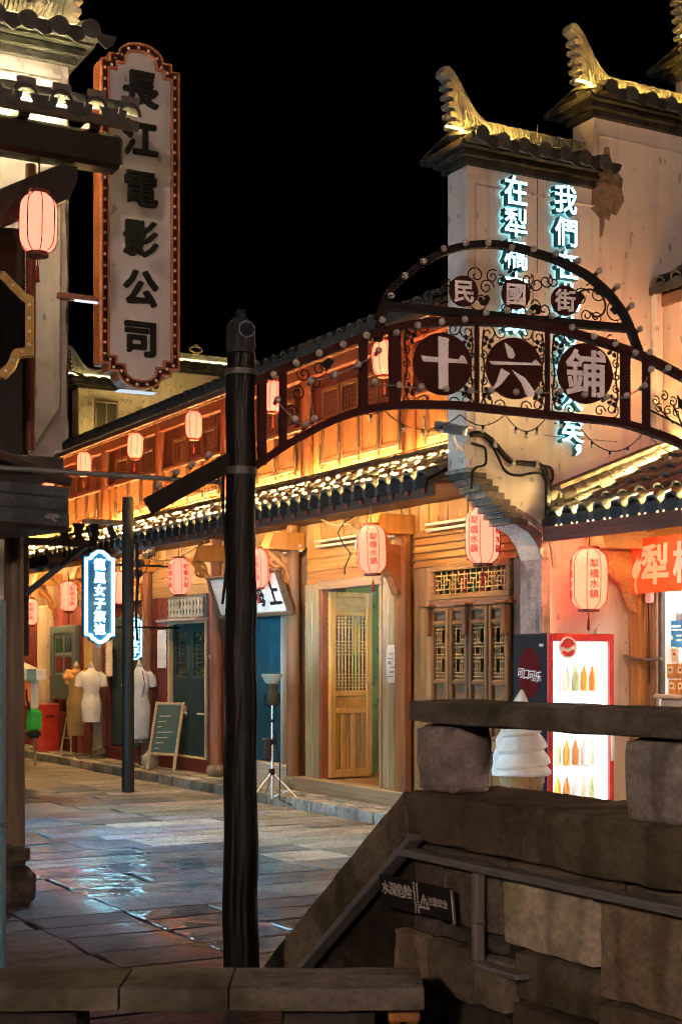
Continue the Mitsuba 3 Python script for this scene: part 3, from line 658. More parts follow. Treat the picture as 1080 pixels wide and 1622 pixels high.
def tile_roof(owner, s0, s1, pitch, eave, top, courses, part_limit, colour=TILE, r=0.07, lit=None, flip=False, deck=True, along='s', stuff_name='far_tiles', eave_z=0.0):
    """Tiled slope from eave (t, z) up to top (t, z) between s0 and s1: deck, pan strips, columns of barrel tiles and drip tiles."""
    (te, ze), (tt, zt) = eave, top
    run, rise = tt - te, zt - ze
    length = math.hypot(run, rise)
    slope = math.degrees(math.atan2(rise, run))
    if deck:
        d = cbox(0, length, s0, s1, -0.07, -0.02, 0.005)
        add(owner + '__roof_deck', moved(moved(d, rot((0, 1, 0), -slope)), trimesh.transformations.translation_matrix((te, 0, ze))), 'wood', (0.06, 0.04, 0.03), tone=0.3)
    n = max(1, int(round((s1 - s0) / pitch)))
    step = length / courses
    base = cover_tile(step * 1.22, r * 0.76, r)
    pan = cbox(0, length, -pitch * 0.3, pitch * 0.3, -0.02, -0.004, 0.0)
    pans, extra = [], []
    made = 0
    for i in range(n):
        sc = s0 + (i + 0.5) * (s1 - s0) / n
        for k in range(courses):
            m = moved(base, rot((0, 1, 0), 2.5 - 2.5 + 3.0))           # each course rides up on the one below
            m = moved(m, trimesh.transformations.translation_matrix((k * step, RNG.uniform(-.008, .008), 0.004 + RNG.uniform(0, .008))))
            m = moved(m, rot((0, 1, 0), -slope))
            m = moved(m, trimesh.transformations.translation_matrix((te, sc, ze)))
            if made < part_limit:
                add(owner + '__roof_tile', m, 'tile', colour, smooth=35)
                made += 1
            else:
                extra.append(m)
        tongue = plate(Polygon([(-r * .95, .025), (r * .95, .025), (r * .95, -.055), (r * .6, -.09), (-r * .6, -.09), (-r * .95, -.055)]), (te - .004, sc, ze + .004), (0, -1, 0), (0, 0, 1), .012)
        if i * courses < part_limit:
            add(owner + '__end_tile', tongue, 'tile', (0.008, 0.008, 0.008))
        else:
            pans.append(tongue)
        q = moved(pan, trimesh.transformations.translation_matrix((0.0, 0, 0)))
        q = moved(moved(q, rot((0, 1, 0), -slope)), trimesh.transformations.translation_matrix((te, sc + (s1 - s0) / n / 2, ze)))
        pans.append(q)
        drip = plate(Polygon([(-pitch * 0.27, 0.004), (pitch * 0.27, 0.012), (pitch * 0.2, -0.05), (0, -0.085), (-pitch * 0.2, -0.05)]), (te + 0.0, sc + (s1 - s0) / n / 2, ze - 0.004), (0, -1, 0), (0, 0, 1), 0.014)
        pans.append(drip)
    add(owner + '__pan_tiles', pans, 'tile', tuple(c * 1.1 for c in colour), kind='stuff')
    if extra:
        add(owner + '__' + stuff_name, extra, 'tile', colour, smooth=35, kind='stuff')
    if lit is not None:                 # a chain of small light beads, one in each valley behind the eave tiles
        off, zz, colour_l, w = lit
        beads = []
        row_offsets = (off, off + .25, off + .48) if r < .1 and courses == 5 else (off,)
        for i in range(n + 1):
            sc = s0 + i * (s1 - s0) / n
            if s0 + .03 < sc < s1 - .03:
                for o_ in row_offsets:
                    if RNG.random() < .16 * (o_ > off):
                        continue
                    o_, hl = o_ + RNG.uniform(-.035, .035), RNG.uniform(.012, .03)
                    q0, q1 = (o_ - hl) / length, (o_ + hl) / length
                    beads.append(cyl((te + run * q0, sc, ze + rise * q0 + zz), (te + run * q1, sc, ze + rise * q1 + zz), 0.011, n=6))
        add(owner + '__eave_light_beads', beads, 'lamp_skin', emit=colour_l, weight=w, kind='stuff')


# ------------------------------------------------------------------ the timber shop row
def lattice(t0, s0, s1, z0, z1, vs, zs, bar=0.011, depth=0.008, gaps=()):
    """Crossing bars in the facade plane; gaps lists (s, z) cells (as index pairs) left open."""
    out = []
    for v in vs:
        out.append(cbox(t0, t0 + depth, v - bar / 2, v + bar / 2, z0, z1, 0))
    for z in zs:
        out.append(cbox(t0 + 0.002, t0 + depth - 0.001, s0, s1, z - bar / 2, z + bar / 2, 0))
    return out


def upper_storey(H, s0, s1, posts, windows, strip_w=6.0):
    """The lit first floor: boards, posts, shuttered windows, soffit, lower and upper roofs."""
    add(H + '__upper_wall_core', cbox(0.68, 0.8, s0, s1, 3.6, 5.5, 0), 'wood', (0.1, 0.05, 0.03))
    s = s0
    while s < s1 - 0.02:
        w = min(RNG.uniform(0.2, 0.3), s1 - s)
        add(H + '__wall_board', cbox(0.62 + RNG.uniform(0, .012), 0.675, s + 0.003, s + w - 0.003, 3.72, 4.58, 0.006), 'wood', vary((0.34, 0.15, 0.05), 0.25), tone=0.45 * RNG.random())
        add(H + '__shaded_board', cbox(0.60 + RNG.uniform(0, .012), 0.675, s + 0.003, s + w - 0.003, 4.62, 5.44, 0.006), 'wood', vary((0.062, 0.013, 0.009), 0.3), tone=0.45 * RNG.random())  # upper boards painted dark for the light fading out up the wall
        s += w
    for p in posts:
        add(H + '__upper_post', cyl((0.58, p, 3.7), (0.58, p, 5.42), 0.085, n=14), 'wood', (0.11, 0.03, 0.015), tone=0.2, smooth=40)  # posts darkened likewise, the dimness put into their colour
    add(H + '__middle_rail', cbox(0.56, 0.675, s0, s1, 4.575, 4.63, 0.01), 'wood', (0.10, 0.03, 0.016), tone=0.8)
    add(H + '__upper_beam', cbox(0.53, 0.62, s0, s1, 5.18, 5.36, 0.01), 'wood', (0.12, 0.03, 0.016), tone=0.8)
    for a, b, n in windows:
        for k in range(n):
            c0, c1 = a + (b - a) * k / n, a + (b - a) * (k + 1) / n
            f = H + '__shutter'
            key = add(f, [cbox(0.585, 0.618, c0 + .015, c0 + .06, 4.1, 5.02), cbox(0.585, 0.618, c1 - .06, c1 - .015, 4.1, 5.02), cbox(0.587, 0.616, c0 + .06, c1 - .06, 4.1, 4.16), cbox(0.587, 0.616, c0 + .06, c1 - .06, 4.96, 5.02), cbox(0.587, 0.616, c0 + .06, c1 - .06, 4.62, 4.68)], 'wood', vary((0.085, 0.028, 0.014)), tone=0.3)  # shutters darkened too: the dim gallery is in their colour
            add(key + '__panel', cbox(0.6, 0.617, c0 + .062, c1 - .062, 4.162, 4.618, 0.012), 'wood', vary((0.24, 0.09, 0.032), 0.2), tone=0.3)
            add(key + '__shutter_lattice', lattice(0.598, c0 + .06, c1 - .06, 4.68, 4.96, np.linspace(c0 + .06, c1 - .06, 6)[1:-1], np.linspace(4.68, 4.96, 6)[1:-1]), 'wood', (0.09, 0.03, 0.015), tone=0.3)
        for c in np.linspace(a, b, n + 1):
            add(H + '__hinge_pin', cbox(0.572, 0.6, c - .012, c + .012, 4.04, 4.34, 0.003), 'wood', DARKWOOD, tone=0.3)
    # lower roof over the walk, with the light strip that washes the wall and the one at the eave
    add(H + '__light_lip', cbox(0.285, 0.30, s0, s1, 3.80, 3.915, 0.003), 'wood', DARKWOOD, tone=0.8)
    add(H + '__wall_wash_strip', cyl((0.50, s0 + .03, 3.925), (0.50, s1 - .03, 3.925), 0.011, n=6), 'lamp_skin', emit=STRIP, weight=strip_w)
    add(H + '__strip_cable', tube(catenary((0.27, s0 + .03, 3.945), (0.27, s1 - .03, 3.94), 0.03, 20), 0.007), 'paint', BLACK)
    add(H + '__soffit', cbox(-0.36, 0.62, s0, s1, 3.40, 3.425, 0), 'wood', (0.10, 0.05, 0.03), tone=0.2)
    add(H + '__eave_board', cbox(-0.40, -0.375, s0, s1, 3.27, 3.405, 0.004), 'wood', (0.10, 0.045, 0.03), tone=0.8)
    for r in np.arange(s0 + 0.15, s1, 0.3):
        add(H + '__rafter_end', cbox(-0.43, -0.402, r - .035, r + .035, 3.30, 3.37, 0.006), 'wood', (0.22, 0.05, 0.03), tone=0.3)
    add(H + '__eave_lamp_tubes', [cyl((-0.30, q, 3.385), (-0.30, q + .62, 3.385), 0.010, n=6) for q in np.arange(s0 + .35, s1 - .6, 1.2)], 'lamp_skin', emit=EAVE_DOWN, weight=strip_w * 1.6, kind='stuff')
    # upper roof
    add(H + '__upper_soffit', moved(cbox(0, 1.0, s0, s1, -0.03, 0.0, 0), np.array([[0.91, 0, -0.41, -0.33], [0, 1, 0, 0], [0.41, 0, 0.91, 5.06], [0, 0, 0, 1.0]])), 'wood', (0.10, 0.035, 0.02), tone=0.2)
    add(H + '__upper_eave_board', cbox(-0.36, -0.335, s0, s1, 4.99, 5.10, 0.004), 'wood', (0.16, 0.06, 0.035), tone=0.8)
    for r in np.arange(s0 + 0.12, s1, 0.26):
        m = moved(cbox(0, 0.98, r - .03, r + .03, -0.09, -0.032, 0.006), np.array([[0.91, 0, -0.41, -0.31], [0, 1, 0, 0], [0.41, 0, 0.91, 5.06], [0, 0, 0, 1.0]]))
        add(H + '__upper_rafter', m, 'wood', (0.11, 0.04, 0.02), tone=0.3)


def lower_roof(H, s0, s1, limit):
    tile_roof(H, s0, s1, 0.24, (-0.45, 3.43), (0.27, 3.79), 5, limit, colour=(0.07, 0.066, 0.062), r=0.088, lit=(0.09, 0.085, (290.0, 192.0, 58), 4.0))


def upper_roof(H, s0, s1):
    tile_roof(H, s0, s1, 0.22, (-0.38, 5.13), (3.3, 6.75), 12, 0, colour=(0.05, 0.047, 0.044), stuff_name='upper_roof_tiles')


def beam_end(H, s, z=3.20, w=0.24, h=0.21, tin=0.6, tout=0.13):
    """A stout beam end that carries the eave, cut back below, with a carved scroll bracket under it."""
    sh = Polygon([(tin, z - h / 2), (tout - .02, z - h / 2), (tout - .02, z - h / 2 + 0.03), (tout + 0.05, z + h / 2), (tin, z + h / 2)])
    sides = plate(sh, (0, s + w / 2, 0), (1, 0, 0), (0, 0, 1), w)
    add(H + '__beam_end', sides, 'wood', (0.36, 0.17, 0.045), tone=0.25)
    k = spiral((0.26, z - h / 2 - 0.13), 0.115, 1.4, 2.2, -1, 22)
    p1 = np.column_stack([k[:, 0], np.full(len(k), s), k[:, 1]])
    k2 = spiral((0.44, z - h / 2 - 0.36), 0.085, 1.3, 2.0, -1, 18)
    p2 = np.column_stack([k2[:, 0], np.full(len(k2), s), k2[:, 1]])
    q = np.array([[0.15, s, z - h / 2], [0.22, s, z - h / 2 - 0.08], [0.40, s, z - h / 2 - 0.24], [0.47, s, z - h / 2 - 0.42], [0.56, s, z - h / 2 - 0.62]])
    m = [tube(p1, np.linspace(0.032, 0.012, len(p1)), 8), tube(p2, np.linspace(0.026, 0.01, len(p2)), 8), tube(q, [0.03, 0.045, 0.045, 0.035, 0.02], 8), ball((0.5, s, z - h / 2 - 0.52), 0.035, 1)]
    add(H + '__carved_bracket', m, 'wood', (0.36, 0.17, 0.055), tone=0.3, smooth=60)


def round_column(H, s, t=0.5, z0=0.13, z1=3.4, r=0.085, rgb=(0.19, 0.085, 0.035)):
    key = add(H + '__round_column', cyl((t, s, z0 + 0.12), (t, s, z1), r, r * 0.93, 18), 'wood', rgb, tone=0.3, smooth=40)
    add(key + '__drum_base', lathe([(0, 0), (0.09, 0), (0.125, 0.04), (0.135, 0.09), (0.12, 0.14), (0.088, 0.17), (0, 0.17)], 18, (t, s, z0)), 'stone', (0.32, 0.24, 0.16), smooth=40)


def planks(H, s0, s1, z0, z1, width, rgb, t=0.6, name='plank', thick=0.05):
    n = max(1, int(round((s1 - s0) / width)))
    for k in range(n):
        a, b = s0 + (s1 - s0) * k / n, s0 + (s1 - s0) * (k + 1) / n
        add(H + '__' + name, cbox(t + RNG.uniform(-.004, .004), t + thick, a + 0.004, b - 0.004, z0, z1, 0.007), 'wood', vary(rgb, 0.22), tone=0.48 * RNG.random())


def boards(H, s0, s1, z0, z1, height, rgb, t=0.6, name='louvre_board', lean=0.03):
    n = max(1, int(round((z1 - z0) / height)))
    for k in range(n):
        a, b = z0 + (z1 - z0) * k / n, z0 + (z1 - z0) * (k + 1) / n
        m = cbox(t, t + 0.03, s0, s1, a + 0.002, b + 0.012, 0.005)
        v = np.array(m.vertices)
        v[:, 0] -= lean * (1 - (v[:, 2] - a) / (b - a))
        add(H + '__' + name, trimesh.Trimesh(v, m.faces, process=False), 'wood', vary(rgb, 0.2), tone=0.55 + 0.44 * RNG.random())


# --- near house, s -1.83 .. 5.15
H1 = thing('timber_shop_house', 'near honey brown timber shop house with open lattice door, beside the white gable', 'shop house', 'timber shop houses in the lit row')
N0, N1 = -1.83, 5.12
upper_storey(H1, N0, N1, [0.2, 2.6, 5.0], [(0.42, 2.26, 4), (2.95, 4.6, 3), (-1.6, -0.1, 3)], 7)
lower_roof(H1, N0, N1, 220)
upper_roof(H1, N0, N1)
add(H1 + '__core_wall', [cbox(0.66, 0.9, N0, -1.69, 0.1, 3.6, 0), cbox(0.66, 0.9, -0.24, 0.82, 0.1, 3.6, 0), cbox(0.66, 0.9, -1.69, -0.24, 0.1, 0.9, 0), cbox(0.66, 0.9, -1.69, -0.24, 2.72, 3.6, 0), cbox(0.66, 0.9, 2.21, 3.3, 0.1, 3.6, 0), cbox(0.66, 0.9, 4.62, N1, 0.1, 3.6, 0), cbox(0.66, 0.9, 0.82, 2.21, 2.62, 3.6, 0), cbox(0.66, 0.9, 3.3, 4.62, 2.4, 3.6, 0)], 'wood', (0.12, 0.06, 0.03), tone=0.2)
# room behind the open door
add(H1 + '__room_wall', [cbox(2.3, 2.4, N0, N1, 0.1, 3.4, 0), cbox(0.9, 2.3, 0.62, 0.72, 0.1, 3.4, 0), cbox(0.9, 2.3, 3.0, 3.1, 0.1, 3.4, 0)], 'plaster', (0.42, 0.52, 0.33), tone=0.5, label='pale green wall of the room behind the open door')
add(H1 + '__room_floor', cbox(0.62, 2.3, N0, N1, 0.05, 0.29, 0), 'wood', (0.25, 0.12, 0.05), tone=0.8)
add(H1 + '__room_ceiling', cbox(0.9, 2.3, N0, N1, 3.2, 3.3, 0), 'wood', (0.25, 0.2, 0.12), tone=0.8)
add(H1 + '__room_lamp', lathe([(0, 2.72), (0.08, 2.74), (0.11, 2.82), (0.08, 2.9), (0, 2.92)], 12, (1.6, 1.0, 0)), 'lamp_skin', emit=(50, 44, 30), weight=1.5)
planks(H1, N0, N1, 3.12, 3.4, 0.19, HONEY, 0.61, 'frieze_board')
boards(H1, N0 + .05, 0.14, 2.72, 3.12, 0.085, HONEY, 0.61)
boards(H1, 0.42, 2.66, 2.66, 3.12, 0.155, HONEY, 0.61, 'lintel_board', 0.012)
planks(H1, -0.23, 0.15, 0.13, 2.72, 0.13, (0.27, 0.135, 0.05))
planks(H1, -1.69, -0.24, 0.13, 0.82, 0.18, (0.24, 0.12, 0.045), 0.6, 'dado_plank')
planks(H1, -1.83, -1.70, 0.13, 2.72, 0.13, (0.16, 0.09, 0.06))
planks(H1, 0.40, 0.80, 0.30, 2.66, 0.135, (0.30, 0.20, 0.105), 0.585)
planks(H1, 2.30, 2.68, 0.30, 2.66, 0.19, (0.30, 0.215, 0.12), 0.585)
planks(H1, 2.96, 3.28, 0.13, 2.66, 0.16, (0.30, 0.2, 0.12), 0.6)
planks(H1, 4.64, 5.12, 0.13, 2.66, 0.16, (0.30, 0.16, 0.09), 0.6)
boards(H1, 2.96, 5.0, 2.66, 3.12, 0.155, (0.25, 0.13, 0.06), 0.61, 'lintel_board', 0.012)
add(H1 + '__door_jamb', cbox(0.57, 0.68, 2.21, 2.285, 0.3, 2.62), 'wood', (0.24, 0.07, 0.03), tone=0.2)
add(H1 + '__door_jamb', cbox(0.57, 0.68, 0.80, 0.85, 0.3, 2.62), 'wood', (0.35, 0.2, 0.09), tone=0.2)
add(H1 + '__door_lintel', cbox(0.55, 0.68, 0.78, 2.3, 2.58, 2.69), 'wood', (0.25, 0.15, 0.085), tone=0.8)
add(H1 + '__threshold', cbox(0.45, 0.64, 0.1, 2.74, 0.13, 0.30, 0.012), 'wood', (0.24, 0.17, 0.10), tone=0.8)
add(H1 + '__square_post', cbox(0.47, 0.6, 0.16, 0.36, 0.13, 3.3, 0.03), 'wood', (0.28, 0.105, 0.035), tone=0.2)
round_column(H1, 2.83, 0.5)
for s_ in (0.26, 2.83):
    beam_end(H1, s_)
# knee brace under the beam beside the door
add(H1 + '__knee_brace', plate(Polygon([(0.6, 2.98), (0.12, 2.98), (0.16, 2.90), (0.36, 2.62), (0.44, 2.44), (0.6, 2.44)]), (0, 0.34, 0), (1, 0, 0), (0, 0, 1), 0.14), 'wood', (0.30, 0.11, 0.04), tone=0.75)
for z, tt in ((3.165, 0.53), (3.105, 0.545)):
    add(H1 + '__conduit', cyl((tt, -1.75, z), (tt, -0.2, z), 0.016, n=8), 'paint', (0.72, 0.62, 0.42), smooth=40)
    add(H1 + '__conduit', cyl((tt, 0.36, z), (tt, 2.32, z), 0.016, n=8), 'paint', (0.72, 0.62, 0.42), smooth=40)
    add(H1 + '__conduit', cyl((tt, 2.7, z - 0.02), (tt, 4.75, z - 0.02), 0.016, n=8), 'paint', (0.6, 0.55, 0.45), smooth=40)
add(H1 + '__cable', tube([(0.5, 1.3, 3.38), (0.42, 1.35, 3.33), (0.36, 1.42, 3.2), (0.4, 1.38, 3.08), (0.48, 1.33, 2.95), (0.44, 1.4, 2.8), (0.42, 1.36, 2.72)], 0.008, 6), 'paint', BLACK)
add(H1 + '__cable', tube([(0.4, 1.9, 3.4), (0.38, 1.7, 3.34), (0.4, 1.5, 3.29), (0.42, 1.3, 3.3), (0.45, 1.1, 3.2)], 0.012, 6), 'paint', (0.45, 0.33, 0.16))
add(H1 + '__junction_box', cbox(0.5, 0.56, 1.18, 1.28, 3.0, 3.12, 0.01), 'paint', (0.62, 0.58, 0.48))

# lattice window: transom, shelf caps, four sashes
WL, WR = -0.25, -1.68
tr = H1 + '__transom'
fr = [cbox(0.56, 0.64, WR, WL, 2.66, 2.72), cbox(0.56, 0.64, WR, WL, 2.36, 2.42), cbox(0.562, 0.638, WL - .06, WL, 2.42, 2.66), cbox(0.562, 0.638, WR, WR + .06, 2.42, 2.66)]
add(tr, fr, 'wood', (0.24, 0.13, 0.05), tone=0.8)
w0, w1, zz = WR + .06, WL - .06, np.linspace(2.42, 2.66, 6)
bars = []
cols = np.linspace(w0, w1, 25)
for i, c in enumerate(cols[1:-1]):
    a = zz[(0, 1, 0, 2)[i % 4]]
    b = zz[(4, 5, 3, 5)[i % 4]]
    bars.append(cbox(0.588, 0.595, c - .006, c + .006, a, b, 0))
for j, z in enumerate(zz[1:-1]):
    for i in range(0, 24, 3):
        o = (j * 2) % 3
        a, b = cols[min(i + o, 24)], cols[min(i + o + (3 if j in (0, 3) else 2), 24)]
        if b > a:
            bars.append(cbox(0.587, 0.594, a, b, z - .0065, z + .0065, 0))
add(tr + '__meander_lattice', bars, 'wood', (0.48, 0.29, 0.11), tone=0.8)
for i, c in enumerate([(.5, .03, .02), (.6, .30, .03), (.5, .05, .02), (.04, .2, .08), (.55, .04, .03), (.5, .32, .03), (.05, .18, .08)]):
    a = w0 + (w1 - w0) * (i + 0.15) / 7
    add(tr + '__glass_pane', cbox(0.63, 0.636, a, a + (w1 - w0) * 0.1, 2.43, 2.65, 0), 'paint', tuple(0.22 * x for x in c))
add(H1 + '__window_rail', cbox(0.55, 0.65, WR - .02, WL + .02, 2.28, 2.358), 'wood', (0.17, 0.085, 0.055), tone=0.8)
add(H1 + '__window_sill', cbox(0.53, 0.65, WR - .02, WL + .02, 0.82, 0.92), 'wood', (0.34, 0.2, 0.1), tone=0.8)
for s_ in (WL - .02, (WL + WR) / 2, WR + .02):
    k = add(H1 + '__shelf_cap', [cbox(0.46, 0.60, s_ - .10, s_ + .10, 2.285, 2.31), cbox(0.50, 0.56, s_ - .032, s_ + .032, 1.98, 2.284)], 'wood', (0.20, 0.08, 0.035), tone=0.2)
for i in range(4):
    a, b = WL + (WR - WL) * i / 4, WL + (WR - WL) * (i + 1) / 4
    lo, hi = min(a, b) + .012, max(a, b) - .012
    sh = add(H1 + '__window_sash', [cbox(0.555, 0.61, lo, lo + .05, 0.92, 2.28), cbox(0.555, 0.61, hi - .05, hi, 0.92, 2.28)] + [cbox(0.558, 0.612, lo + .05, hi - .05, z - .025, z + .025, 0.012) for z in (0.945, 1.50, 2.115, 2.255)], 'wood', vary((0.20, 0.10, 0.042)), tone=0.3)
    lo, hi = lo + .05, hi - .05
    add(sh + '__top_panel', [cbox(0.60, 0.612, lo, hi, 2.14, 2.23, 0), cbox(0.585, 0.602, lo + .04, hi - .04, 2.16, 2.21, 0.008)], 'wood', (0.15, 0.09, 0.065), tone=0.8)
    add(sh + '__bottom_panel', [cbox(0.60, 0.612, lo, hi, 0.97, 1.475, 0), cbox(0.585, 0.602, lo + .05, hi - .05, 1.02, 1.36, 0.01)], 'wood', (0.22, 0.115, 0.05), tone=0.3)
    vs, zs = np.linspace(lo, hi, 7), np.linspace(1.525, 2.09, 16)
    holes = [(1 if i % 2 == 0 else 3, 10, 14), (3 if i % 2 == 0 else 1, 7, 9), (1 if i % 2 == 0 else 3, 2, 6)]
    br = []
    for j, v in enumerate(vs[1:-1], 1):
        cuts = [(zs[z0], zs[z1]) for c, z0, z1 in holes if j == c + 1]
        z = zs[0]
        for c0, c1 in sorted(cuts):
            br.append(cbox(0.586, 0.592, v - .0045, v + .0045, z, c0, 0))
            z = c1
        br.append(cbox(0.586, 0.592, v - .0045, v + .0045, z, zs[-1], 0))
    for j, z in enumerate(zs):
        cut = next(((vs[c], vs[c + 2]) for c, z0, z1 in holes if z0 < j < z1), None)
        if j % 5 == 0 or j % 2 == 1 or cut is None:
            if cut:
                br += [cbox(0.585, 0.591, vs[0], cut[0], z - .0045, z + .0045, 0), cbox(0.585, 0.591, cut[1], vs[-1], z - .0045, z + .0045, 0)]
            else:
                br.append(cbox(0.585, 0.591, vs[0], vs[-1], z - .0045, z + .0045, 0))
    add(sh + '__square_lattice', br, 'wood', (0.46, 0.28, 0.12), tone=0.3)

# open door leaf, hinged on its left jamb and swung inwards
leaf = np.eye(4)
hinge, W_ = np.array([0.66, 2.19, 0.0]), 0.61
ang = math.radians(94)
ux = np.array([math.sin(ang), -math.cos(ang), 0])
leaf[:3, 0], leaf[:3, 1], leaf[:3, 3] = ux, np.cross([0, 0, 1], ux), hinge
LEAF = ROW @ leaf
D = H1 + '__door'
LW, z0, z1 = W_, 0.31, 2.56
add(D, [cbox(0, .085, -.03, .03, z0, z1), cbox(LW - .085, LW, -.03, .03, z0, z1)] + [cbox(.085, LW - .085, -.027, .027, z - h / 2, z + h / 2) for z, h in ((z0 + .05, .1), (1.12, .07), (1.33, .07), (2.30, .06), (2.53, .06))], 'wood', (0.52, 0.26, 0.07), tone=0.3, M=LEAF)
add(D + '__top_panel', cbox(.085, LW - .085, -.012, .012, 2.33, 2.5, 0.005), 'wood', (0.40, 0.22, 0.08), tone=0.8, M=LEAF)
add(D + '__middle_panel', cbox(.085, LW - .085, -.012, .012, 1.155, 1.295, 0.005), 'wood', (0.42, 0.2, 0.06), tone=0.8, M=LEAF)
for k in range(6):
    a = .085 + (LW - .17) * k / 6
    add(D + '__board', cbox(a + .004, a + (LW - .17) / 6 - .004, -.010 - .012 * (k % 2), .012, z0 + .1, 1.085, 0.008), 'wood', vary((0.52, 0.25, 0.065), 0.15), tone=0.48 * RNG.random(), M=LEAF)
vs = np.linspace(.085, LW - .085, 10)
br = []
for v in vs[1:-1]:
    br.append(cbox(v - .006, v + .006, -.02, 0.0, 1.365, 2.27, 0))
for z in (1.40, 1.44, 1.48, 1.52, 1.56, 1.80, 1.84, 1.88, 1.92, 1.96, 2.13, 2.17, 2.21, 2.25):
    br.append(cbox(.085, LW - .085, -.022, -.003, z - .006, z + .006, 0))
add(D + '__lattice', br, 'wood', (0.45, 0.27, 0.1), tone=0.8, M=LEAF)
for k, (c, a, b) in enumerate([((.16, .02, .02), .0, .42), ((.45, .30, .03), .55, .85), ((.10, .02, .02), .85, 1), ((.13, .05, .02), 0, .3), ((.03, .02, .02), .3, .55), ((.02, .16, .03), .55, .85), ((.14, .02, .02), .85, 1.0), ((.05, .03, .03), .42, .55)]):
    zz0, zz1 = (1.82, 2.27) if k in (0, 1, 2, 7) else (1.365, 1.818)
    add(D + '__glass_pane', cbox(.085 + (LW - .17) * a, .085 + (LW - .17) * b, .006, .012, zz0, zz1, 0), 'paint', c, M=LEAF)
add(D + '__pull_ring', tube([(LW - .04 + .03 * math.sin(q), -.04, 1.5 + .03 * math.cos(q)) for q in np.linspace(0, 6.0, 13)], 0.005, 6, True), 'paint', (0.5, 0.4, 0.15), M=LEAF)
# dark clothes hanging inside the doorway
g = thing('hanging_robe', 'black robe with a white collar hanging inside the open doorway', 'robe')
add(g + '__robe', lathe([(0, .32), (.18, .33), (.2, .6), (.17, .9), (.14, 1.1), (.05, 1.2), (0, 1.21)], 12, (1.25, 0.98, 0)), 'cloth', BLACK, smooth=50)
add(g + '__collar', lathe([(.05, 1.17), (.065, 1.2), (.05, 1.24), (0, 1.25)], 12, (1.25, 0.98, 0)), 'cloth', (0.7, 0.7, 0.65), smooth=50)
# posters
p = thing('wall_poster', 'curled pale poster pinned on the plank right of the open door', 'poster')
q = np.linspace(0, 1, 9)
pv = np.array([[0.575 - 0.02 * math.sin(3.1 * a) - 0.008 * b, 0.66 - 0.26 * b, 1.48 + 0.42 * a] for a in q for b in (0, 1)])
pf = np.array([[2 * i, 2 * i + 1, 2 * i + 3] for i in range(8)] + [[2 * i, 2 * i + 3, 2 * i + 2] for i in range(8)])
sheet = trimesh.Trimesh(np.vstack([pv, pv + [0.003, 0, 0]]), np.vstack([pf, pf[:, ::-1] + 18]), process=False)
add(p + '__sheet', sheet, 'cloth', (0.42, 0.37, 0.30), smooth=True)
add(p + '__print', [plate(sbox(-.02 * w, -.006 * h, .02 * w, .006 * h), (0.546 - .004 * k, 0.55 - .03 * (k % 3), 1.55 + .05 * k), *FACE_T, 0.002) for k, (w, h) in enumerate([(3, 1), (2, 2), (3, 1), (1.5, 3), (3, 1), (2, 1)])], 'cloth', (0.2, 0.17, 0.15))
p = thing('wall_poster', 'pale blue portrait poster on the plank left of the round column', 'poster')
add(p + '__sheet', cbox(0.588, 0.594, 2.93, 3.12, 1.55, 1.98, 0), 'cloth', (0.48, 0.52, 0.55))
add(p + '__portrait', plate(union_all([Point(0, .1).buffer(.04), affinity.scale(Point(0, 0).buffer(.07), 1, .8), sbox(-.07, -.19, .0, -.1), sbox(.02, -.16, .07, -.08)]), (0.588, 3.02, 1.78), *FACE_T, 0.003), 'cloth', (0.16, 0.22, 0.26))
# teal curtain
c = thing('doorway_curtain', 'teal pleated curtain drawn across the shop doorway under the white plaque', 'curtain')
cs = np.linspace(3.3, 4.62, 90)
prof = 0.70 + 0.065 * np.sin(cs * 21 + 0.8 * np.sin(cs * 7))
cv = np.vstack([np.column_stack([prof, cs, np.full(90, z)]) for z in (0.42, 1.4, 2.36)] + [np.column_stack([prof + .006, cs, np.full(90, z)]) for z in (0.42, 1.4, 2.36)])
cf = []
for o in (0, 270):
    for r_ in range(2):
        for i in range(89):
            a = o + r_ * 90 + i
            quad = [[a, a + 90, a + 91], [a, a + 91, a + 1]]
            cf += quad if o == 0 else [x[::-1] for x in quad]
add(c, trimesh.Trimesh(cv, np.array(cf), process=False), 'cloth', (0.013, 0.06, 0.085), smooth=True)
add(H1 + '__curtain_frame', [cbox(0.56, 0.66, 3.26, 3.31, 0.3, 2.42), cbox(0.56, 0.66, 4.62, 4.67, 0.3, 2.42), cbox(0.56, 0.66, 3.26, 4.67, 2.36, 2.45)], 'wood', (0.34, 0.3, 0.26), tone=0.2)
add(H1 + '__curtain_sill', cbox(0.5, 0.72, 2.96, 4.8, 0.13, 0.41, 0.01), 'wood', (0.38, 0.33, 0.27), tone=0.8)
# plaque with 上海, leaning out over the curtain
p = thing('name_plaque', 'white plaque with black characters in a dark frame leaning out above the curtain', 'sign board')
pl = row_frame(0.30, 3.70, 2.58)
pm = np.eye(4)
lean = math.radians(20)
pm[:3, 0], pm[:3, 1] = (0, -1, 0), (-math.sin(lean), 0, math.cos(lean))
pm[:3, 2] = np.cross(pm[:3, 0], pm[:3, 1])
PL = pl @ pm
add(p + '__board', cbox(-1.0, 1.0, -.25, .25, -.02, .02), 'paint', (0.74, 0.73, 0.70), M=PL)
add(p + '__frame', [cbox(-1.06, 1.06, .25, .30, -.03, .045), cbox(-1.06, 1.06, -.30, -.25, -.03, .045), cbox(-1.06, -1.0, -.25, .25, -.03, .044), cbox(1.0, 1.06, -.25, .25, -.03, .044)], 'wood', (0.10, 0.06, 0.035), tone=0.8, M=PL)
for ch, x in (('海', -0.25 + 0.55), ('上', 0.75)):
    add(p + '__character', plate(glyph(ch, .36, .02, True), (x, 0, .02), (1, 0, 0), (0, 1, 0), 0.006), 'paint', BLACK, M=PL)

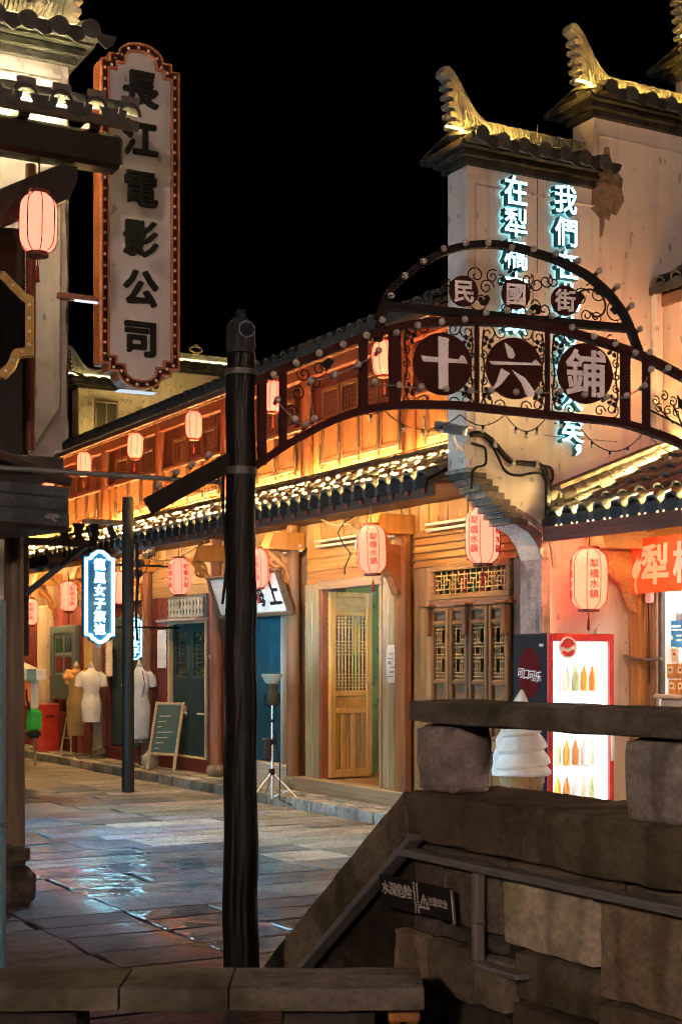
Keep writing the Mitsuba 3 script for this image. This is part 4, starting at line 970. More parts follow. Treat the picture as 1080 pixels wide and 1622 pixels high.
# --- red-fronted house, s 5.15 .. 10
H2 = thing('timber_shop_house', 'dark red fronted timber shop house with a teal double door, middle of the lit row', 'shop house', 'timber shop houses in the lit row')
M0, M1 = 5.13, 10.1
upper_storey(H2, M0, M1, [7.4, 9.8], [(5.3, 6.95, 3), (7.7, 9.4, 3)], 6)
lower_roof(H2, M0, M1, 80)
upper_roof(H2, M0, M1)
add(H2 + '__core_wall', [cbox(0.66, 0.9, M0, 5.73, 0.1, 3.6, 0), cbox(0.66, 0.9, 7.06, 8.3, 0.1, 3.6, 0), cbox(0.66, 0.9, 5.73, 7.06, 2.3, 3.6, 0), cbox(0.72, 0.9, 8.3, M1, 0.1, 3.6, 0), cbox(0.74, 0.9, 5.7, 7.1, 0.1, 2.3, 0)], 'wood', (0.08, 0.03, 0.03), tone=0.2)
planks(H2, M0, M1, 3.12, 3.4, 0.22, (0.24, 0.12, 0.05), 0.61, 'frieze_board')
boards(H2, M0, M1, 2.68, 3.12, 0.15, (0.28, 0.19, 0.10), 0.61, 'lintel_board', 0.012)
planks(H2, M0, 5.70, 0.13, 2.68, 0.19, MAROON)
planks(H2, 7.12, 8.25, 0.13, 2.68, 0.2, MAROON)
add(H2 + '__plinth_board', cbox(0.57, 0.68, M0, M1, 0.13, 0.33), 'wood', MAROON, tone=0.8)
add(H2 + '__door_frame', [cbox(0.57, 0.66, 5.69, 5.74, 0.33, 2.31), cbox(0.57, 0.66, 7.05, 7.11, 0.33, 2.31), cbox(0.572, 0.66, 5.74, 7.05, 0.30, 0.35), cbox(0.572, 0.66, 5.74, 7.05, 2.27, 2.32)], 'wood', (0.55, 0.42, 0.26), tone=0.3)
for a, b in ((5.74, 6.395), (6.395, 7.05)):
    k = add(H2 + '__door_leaf', [cbox(0.63, 0.67, a + .005, b - .005, 0.35, 1.5, .01), cbox(0.63, 0.67, a + .005, a + .13, 1.5, 2.27), cbox(0.63, 0.67, b - .13, b - .005, 1.5, 2.27), cbox(0.632, 0.67, a + .13, b - .13, 2.16, 2.27)], 'paint', (0.025, 0.05, 0.055))
    add(k + '__lattice', lattice(0.64, a + .13, b - .13, 1.5, 2.16, np.linspace(a + .13, b - .13, 7), np.linspace(1.5, 2.16, 11), 0.018), 'paint', (0.03, 0.05, 0.05))
    for i in range(6):
        for j in range(10):
            edge = i in (0, 5) or j in (0, 1, 8, 9)
            if edge or RNG.random() < 0.75:
                col = (0.62, 0.40, 0.08) if edge and RNG.random() < 0.75 else [(0.3, 0.03, 0.03), (0.03, 0.14, 0.06), (0.2, 0.02, 0.05)][int(RNG.integers(3))]
                s_a, z_a = a + .13 + (b - a - .26) * i / 6, 1.5 + .066 * j
                add(k + '__glass_pane', cbox(0.662, 0.667, s_a + .008, s_a + (b - a - .26) / 6 - .008, z_a + .008, z_a + .058, 0), 'paint', col)
    add(k + '__handle_bar', cyl((0.60, a + .1 if a < 6 else a + .05, 0.97), (0.60, a + .3 if a < 6 else b - .1, 0.97), 0.014, n=8), 'paint', (0.75, 0.7, 0.6), smooth=40)
add(H2 + '__transom_lattice', lattice(0.585, 5.72, 7.1, 2.34, 2.66, np.linspace(5.72, 7.1, 14), np.linspace(2.34, 2.66, 5), 0.025, 0.012) + [cbox(0.61, 0.64, 5.72, 7.1, 2.34, 2.66, 0)], 'paint', (0.07, 0.13, 0.13))
add(H2 + '__transom_balusters', [lathe([(0, 2.35), (.03, 2.37), (.012, 2.45), (.03, 2.5), (.012, 2.56), (.03, 2.63), (0, 2.65)], 8, (0.56, s_, 0)) for s_ in np.linspace(5.8, 7.0, 11)], 'paint', (0.45, 0.5, 0.48), smooth=40)
add(H2 + '__canopy_shelf', cbox(0.40, 0.6, 5.66, 7.16, 2.30, 2.34), 'wood', (0.4, 0.34, 0.3), tone=0.8)
round_column(H2, 5.18, 0.5, rgb=(0.30, 0.12, 0.06))
round_column(H2, 7.75, 0.5, rgb=(0.22, 0.10, 0.06))
round_column(H2, 9.86, 0.46, rgb=(0.34, 0.26, 0.2))
for s_ in (5.18, 7.75):
    beam_end(H2, s_)
add(H2 + '__side_door', [cbox(0.64, 0.68, 8.32, 9.0, 0.35, 2.45), cbox(0.64, 0.68, 9.02, 9.7, 0.35, 2.45)], 'paint', (0.03, 0.06, 0.065))
planks(H2, 9.72, M1, 0.13, 2.68, 0.2, (0.2, 0.06, 0.05))
d = thing('diamond_notice', 'white diamond shaped notice on the dark red post beside the teal door', 'notice')
add(d, plate(Polygon([(0, .23), (.13, 0), (0, -.23), (-.13, 0)]), (0.575, 5.42, 1.79), *FACE_T, 0.012), 'paint', (0.72, 0.66, 0.66))
d = thing('wall_notice', 'pale rectangular notice sheet on the dark red front left of the sandwich board', 'notice')
add(d, cbox(0.585, 0.592, 7.2, 7.55, 1.62, 2.2, 0), 'paint', (0.62, 0.66, 0.70))

# --- far house, s 10.1 .. 15
H3 = thing('timber_shop_house', 'farthest timber shop house of the row with a cream column and a green shuttered window', 'shop house', 'timber shop houses in the lit row')
F0, F1 = 10.11, 15.2
upper_storey(H3, F0, F1, [12.2, 14.6], [(10.3, 11.9, 3), (12.6, 14.2, 3)], 5)
lower_roof(H3, F0, F1, 0)
upper_roof(H3, F0, F1)
add(H3 + '__core_wall', cbox(0.66, 0.9, F0, F1, 0.1, 3.6, 0), 'wood', (0.12, 0.05, 0.04), tone=0.2)
planks(H3, F0, F1, 2.68, 3.4, 0.25, (0.25, 0.145, 0.075), 0.61, 'frieze_board')
planks(H3, F0, F1, 0.13, 2.68, 0.25, (0.24, 0.06, 0.05), 0.61)
add(H3 + '__cream_column', cbox(0.46, 0.64, 12.68, 13.2, 0.13, 2.75, 0.02), 'plaster', (0.72, 0.6, 0.42))
wn = add(H3 + '__shuttered_window', [cbox(0.52, 0.6, 11.2, 12.62, 1.05, 1.5, .01), cbox(0.52, 0.6, 11.2, 12.62, 2.22, 2.36, .01), cbox(0.52, 0.6, 11.2, 11.4, 1.5, 2.22), cbox(0.52, 0.6, 12.4, 12.62, 1.5, 2.22)], 'paint', (0.11, 0.16, 0.155))
add(wn + '__lattice', lattice(0.54, 11.4, 12.4, 1.5, 2.22, [11.9], [1.86], 0.05, 0.03) + lattice(0.55, 11.4, 12.4, 1.5, 2.22, np.linspace(11.4, 12.4, 12), np.linspace(1.5, 2.22, 9), 0.018, 0.02), 'paint', (0.26, 0.3, 0.29))
for i, c in enumerate([(.03, .1, .05), (.04, .06, .09), (.22, .04, .04), (.12, .03, .04)]):
    s_a, z_a = (12.15, 11.65)[i % 2], (2.02, 1.68)[i // 2]
    add(wn + '__glass_pane', cbox(0.535, 0.548, s_a - .17, s_a + .17, z_a - .12, z_a + .12, 0), 'paint', c)
add(H3 + '__gold_plaque', cbox(0.5, 0.56, 10.3, 10.7, 1.6, 2.35, 0.02), 'paint', (0.5, 0.36, 0.16))
for s_ in (10.15, 12.3, 14.6):
    beam_end(H3, s_)


# ------------------------------------------------------------------ white stepped gable
def gable_cap(owner, t0, t1, z, sf, sb, tip=None, side=-1, pitch=0.235, lit=None, horn=1.0, over=0.17):
    """Cornice, short tiles to both sides, a ridge of upright tiles and an upswept end on top of a wall between t0 and t1."""
    o = over
    sm = (sf + sb) / 2
    for k, (dz, dp) in enumerate(((0.0, 0.05), (0.06, 0.10), (0.12, 0.16))):
        add(owner + '__cornice', cbox(t0 - dp * (side < 0), t1 + dp * (side > 0), sf - dp, sb + dp, z + dz + .002 * k, z + dz + 0.06, 0.006), 'stone', (0.04, 0.036, 0.032))
    n = max(2, int(round((t1 - t0 + o) / pitch)))
    a0, a1 = (t0 - o, t1) if side < 0 else (t0, t1 + o)
    length = (sb - sf) / 2 + 0.34
    for i in range(n):
        tc = a0 + (i + 0.5) * (a1 - a0) / n
        lift = 0.05 * max(0, 1 - abs(tc - (a0 if side < 0 else a1)) / 0.5) ** 2
        for sg in (-1, 1):
            m = cover_tile(length, 0.062, 0.074)
            m = moved(m, rot((0, 1, 0), -14))
            m = moved(m, rot((0, 0, 1), 90 if sg < 0 else -90))
            m = moved(m, trimesh.transformations.translation_matrix((tc, sm + sg * length * math.cos(math.radians(14)), z + 0.15 + lift)))
            k = add(owner + '__gable_tile', m, 'tile', TILE, smooth=35)
            if sg < 0:
                add(k + '__end_cap', plate(Point(0, 0).buffer(0.073, 8), (tc, sm - length * 0.9703, z + 0.15 + lift), (1, 0, 0), (0, 0, 1), 0.015), 'tile', tuple(1.4 * c for c in TILE))
        drip = plate(Polygon([(-.085, .015), (.085, .015), (.06, -.05), (0, -.09), (-.06, -.05)]), (tc + (a1 - a0) / n / 2, sm - length * 0.955, z + 0.145), (1, 0, 0), (0, 0, 1), 0.014)
        add(owner + '__drip_tile', drip, 'tile', TILE)
    add(owner + '__roof_bed', moved(cbox(a0 + .04, a1 - 0.02, -length * .9, length * .9, -.05, 0.0, 0), trimesh.transformations.translation_matrix((0, sm, z + 0.20))), 'stone', (0.05, 0.045, 0.04))
    # ridge of upright tiles: thin leaning leaves
    zr = z + 0.29
    q = np.arange(a0 + 0.3 if side < 0 else a0, a1 if side < 0 else a1 - 0.3, 0.034)
    leaves = []
    for tq in q:
        h = 0.185 + RNG.uniform(-.006, .006)
        d = 0.05
        v = np.array([[tq, sm - .10, zr], [tq + .020, sm - .10, zr], [tq + .020 + side * d, sm - .085, zr + h], [tq + side * d, sm - .085, zr + h],
                      [tq, sm + .10, zr], [tq + .020, sm + .10, zr], [tq + .020 + side * d, sm + .085, zr + h], [tq + side * d, sm + .085, zr + h]])
        f = np.array([[0, 1, 2], [0, 2, 3], [4, 6, 5], [4, 7, 6], [0, 4, 5], [0, 5, 1], [3, 2, 6], [3, 6, 7], [0, 3, 7], [0, 7, 4], [1, 5, 6], [1, 6, 2]])
        leaves.append(trimesh.Trimesh(v, f, process=False))
    add(owner + '__ridge_tiles', leaves, 'tile', (0.15, 0.145, 0.135), kind='stuff')
    add(owner + '__ridge_bed', cbox(a0 + .2, a1 - .003, sm - .12, sm + .12, z + 0.22, zr, 0.01), 'stone', (0.15, 0.14, 0.13))
    # upswept end
    e = a0 if side < 0 else a1
    sgn = 1 if side < 0 else -1
    H = horn * 0.88
    outer = [(0.62, 0.0), (0.60, 0.17), (0.46, 0.22), (0.32, 0.34), (0.22, 0.50), (0.12, 0.66), (0.04, 0.74), (-0.02, 0.73), (-0.03, 0.66), (0.03, 0.62)]
    comb = []
    for k in range(5):
        y = 0.58 - 0.10 * k
        comb += [(0.065 + .012 * k, y), (0.01 + .012 * k, y - .012), (0.01 + .012 * k, y - .055), (0.07 + .012 * k, y - .062)]
    poly = Polygon([(e + sgn * x, zr - .02 + H * y) for x, y in outer + comb + [(0.12, 0.04), (0.16, 0.0)]]).buffer(0)
    k = add(owner + '__upswept_end', plate(poly, (0, sm + .07, 0), (1, 0, 0), (0, 0, 1), 0.14), 'tile', (0.19, 0.18, 0.165))
    fins = []
    for j in range(9):
        x0, y0 = 0.56 - .042 * j, 0.02
        x1, y1 = 0.36 - .036 * j, min(0.6, 0.24 + .045 * j)
        fins.append(tube([(e + sgn * x0, sm - .075, zr + H * y0), (e + sgn * (x0 * .6 + x1 * .4), sm - .078, zr + H * (y0 * .5 + y1 * .5)), (e + sgn * x1, sm - .075, zr + H * y1)], 0.011, 5))
    fins.append(tube([(e + sgn * x, sm - .075, zr + y) for x, y in spiral((0.40, 0.11), 0.07, 1.2, 0, 1, 14)], 0.012, 5))
    add(k + '__carved_relief', fins, 'tile', (0.21, 0.2, 0.185), smooth=50)
    if lit:
        b0, b1, col, w = lit
        add(owner + '__ridge_light_strip', cyl((b0, sm - .21, zr + 0.01), (b1, sm - .21, zr + 0.01), 0.007, n=6), 'lamp_skin', emit=col, weight=w)


SG, SB = -2.156, -1.83
G = thing('white_gable', 'tall weathered white stepped gable wall with tiled caps, carrying the glowing wall characters', 'gable wall')
prof = [(-0.24, 3.47), (-0.24, 6.29), (1.226, 6.29), (1.226, 6.99), (2.55, 6.99), (2.55, 7.68), (4.6, 7.68), (4.6, 0.0), (0.6, 0.0), (0.6, 2.69), (0.545, 2.82), (0.45, 2.93), (0.30, 3.0)]
st = []
for k in range(8):
    t_ = 0.30 - 0.0675 * k
    st += [(t_, 3.0 + 0.058 * (k + 1)), (t_ - 0.0675, 3.0 + 0.058 * (k + 1))]
poly = Polygon(prof + st).buffer(0)
add(G + '__wall', plate(poly, (0, SB, 0), (1, 0, 0), (0, 0, 1), SB - SG), 'plaster', WHITEWASH, tone=0.5)
for k in range(8):
    t_ = 0.30 - 0.0675 * k
    add(G + '__corbel_brick', cbox(t_ - 0.0675 - .004, t_ + 0.14, SG - 0.016, SB + .01, 3.0 + 0.058 * k + .003, 3.0 + 0.058 * (k + 1), 0.005), 'stone', vary((0.17, 0.145, 0.13)))
arc = [(0.30, 3.0), (0.47, 3.0), (0.60, 2.93), (0.665, 2.83), (0.69, 2.69), (0.60, 2.69), (0.545, 2.82), (0.45, 2.93)]
add(G + '__curved_corbel', plate(Polygon(arc), (0, SB + .01, 0), (1, 0, 0), (0, 0, 1), SB - SG + .03), 'stone', (0.21, 0.17, 0.155))
add(G + '__edge_band', cbox(0.592, 0.70, SG - .012, SB + .005, 0.0, 2.688, 0.006), 'stone', (0.30, 0.25, 0.25))
add(G + '__edge_band', plate(Polygon([(0.33, 3.15), (0.50, 3.08), (0.68, 2.95), (0.75, 2.80), (0.78, 2.60), (0.73, 2.60), (0.705, 2.79), (0.64, 2.92), (0.47, 3.04), (0.33, 3.1)]), (0, SG, 0), (1, 0, 0), (0, 0, 1), 0.012), 'stone', (0.32, 0.27, 0.26))
add(G + '__cap_stone', cbox(-0.27, -0.05, SG - 0.02, SB + .01, 3.464, 3.50, 0.006), 'stone', (0.4, 0.36, 0.33))
# moulded line under the cornice and down the edge
add(G + '__moulding', [cbox(-0.14, 1.226, SG - .010, SG, 6.12, 6.14, 0.003), cbox(-0.16, -0.14, SG - .010, SG, 3.6, 6.14, 0.003), cbox(1.29, 2.5, SG - .010, SG, 6.82, 6.84, 0.003), cbox(1.27, 1.29, SG - .010, SG, 6.4, 6.84, 0.003)], 'plaster', (0.52, 0.47, 0.42))
# patch where the plaster has come off below the step
pp = [(1.20, 6.10), (1.22, 6.42), (1.27, 6.52), (1.30, 6.62), (1.34, 6.60), (1.36, 6.72), (1.41, 6.73), (1.43, 6.60), (1.49, 6.57), (1.52, 6.50), (1.58, 6.44), (1.57, 6.34), (1.60, 6.24), (1.55, 6.16), (1.50, 6.08), (1.44, 6.10), (1.41, 6.02), (1.36, 6.04), (1.33, 5.86), (1.30, 5.84), (1.31, 6.02), (1.26, 6.05)]
add(G + '__peeled_patch', plate(Polygon(pp).buffer(.015).buffer(-.01), (0, SG, 0), (1, 0, 0), (0, 0, 1), 0.003), 'stone', (0.30, 0.22, 0.17), label='brown patch where the plaster has peeled')
for t_, z_, w_, h_ in ((0.55, 5.4, .008, 1.4), (0.62, 3.86, .9, .007), (0.50, 4.4, .007, .9)):
    add(G + '__crack', cbox(t_, t_ + w_, SG - .003, SG, z_, z_ + h_, 0), 'stone', (0.24, 0.19, 0.16))
gable_cap(G, -0.24, 1.22, 6.29, SG, SB, lit=(-0.5, 0.45, (520, 300, 60), 2))
gable_cap(G, 1.226, 2.545, 6.99, SG, SB, lit=(0.98, 2.5, (520, 300, 60), 2))
gable_cap(G, 2.55, 4.6, 7.68, SG, SB, lit=(2.3, 4.4, (520, 300, 60), 2))

# glowing characters on the gable
SGN = thing('glowing_wall_sign', 'two columns of blue white glowing characters standing on the white gable wall', 'neon sign')
for col, t_, zc, step in (('我們在此等你久矣', 0.82, 6.113, 0.311), ('在犁橋古鎮', 0.245, 6.106, 0.30)):
    for i, ch in enumerate(col):
        g_ = affinity.scale(glyph(ch, 0.285, 0.014), 0.97, 1.0, origin=(0, 0))
        k = add(SGN + '__character', plate(g_.buffer(0.004), (t_ + .012 * i * (t_ > .5), SG - .02, zc - step * i), *FACE_S, 0.07), 'paint', (0.02, 0.10, 0.12))
        add(k + '__lit_face', plate(g_, (t_ + .012 * i * (t_ > .5), SG - .092, zc - step * i), *FACE_S, 0.004), 'lamp_skin', emit=NEON, weight=0.7)
        add(k + '__added_halo_light', plate(g_.buffer(-.003), (t_ + .012 * i * (t_ > .5), SG - .013, zc - step * i), *FACE_S, 0.006), 'lamp_skin', emit=(1.2, 4.6, 5.4), weight=0.3)  # glow added behind each character to make a halo on the wall
        add(k + '__stand_off', [cyl((t_ + x, SG, zc - step * i + y), (t_ + x, SG - .032, zc - step * i + y), 0.008, n=6) for x, y in ((-.06, .05), (.06, -.05))], 'steel')
comma = union_all([Point(0, 0).buffer(.035), Polygon([(.034, .01), (.03, -.03), (-.03, -.075), (-.035, -.065), (0, -.03)])])
k = add(SGN + '__comma', plate(comma.buffer(.004), (0.98, SG - .03, 3.755), *FACE_S, 0.05), 'paint', (0.02, 0.10, 0.12))
add(k + '__lit_face', plate(comma, (0.98, SG - .082, 3.755), *FACE_S, 0.004), 'lamp_skin', emit=NEON, weight=0.3)

# surveillance camera and cables on the gable
cctv = thing('surveillance_camera', 'white and black surveillance camera on a bracket at the gable corner above the tiled eave', 'camera')
c0 = np.array([-0.42, SG - .06, 3.80])
mm = row_frame(-0.44, SG - .05, 3.83, 0) @ rot((0, 0, 1), -58) @ rot((0, 1, 0), 14)
add(cctv + '__body', [cbox(-.17, .13, -.045, .045, -.04, .045, 0.015)], 'paint', (0.10, 0.10, 0.10), M=mm)
add(cctv + '__hood', cbox(-.16, .18, -.052, .052, .035, .052, 0.006), 'paint', (0.16, 0.155, 0.15), M=mm)
add(cctv + '__lens', cyl((.13, 0, 0), (.145, 0, 0), .028, n=14), 'steel', M=mm)
add(cctv + '__mount', [tube([(-.44, SG - .05, 3.78), (-.38, SG - .02, 3.68), (-.26, SG + .05, 3.66)], 0.022, 8), cbox(-.275, -.235, SG + .0, SG + .11, 3.58, 3.74, 0.01)], 'paint', (0.55, 0.54, 0.52))
cb = thing('cable_bundle', 'bundle of thick black cables looping along the white gable wall down to the tiled roof', 'cables')
y_ = SG - .05
for pts, r_ in (([(-.24, 3.80), (-.12, 3.82), (0.0, 3.76), (0.12, 3.64), (0.22, 3.57), (0.42, 3.575), (0.55, 3.57), (0.62, 3.50), (0.63, 3.3), (0.63, 3.1), (0.66, 2.98), (0.74, 2.92), (0.85, 2.93)], 0.028),
                ([(-.05, 3.78), (0.04, 3.66), (0.10, 3.55), (0.13, 3.5), (0.2, 3.46), (0.32, 3.45), (0.45, 3.49), (0.56, 3.5), (0.62, 3.42), (0.655, 3.2), (0.66, 3.05), (0.70, 2.95)], 0.013),
                ([(-.23, 3.72), (-.1, 3.7), (-.07, 3.68), (-.06, 3.52), (-.22, 3.5), (-.23, 3.3)], 0.012), ([(.60, 3.56), (.68, 3.55), (.70, 3.46), (.66, 3.40)], 0.016), ([(.76, 3.4), (.78, 3.28), (.72, 3.18), (.68, 3.05)], 0.008)):
    q = np.array(pts)
    tq = np.linspace(0, 1, len(q) * 4)
    x_ = np.interp(tq, np.linspace(0, 1, len(q)), q[:, 0])
    z_ = np.interp(tq, np.linspace(0, 1, len(q)), q[:, 1])
    ker = np.array([.25, .5, .25])
    for _ in range(3):
        x_[1:-1], z_[1:-1] = np.convolve(x_, ker, 'valid'), np.convolve(z_, ker, 'valid')
    add(cb + '__cable', tube(np.column_stack([x_, np.full(len(x_), y_ - r_ * .3), z_]), r_, 7), 'paint', BLACK, smooth=60)
for t_, z_ in ((.23, 3.57), (.50, 3.575), (.63, 3.25), (.02, 3.73)):
    add(cb + '__clip', cbox(t_ - .02, t_ + .02, SG - .085, SG, z_ - .035, z_ + .035, 0.005), 'paint', (0.35, 0.34, 0.32))

# ------------------------------------------------------------------ right shop beside the gable
R = thing('corner_shop', 'low timber corner shop with black tiled eave against the white gable, its counter brightly lit', 'shop')
tile_roof(R, -6.2, SG - .03, 0.24, (0.62, 3.06), (2.3, 3.88), 6, 120, colour=(0.05, 0.047, 0.044), r=0.088, lit=(0.07, 0.065, (420, 290, 95), 4))
# larger row of tiles that climbs along the wall
for k in range(12):
    q = k / 12
    m = moved(cover_tile(0.19, 0.105, 0.12, 0.02, 9), rot((0, 1, 0), -21))
    m = moved(m, trimesh.transformations.translation_matrix((0.70 + 1.72 * q, SG - .13, 3.24 + 0.66 * q)))
    add(R + '__verge_tile', m, 'tile', (0.085, 0.08, 0.075), smooth=40)
add(R + '__verge_coping', plate(Polygon([(0.66, 3.33), (2.45, 4.02), (2.45, 4.06), (0.66, 3.37)]), (0, SG, 0), (1, 0, 0), (0, 0, 1), 0.22), 'stone', (0.12, 0.09, 0.07))
add(R + '__wall_wash_strip', cyl((0.80, SG - .285, 3.185), (2.25, SG - .285, 3.895), 0.009, n=6), 'lamp_skin', emit=(620, 410, 140), weight=4)
add(R + '__eave_lamp', cyl((0.66, -6.0, 2.955), (0.66, SG - .12, 2.955), 0.010, n=6), 'lamp_skin', emit=(420, 250, 110), weight=5)
add(R + '__eave_board', cbox(0.58, 0.61, -6.2, SG - .05, 2.84, 2.98, 0.004), 'wood', (0.2, 0.06, 0.04), tone=0.8)
for r_ in np.arange(-6.1, SG - .1, 0.24):
    add(R + '__rafter_end', moved(cbox(0, 1.2, r_ - .045, r_ + .045, -.14, -.075, 0.006), np.array([[.9, 0, -.43, .60], [0, 1, 0, 0], [.43, 0, .9, 3.06], [0, 0, 0, 1.0]])), 'wood', (0.34, 0.12, 0.07), tone=0.3)
add(R + '__purlin', cyl((1.35, -6.2, 3.06), (1.35, SG - .02, 3.06), 0.07, n=12), 'wood', (0.42, 0.22, 0.08), tone=0.8, smooth=40)
add(R + '__front_post', cbox(1.63, 1.80, SG - .20, SG - .03, 0.1, 3.2, 0.02), 'wood', (0.42, 0.23, 0.09), tone=0.2)
planks(R, SG - .36, SG - .205, 0.13, 2.95, 0.08, (0.24, 0.17, 0.10), 1.70)
add(R + '__beam_end', plate(Polygon([(1.9, 2.96), (1.05, 2.96), (1.12, 2.80), (1.9, 2.80)]), (0, SG - .06, 0), (1, 0, 0), (0, 0, 1), 0.26), 'wood', (0.46, 0.30, 0.13), tone=0.75)
sp = spiral((1.36, 2.64), 0.105, 1.6, 1.4, -1, 24)
add(R + '__carved_bracket', [tube(np.column_stack([sp[:, 0], np.full(24, SG - .13), sp[:, 1]]), np.linspace(.035, .012, 24), 8), plate(Polygon([(1.25, 2.78), (1.64, 2.78), (1.64, 2.18), (1.58, 2.2), (1.5, 2.36), (1.46, 2.46), (1.36, 2.52)]), (0, SG - .1, 0), (1, 0, 0), (0, 0, 1), 0.06)], 'wood', (0.40, 0.21, 0.08), tone=0.75, smooth=40)
boards(R, -6.2, SG - .04, 2.9, 3.2, 0.1, HONEY, 1.72, 'fascia_board')
add(R + '__counter', cbox(1.66, 2.1, -6.2, SG - .45, 0.13, 1.36, 0.02), 'paint', (0.78, 0.8, 0.8))
add(R + '__counter_top', cbox(1.6, 2.12, -6.2, SG - .42, 1.36, 1.40, 0.01), 'paint', (0.55, 0.5, 0.45))
add(R + '__window_post', cbox(1.68, 1.74, SG - .45, SG - .40, 1.40, 2.9), 'wood', (0.08, 0.07, 0.07), tone=0.3)
add(R + '__room_wall', [cbox(3.4, 3.5, -6.2, SG - .02, 0, 3.2, 0), cbox(1.75, 3.4, SG - .08, SG - .02, 0, 3.2, 0)], 'paint', (0.70, 0.74, 0.70))
add(R + '__room_ceiling', cbox(1.72, 3.4, -6.2, SG - .02, 3.02, 3.08, 0), 'paint', (0.7, 0.7, 0.68))
add(R + '__ceiling_lamp', [cbox(2.0, 2.6, -4.2, SG - .5, 2.98, 3.0, 0)], 'lamp_skin', emit=(26, 27, 26), weight=3)
planks(R, SG - .42, SG - .05, 1.4, 2.2, 0.09, (0.5, 0.42, 0.34), 2.2, 'back_board')
# conduit across the post
add(R + '__conduit', tube([(1.58, SG - .03, 1.77), (1.6, SG - .15, 1.74), (1.62, SG - .3, 1.73), (1.64, SG - .5, 1.74)], 0.016, 7), 'paint', (0.12, 0.11, 0.09), smooth=40)
add(R + '__lamp_box', cbox(1.64, 1.70, SG - .34, SG - .26, 2.28, 2.38, 0.01), 'paint', (0.7, 0.7, 0.66))
add(R + '__lamp_cable', tube([(1.66, SG - .29, 2.28), (1.66, SG - .30, 2.0), (1.67, SG - .29, 1.5)], 0.006, 5), 'paint', BLACK)

B = thing('shop_banner', 'orange red shop banner with white characters and pale tulips above the lit counter', 'banner')
add(B + '__cloth', cbox(1.565, 1.572, -4.6, SG - .015, 2.37, 2.90, 0), 'cloth', (0.72, 0.13, 0.05))
for i, (ch, s_) in enumerate((('犁', SG - .50), ('橋', SG - .95), ('水', SG - 1.4), ('鎮', SG - 1.85))):
    add(B + '__character', plate(glyph(ch, 0.40, .03), (1.564, s_, 2.64), *FACE_T, 0.003), 'cloth', (0.85, 0.82, 0.74))
for k, (s_, z_, w_, r_) in enumerate(((SG - .10, 2.68, .075, -6), (SG - .23, 2.60, .07, 24))):
    tu = affinity.rotate(union_all([affinity.scale(Point(0, 0).buffer(w_), 0.8, 1.3), Polygon([(-w_ * .7, .02), (-w_ * .4, .15), (0, .07), (w_ * .4, .16), (w_ * .7, .02)])]), -r_, origin=(0, 0))
    f_ = add(B + '__tulip', plate(tu, (1.564, s_, z_), *FACE_T, 0.003), 'cloth', (0.84, 0.68, 0.58))
    add(f_ + '__stem', plate(LineString([(0, -.08), (.02 * (1 - 2 * k), -.17), (.01, -.25)]).buffer(.012), (1.5635, s_, z_ + .02), *FACE_T, 0.002), 'cloth', (0.75, 0.5, 0.3))
n_ = thing('blue_notice', 'blue notice with white lines hanging behind the lit counter', 'notice')
add(n_ + '__board', cbox(2.13, 2.14, SG - .42, SG - .02, 1.86, 2.12, 0), 'paint', (0.03, 0.24, 0.58))
pr = [sbox(-.16 + .02, .06, .0, .085), sbox(-.14, .03, .05, .045), sbox(-.06, -.03, .16, -.012), sbox(-.06, -.075, .16, -.055), Point(-.13, -.04).buffer(.022), Point(.12, .07).buffer(.03)]
add(n_ + '__print', plate(union_all(pr), (2.13, SG - .22, 1.99), *FACE_T, 0.003), 'paint', (0.75, 0.8, 0.85))
k = 0
for row, (z_, xs) in enumerate(((1.40, (.02, .14, .26, .38, .50)), (1.55, (.0, .14, .28, .40)), (1.70, (.06, .3)))):
    for x_ in xs:
        col = ((0.55, 0.32, 0.10), (0.62, 0.40, 0.18), (0.70, 0.66, 0.58), (0.45, 0.22, 0.09))[(k * 7 + row) % 4]
        if row == 2:
            col = (0.72, 0.72, 0.68)
        b = thing('product_box', ('orange tan', 'pale tan', 'white', 'brown')[(k * 7 + row) % 4] * (row < 2) + 'white' * (row == 2) + ' product box, ' + ('first', 'second', 'third', 'fourth', 'fifth')[xs.index(x_)] + ' from the post on the ' + ('bottom', 'middle', 'top')[row] + ' row of the shop counter', 'box', 'product boxes on the shop counter')
        s_ = SG - .56 - x_
        add(b + '__carton', cbox(1.70, 1.78, s_ - .052, s_ + .052, z_ + .002, z_ + .142, 0.006), 'paint', col)
        add(b + '__window', cbox(1.697, 1.70, s_ - .034, s_ + .034, z_ + .05, z_ + .115, 0), 'paint', (0.80, 0.74, 0.62))
        add(b + '__stamp', cbox(1.694, 1.697, s_ - .014, s_ + .014, z_ + .07, z_ + .095, 0), 'paint', (0.25, 0.10, 0.06))
        k += 1
# upper storey of the shop block
U = thing('upper_shop_house', 'upper storey behind the corner shop with a small dark eave and red lit wall', 'house')
add(U + '__wall', cbox(2.03, 2.3, -6.0, SG - .03, 3.9, 5.3, 0), 'plaster', (0.66, 0.52, 0.44))
add(U + '__edge_board', cbox(1.93, 2.02, SG - .10, SG - .01, 3.6, 5.36, 0.008), 'plaster', (0.72, 0.69, 0.64))
tile_roof(U, -6.0, SG - .03, 0.24, (1.93, 5.42), (3.1, 6.0), 4, 40, colour=(0.05, 0.045, 0.04), r=0.085)
add(U + '__eave_board', cbox(1.99, 2.02, -6, SG - .04, 5.22, 5.34), 'wood', (0.2, 0.1, 0.06), tone=0.8)

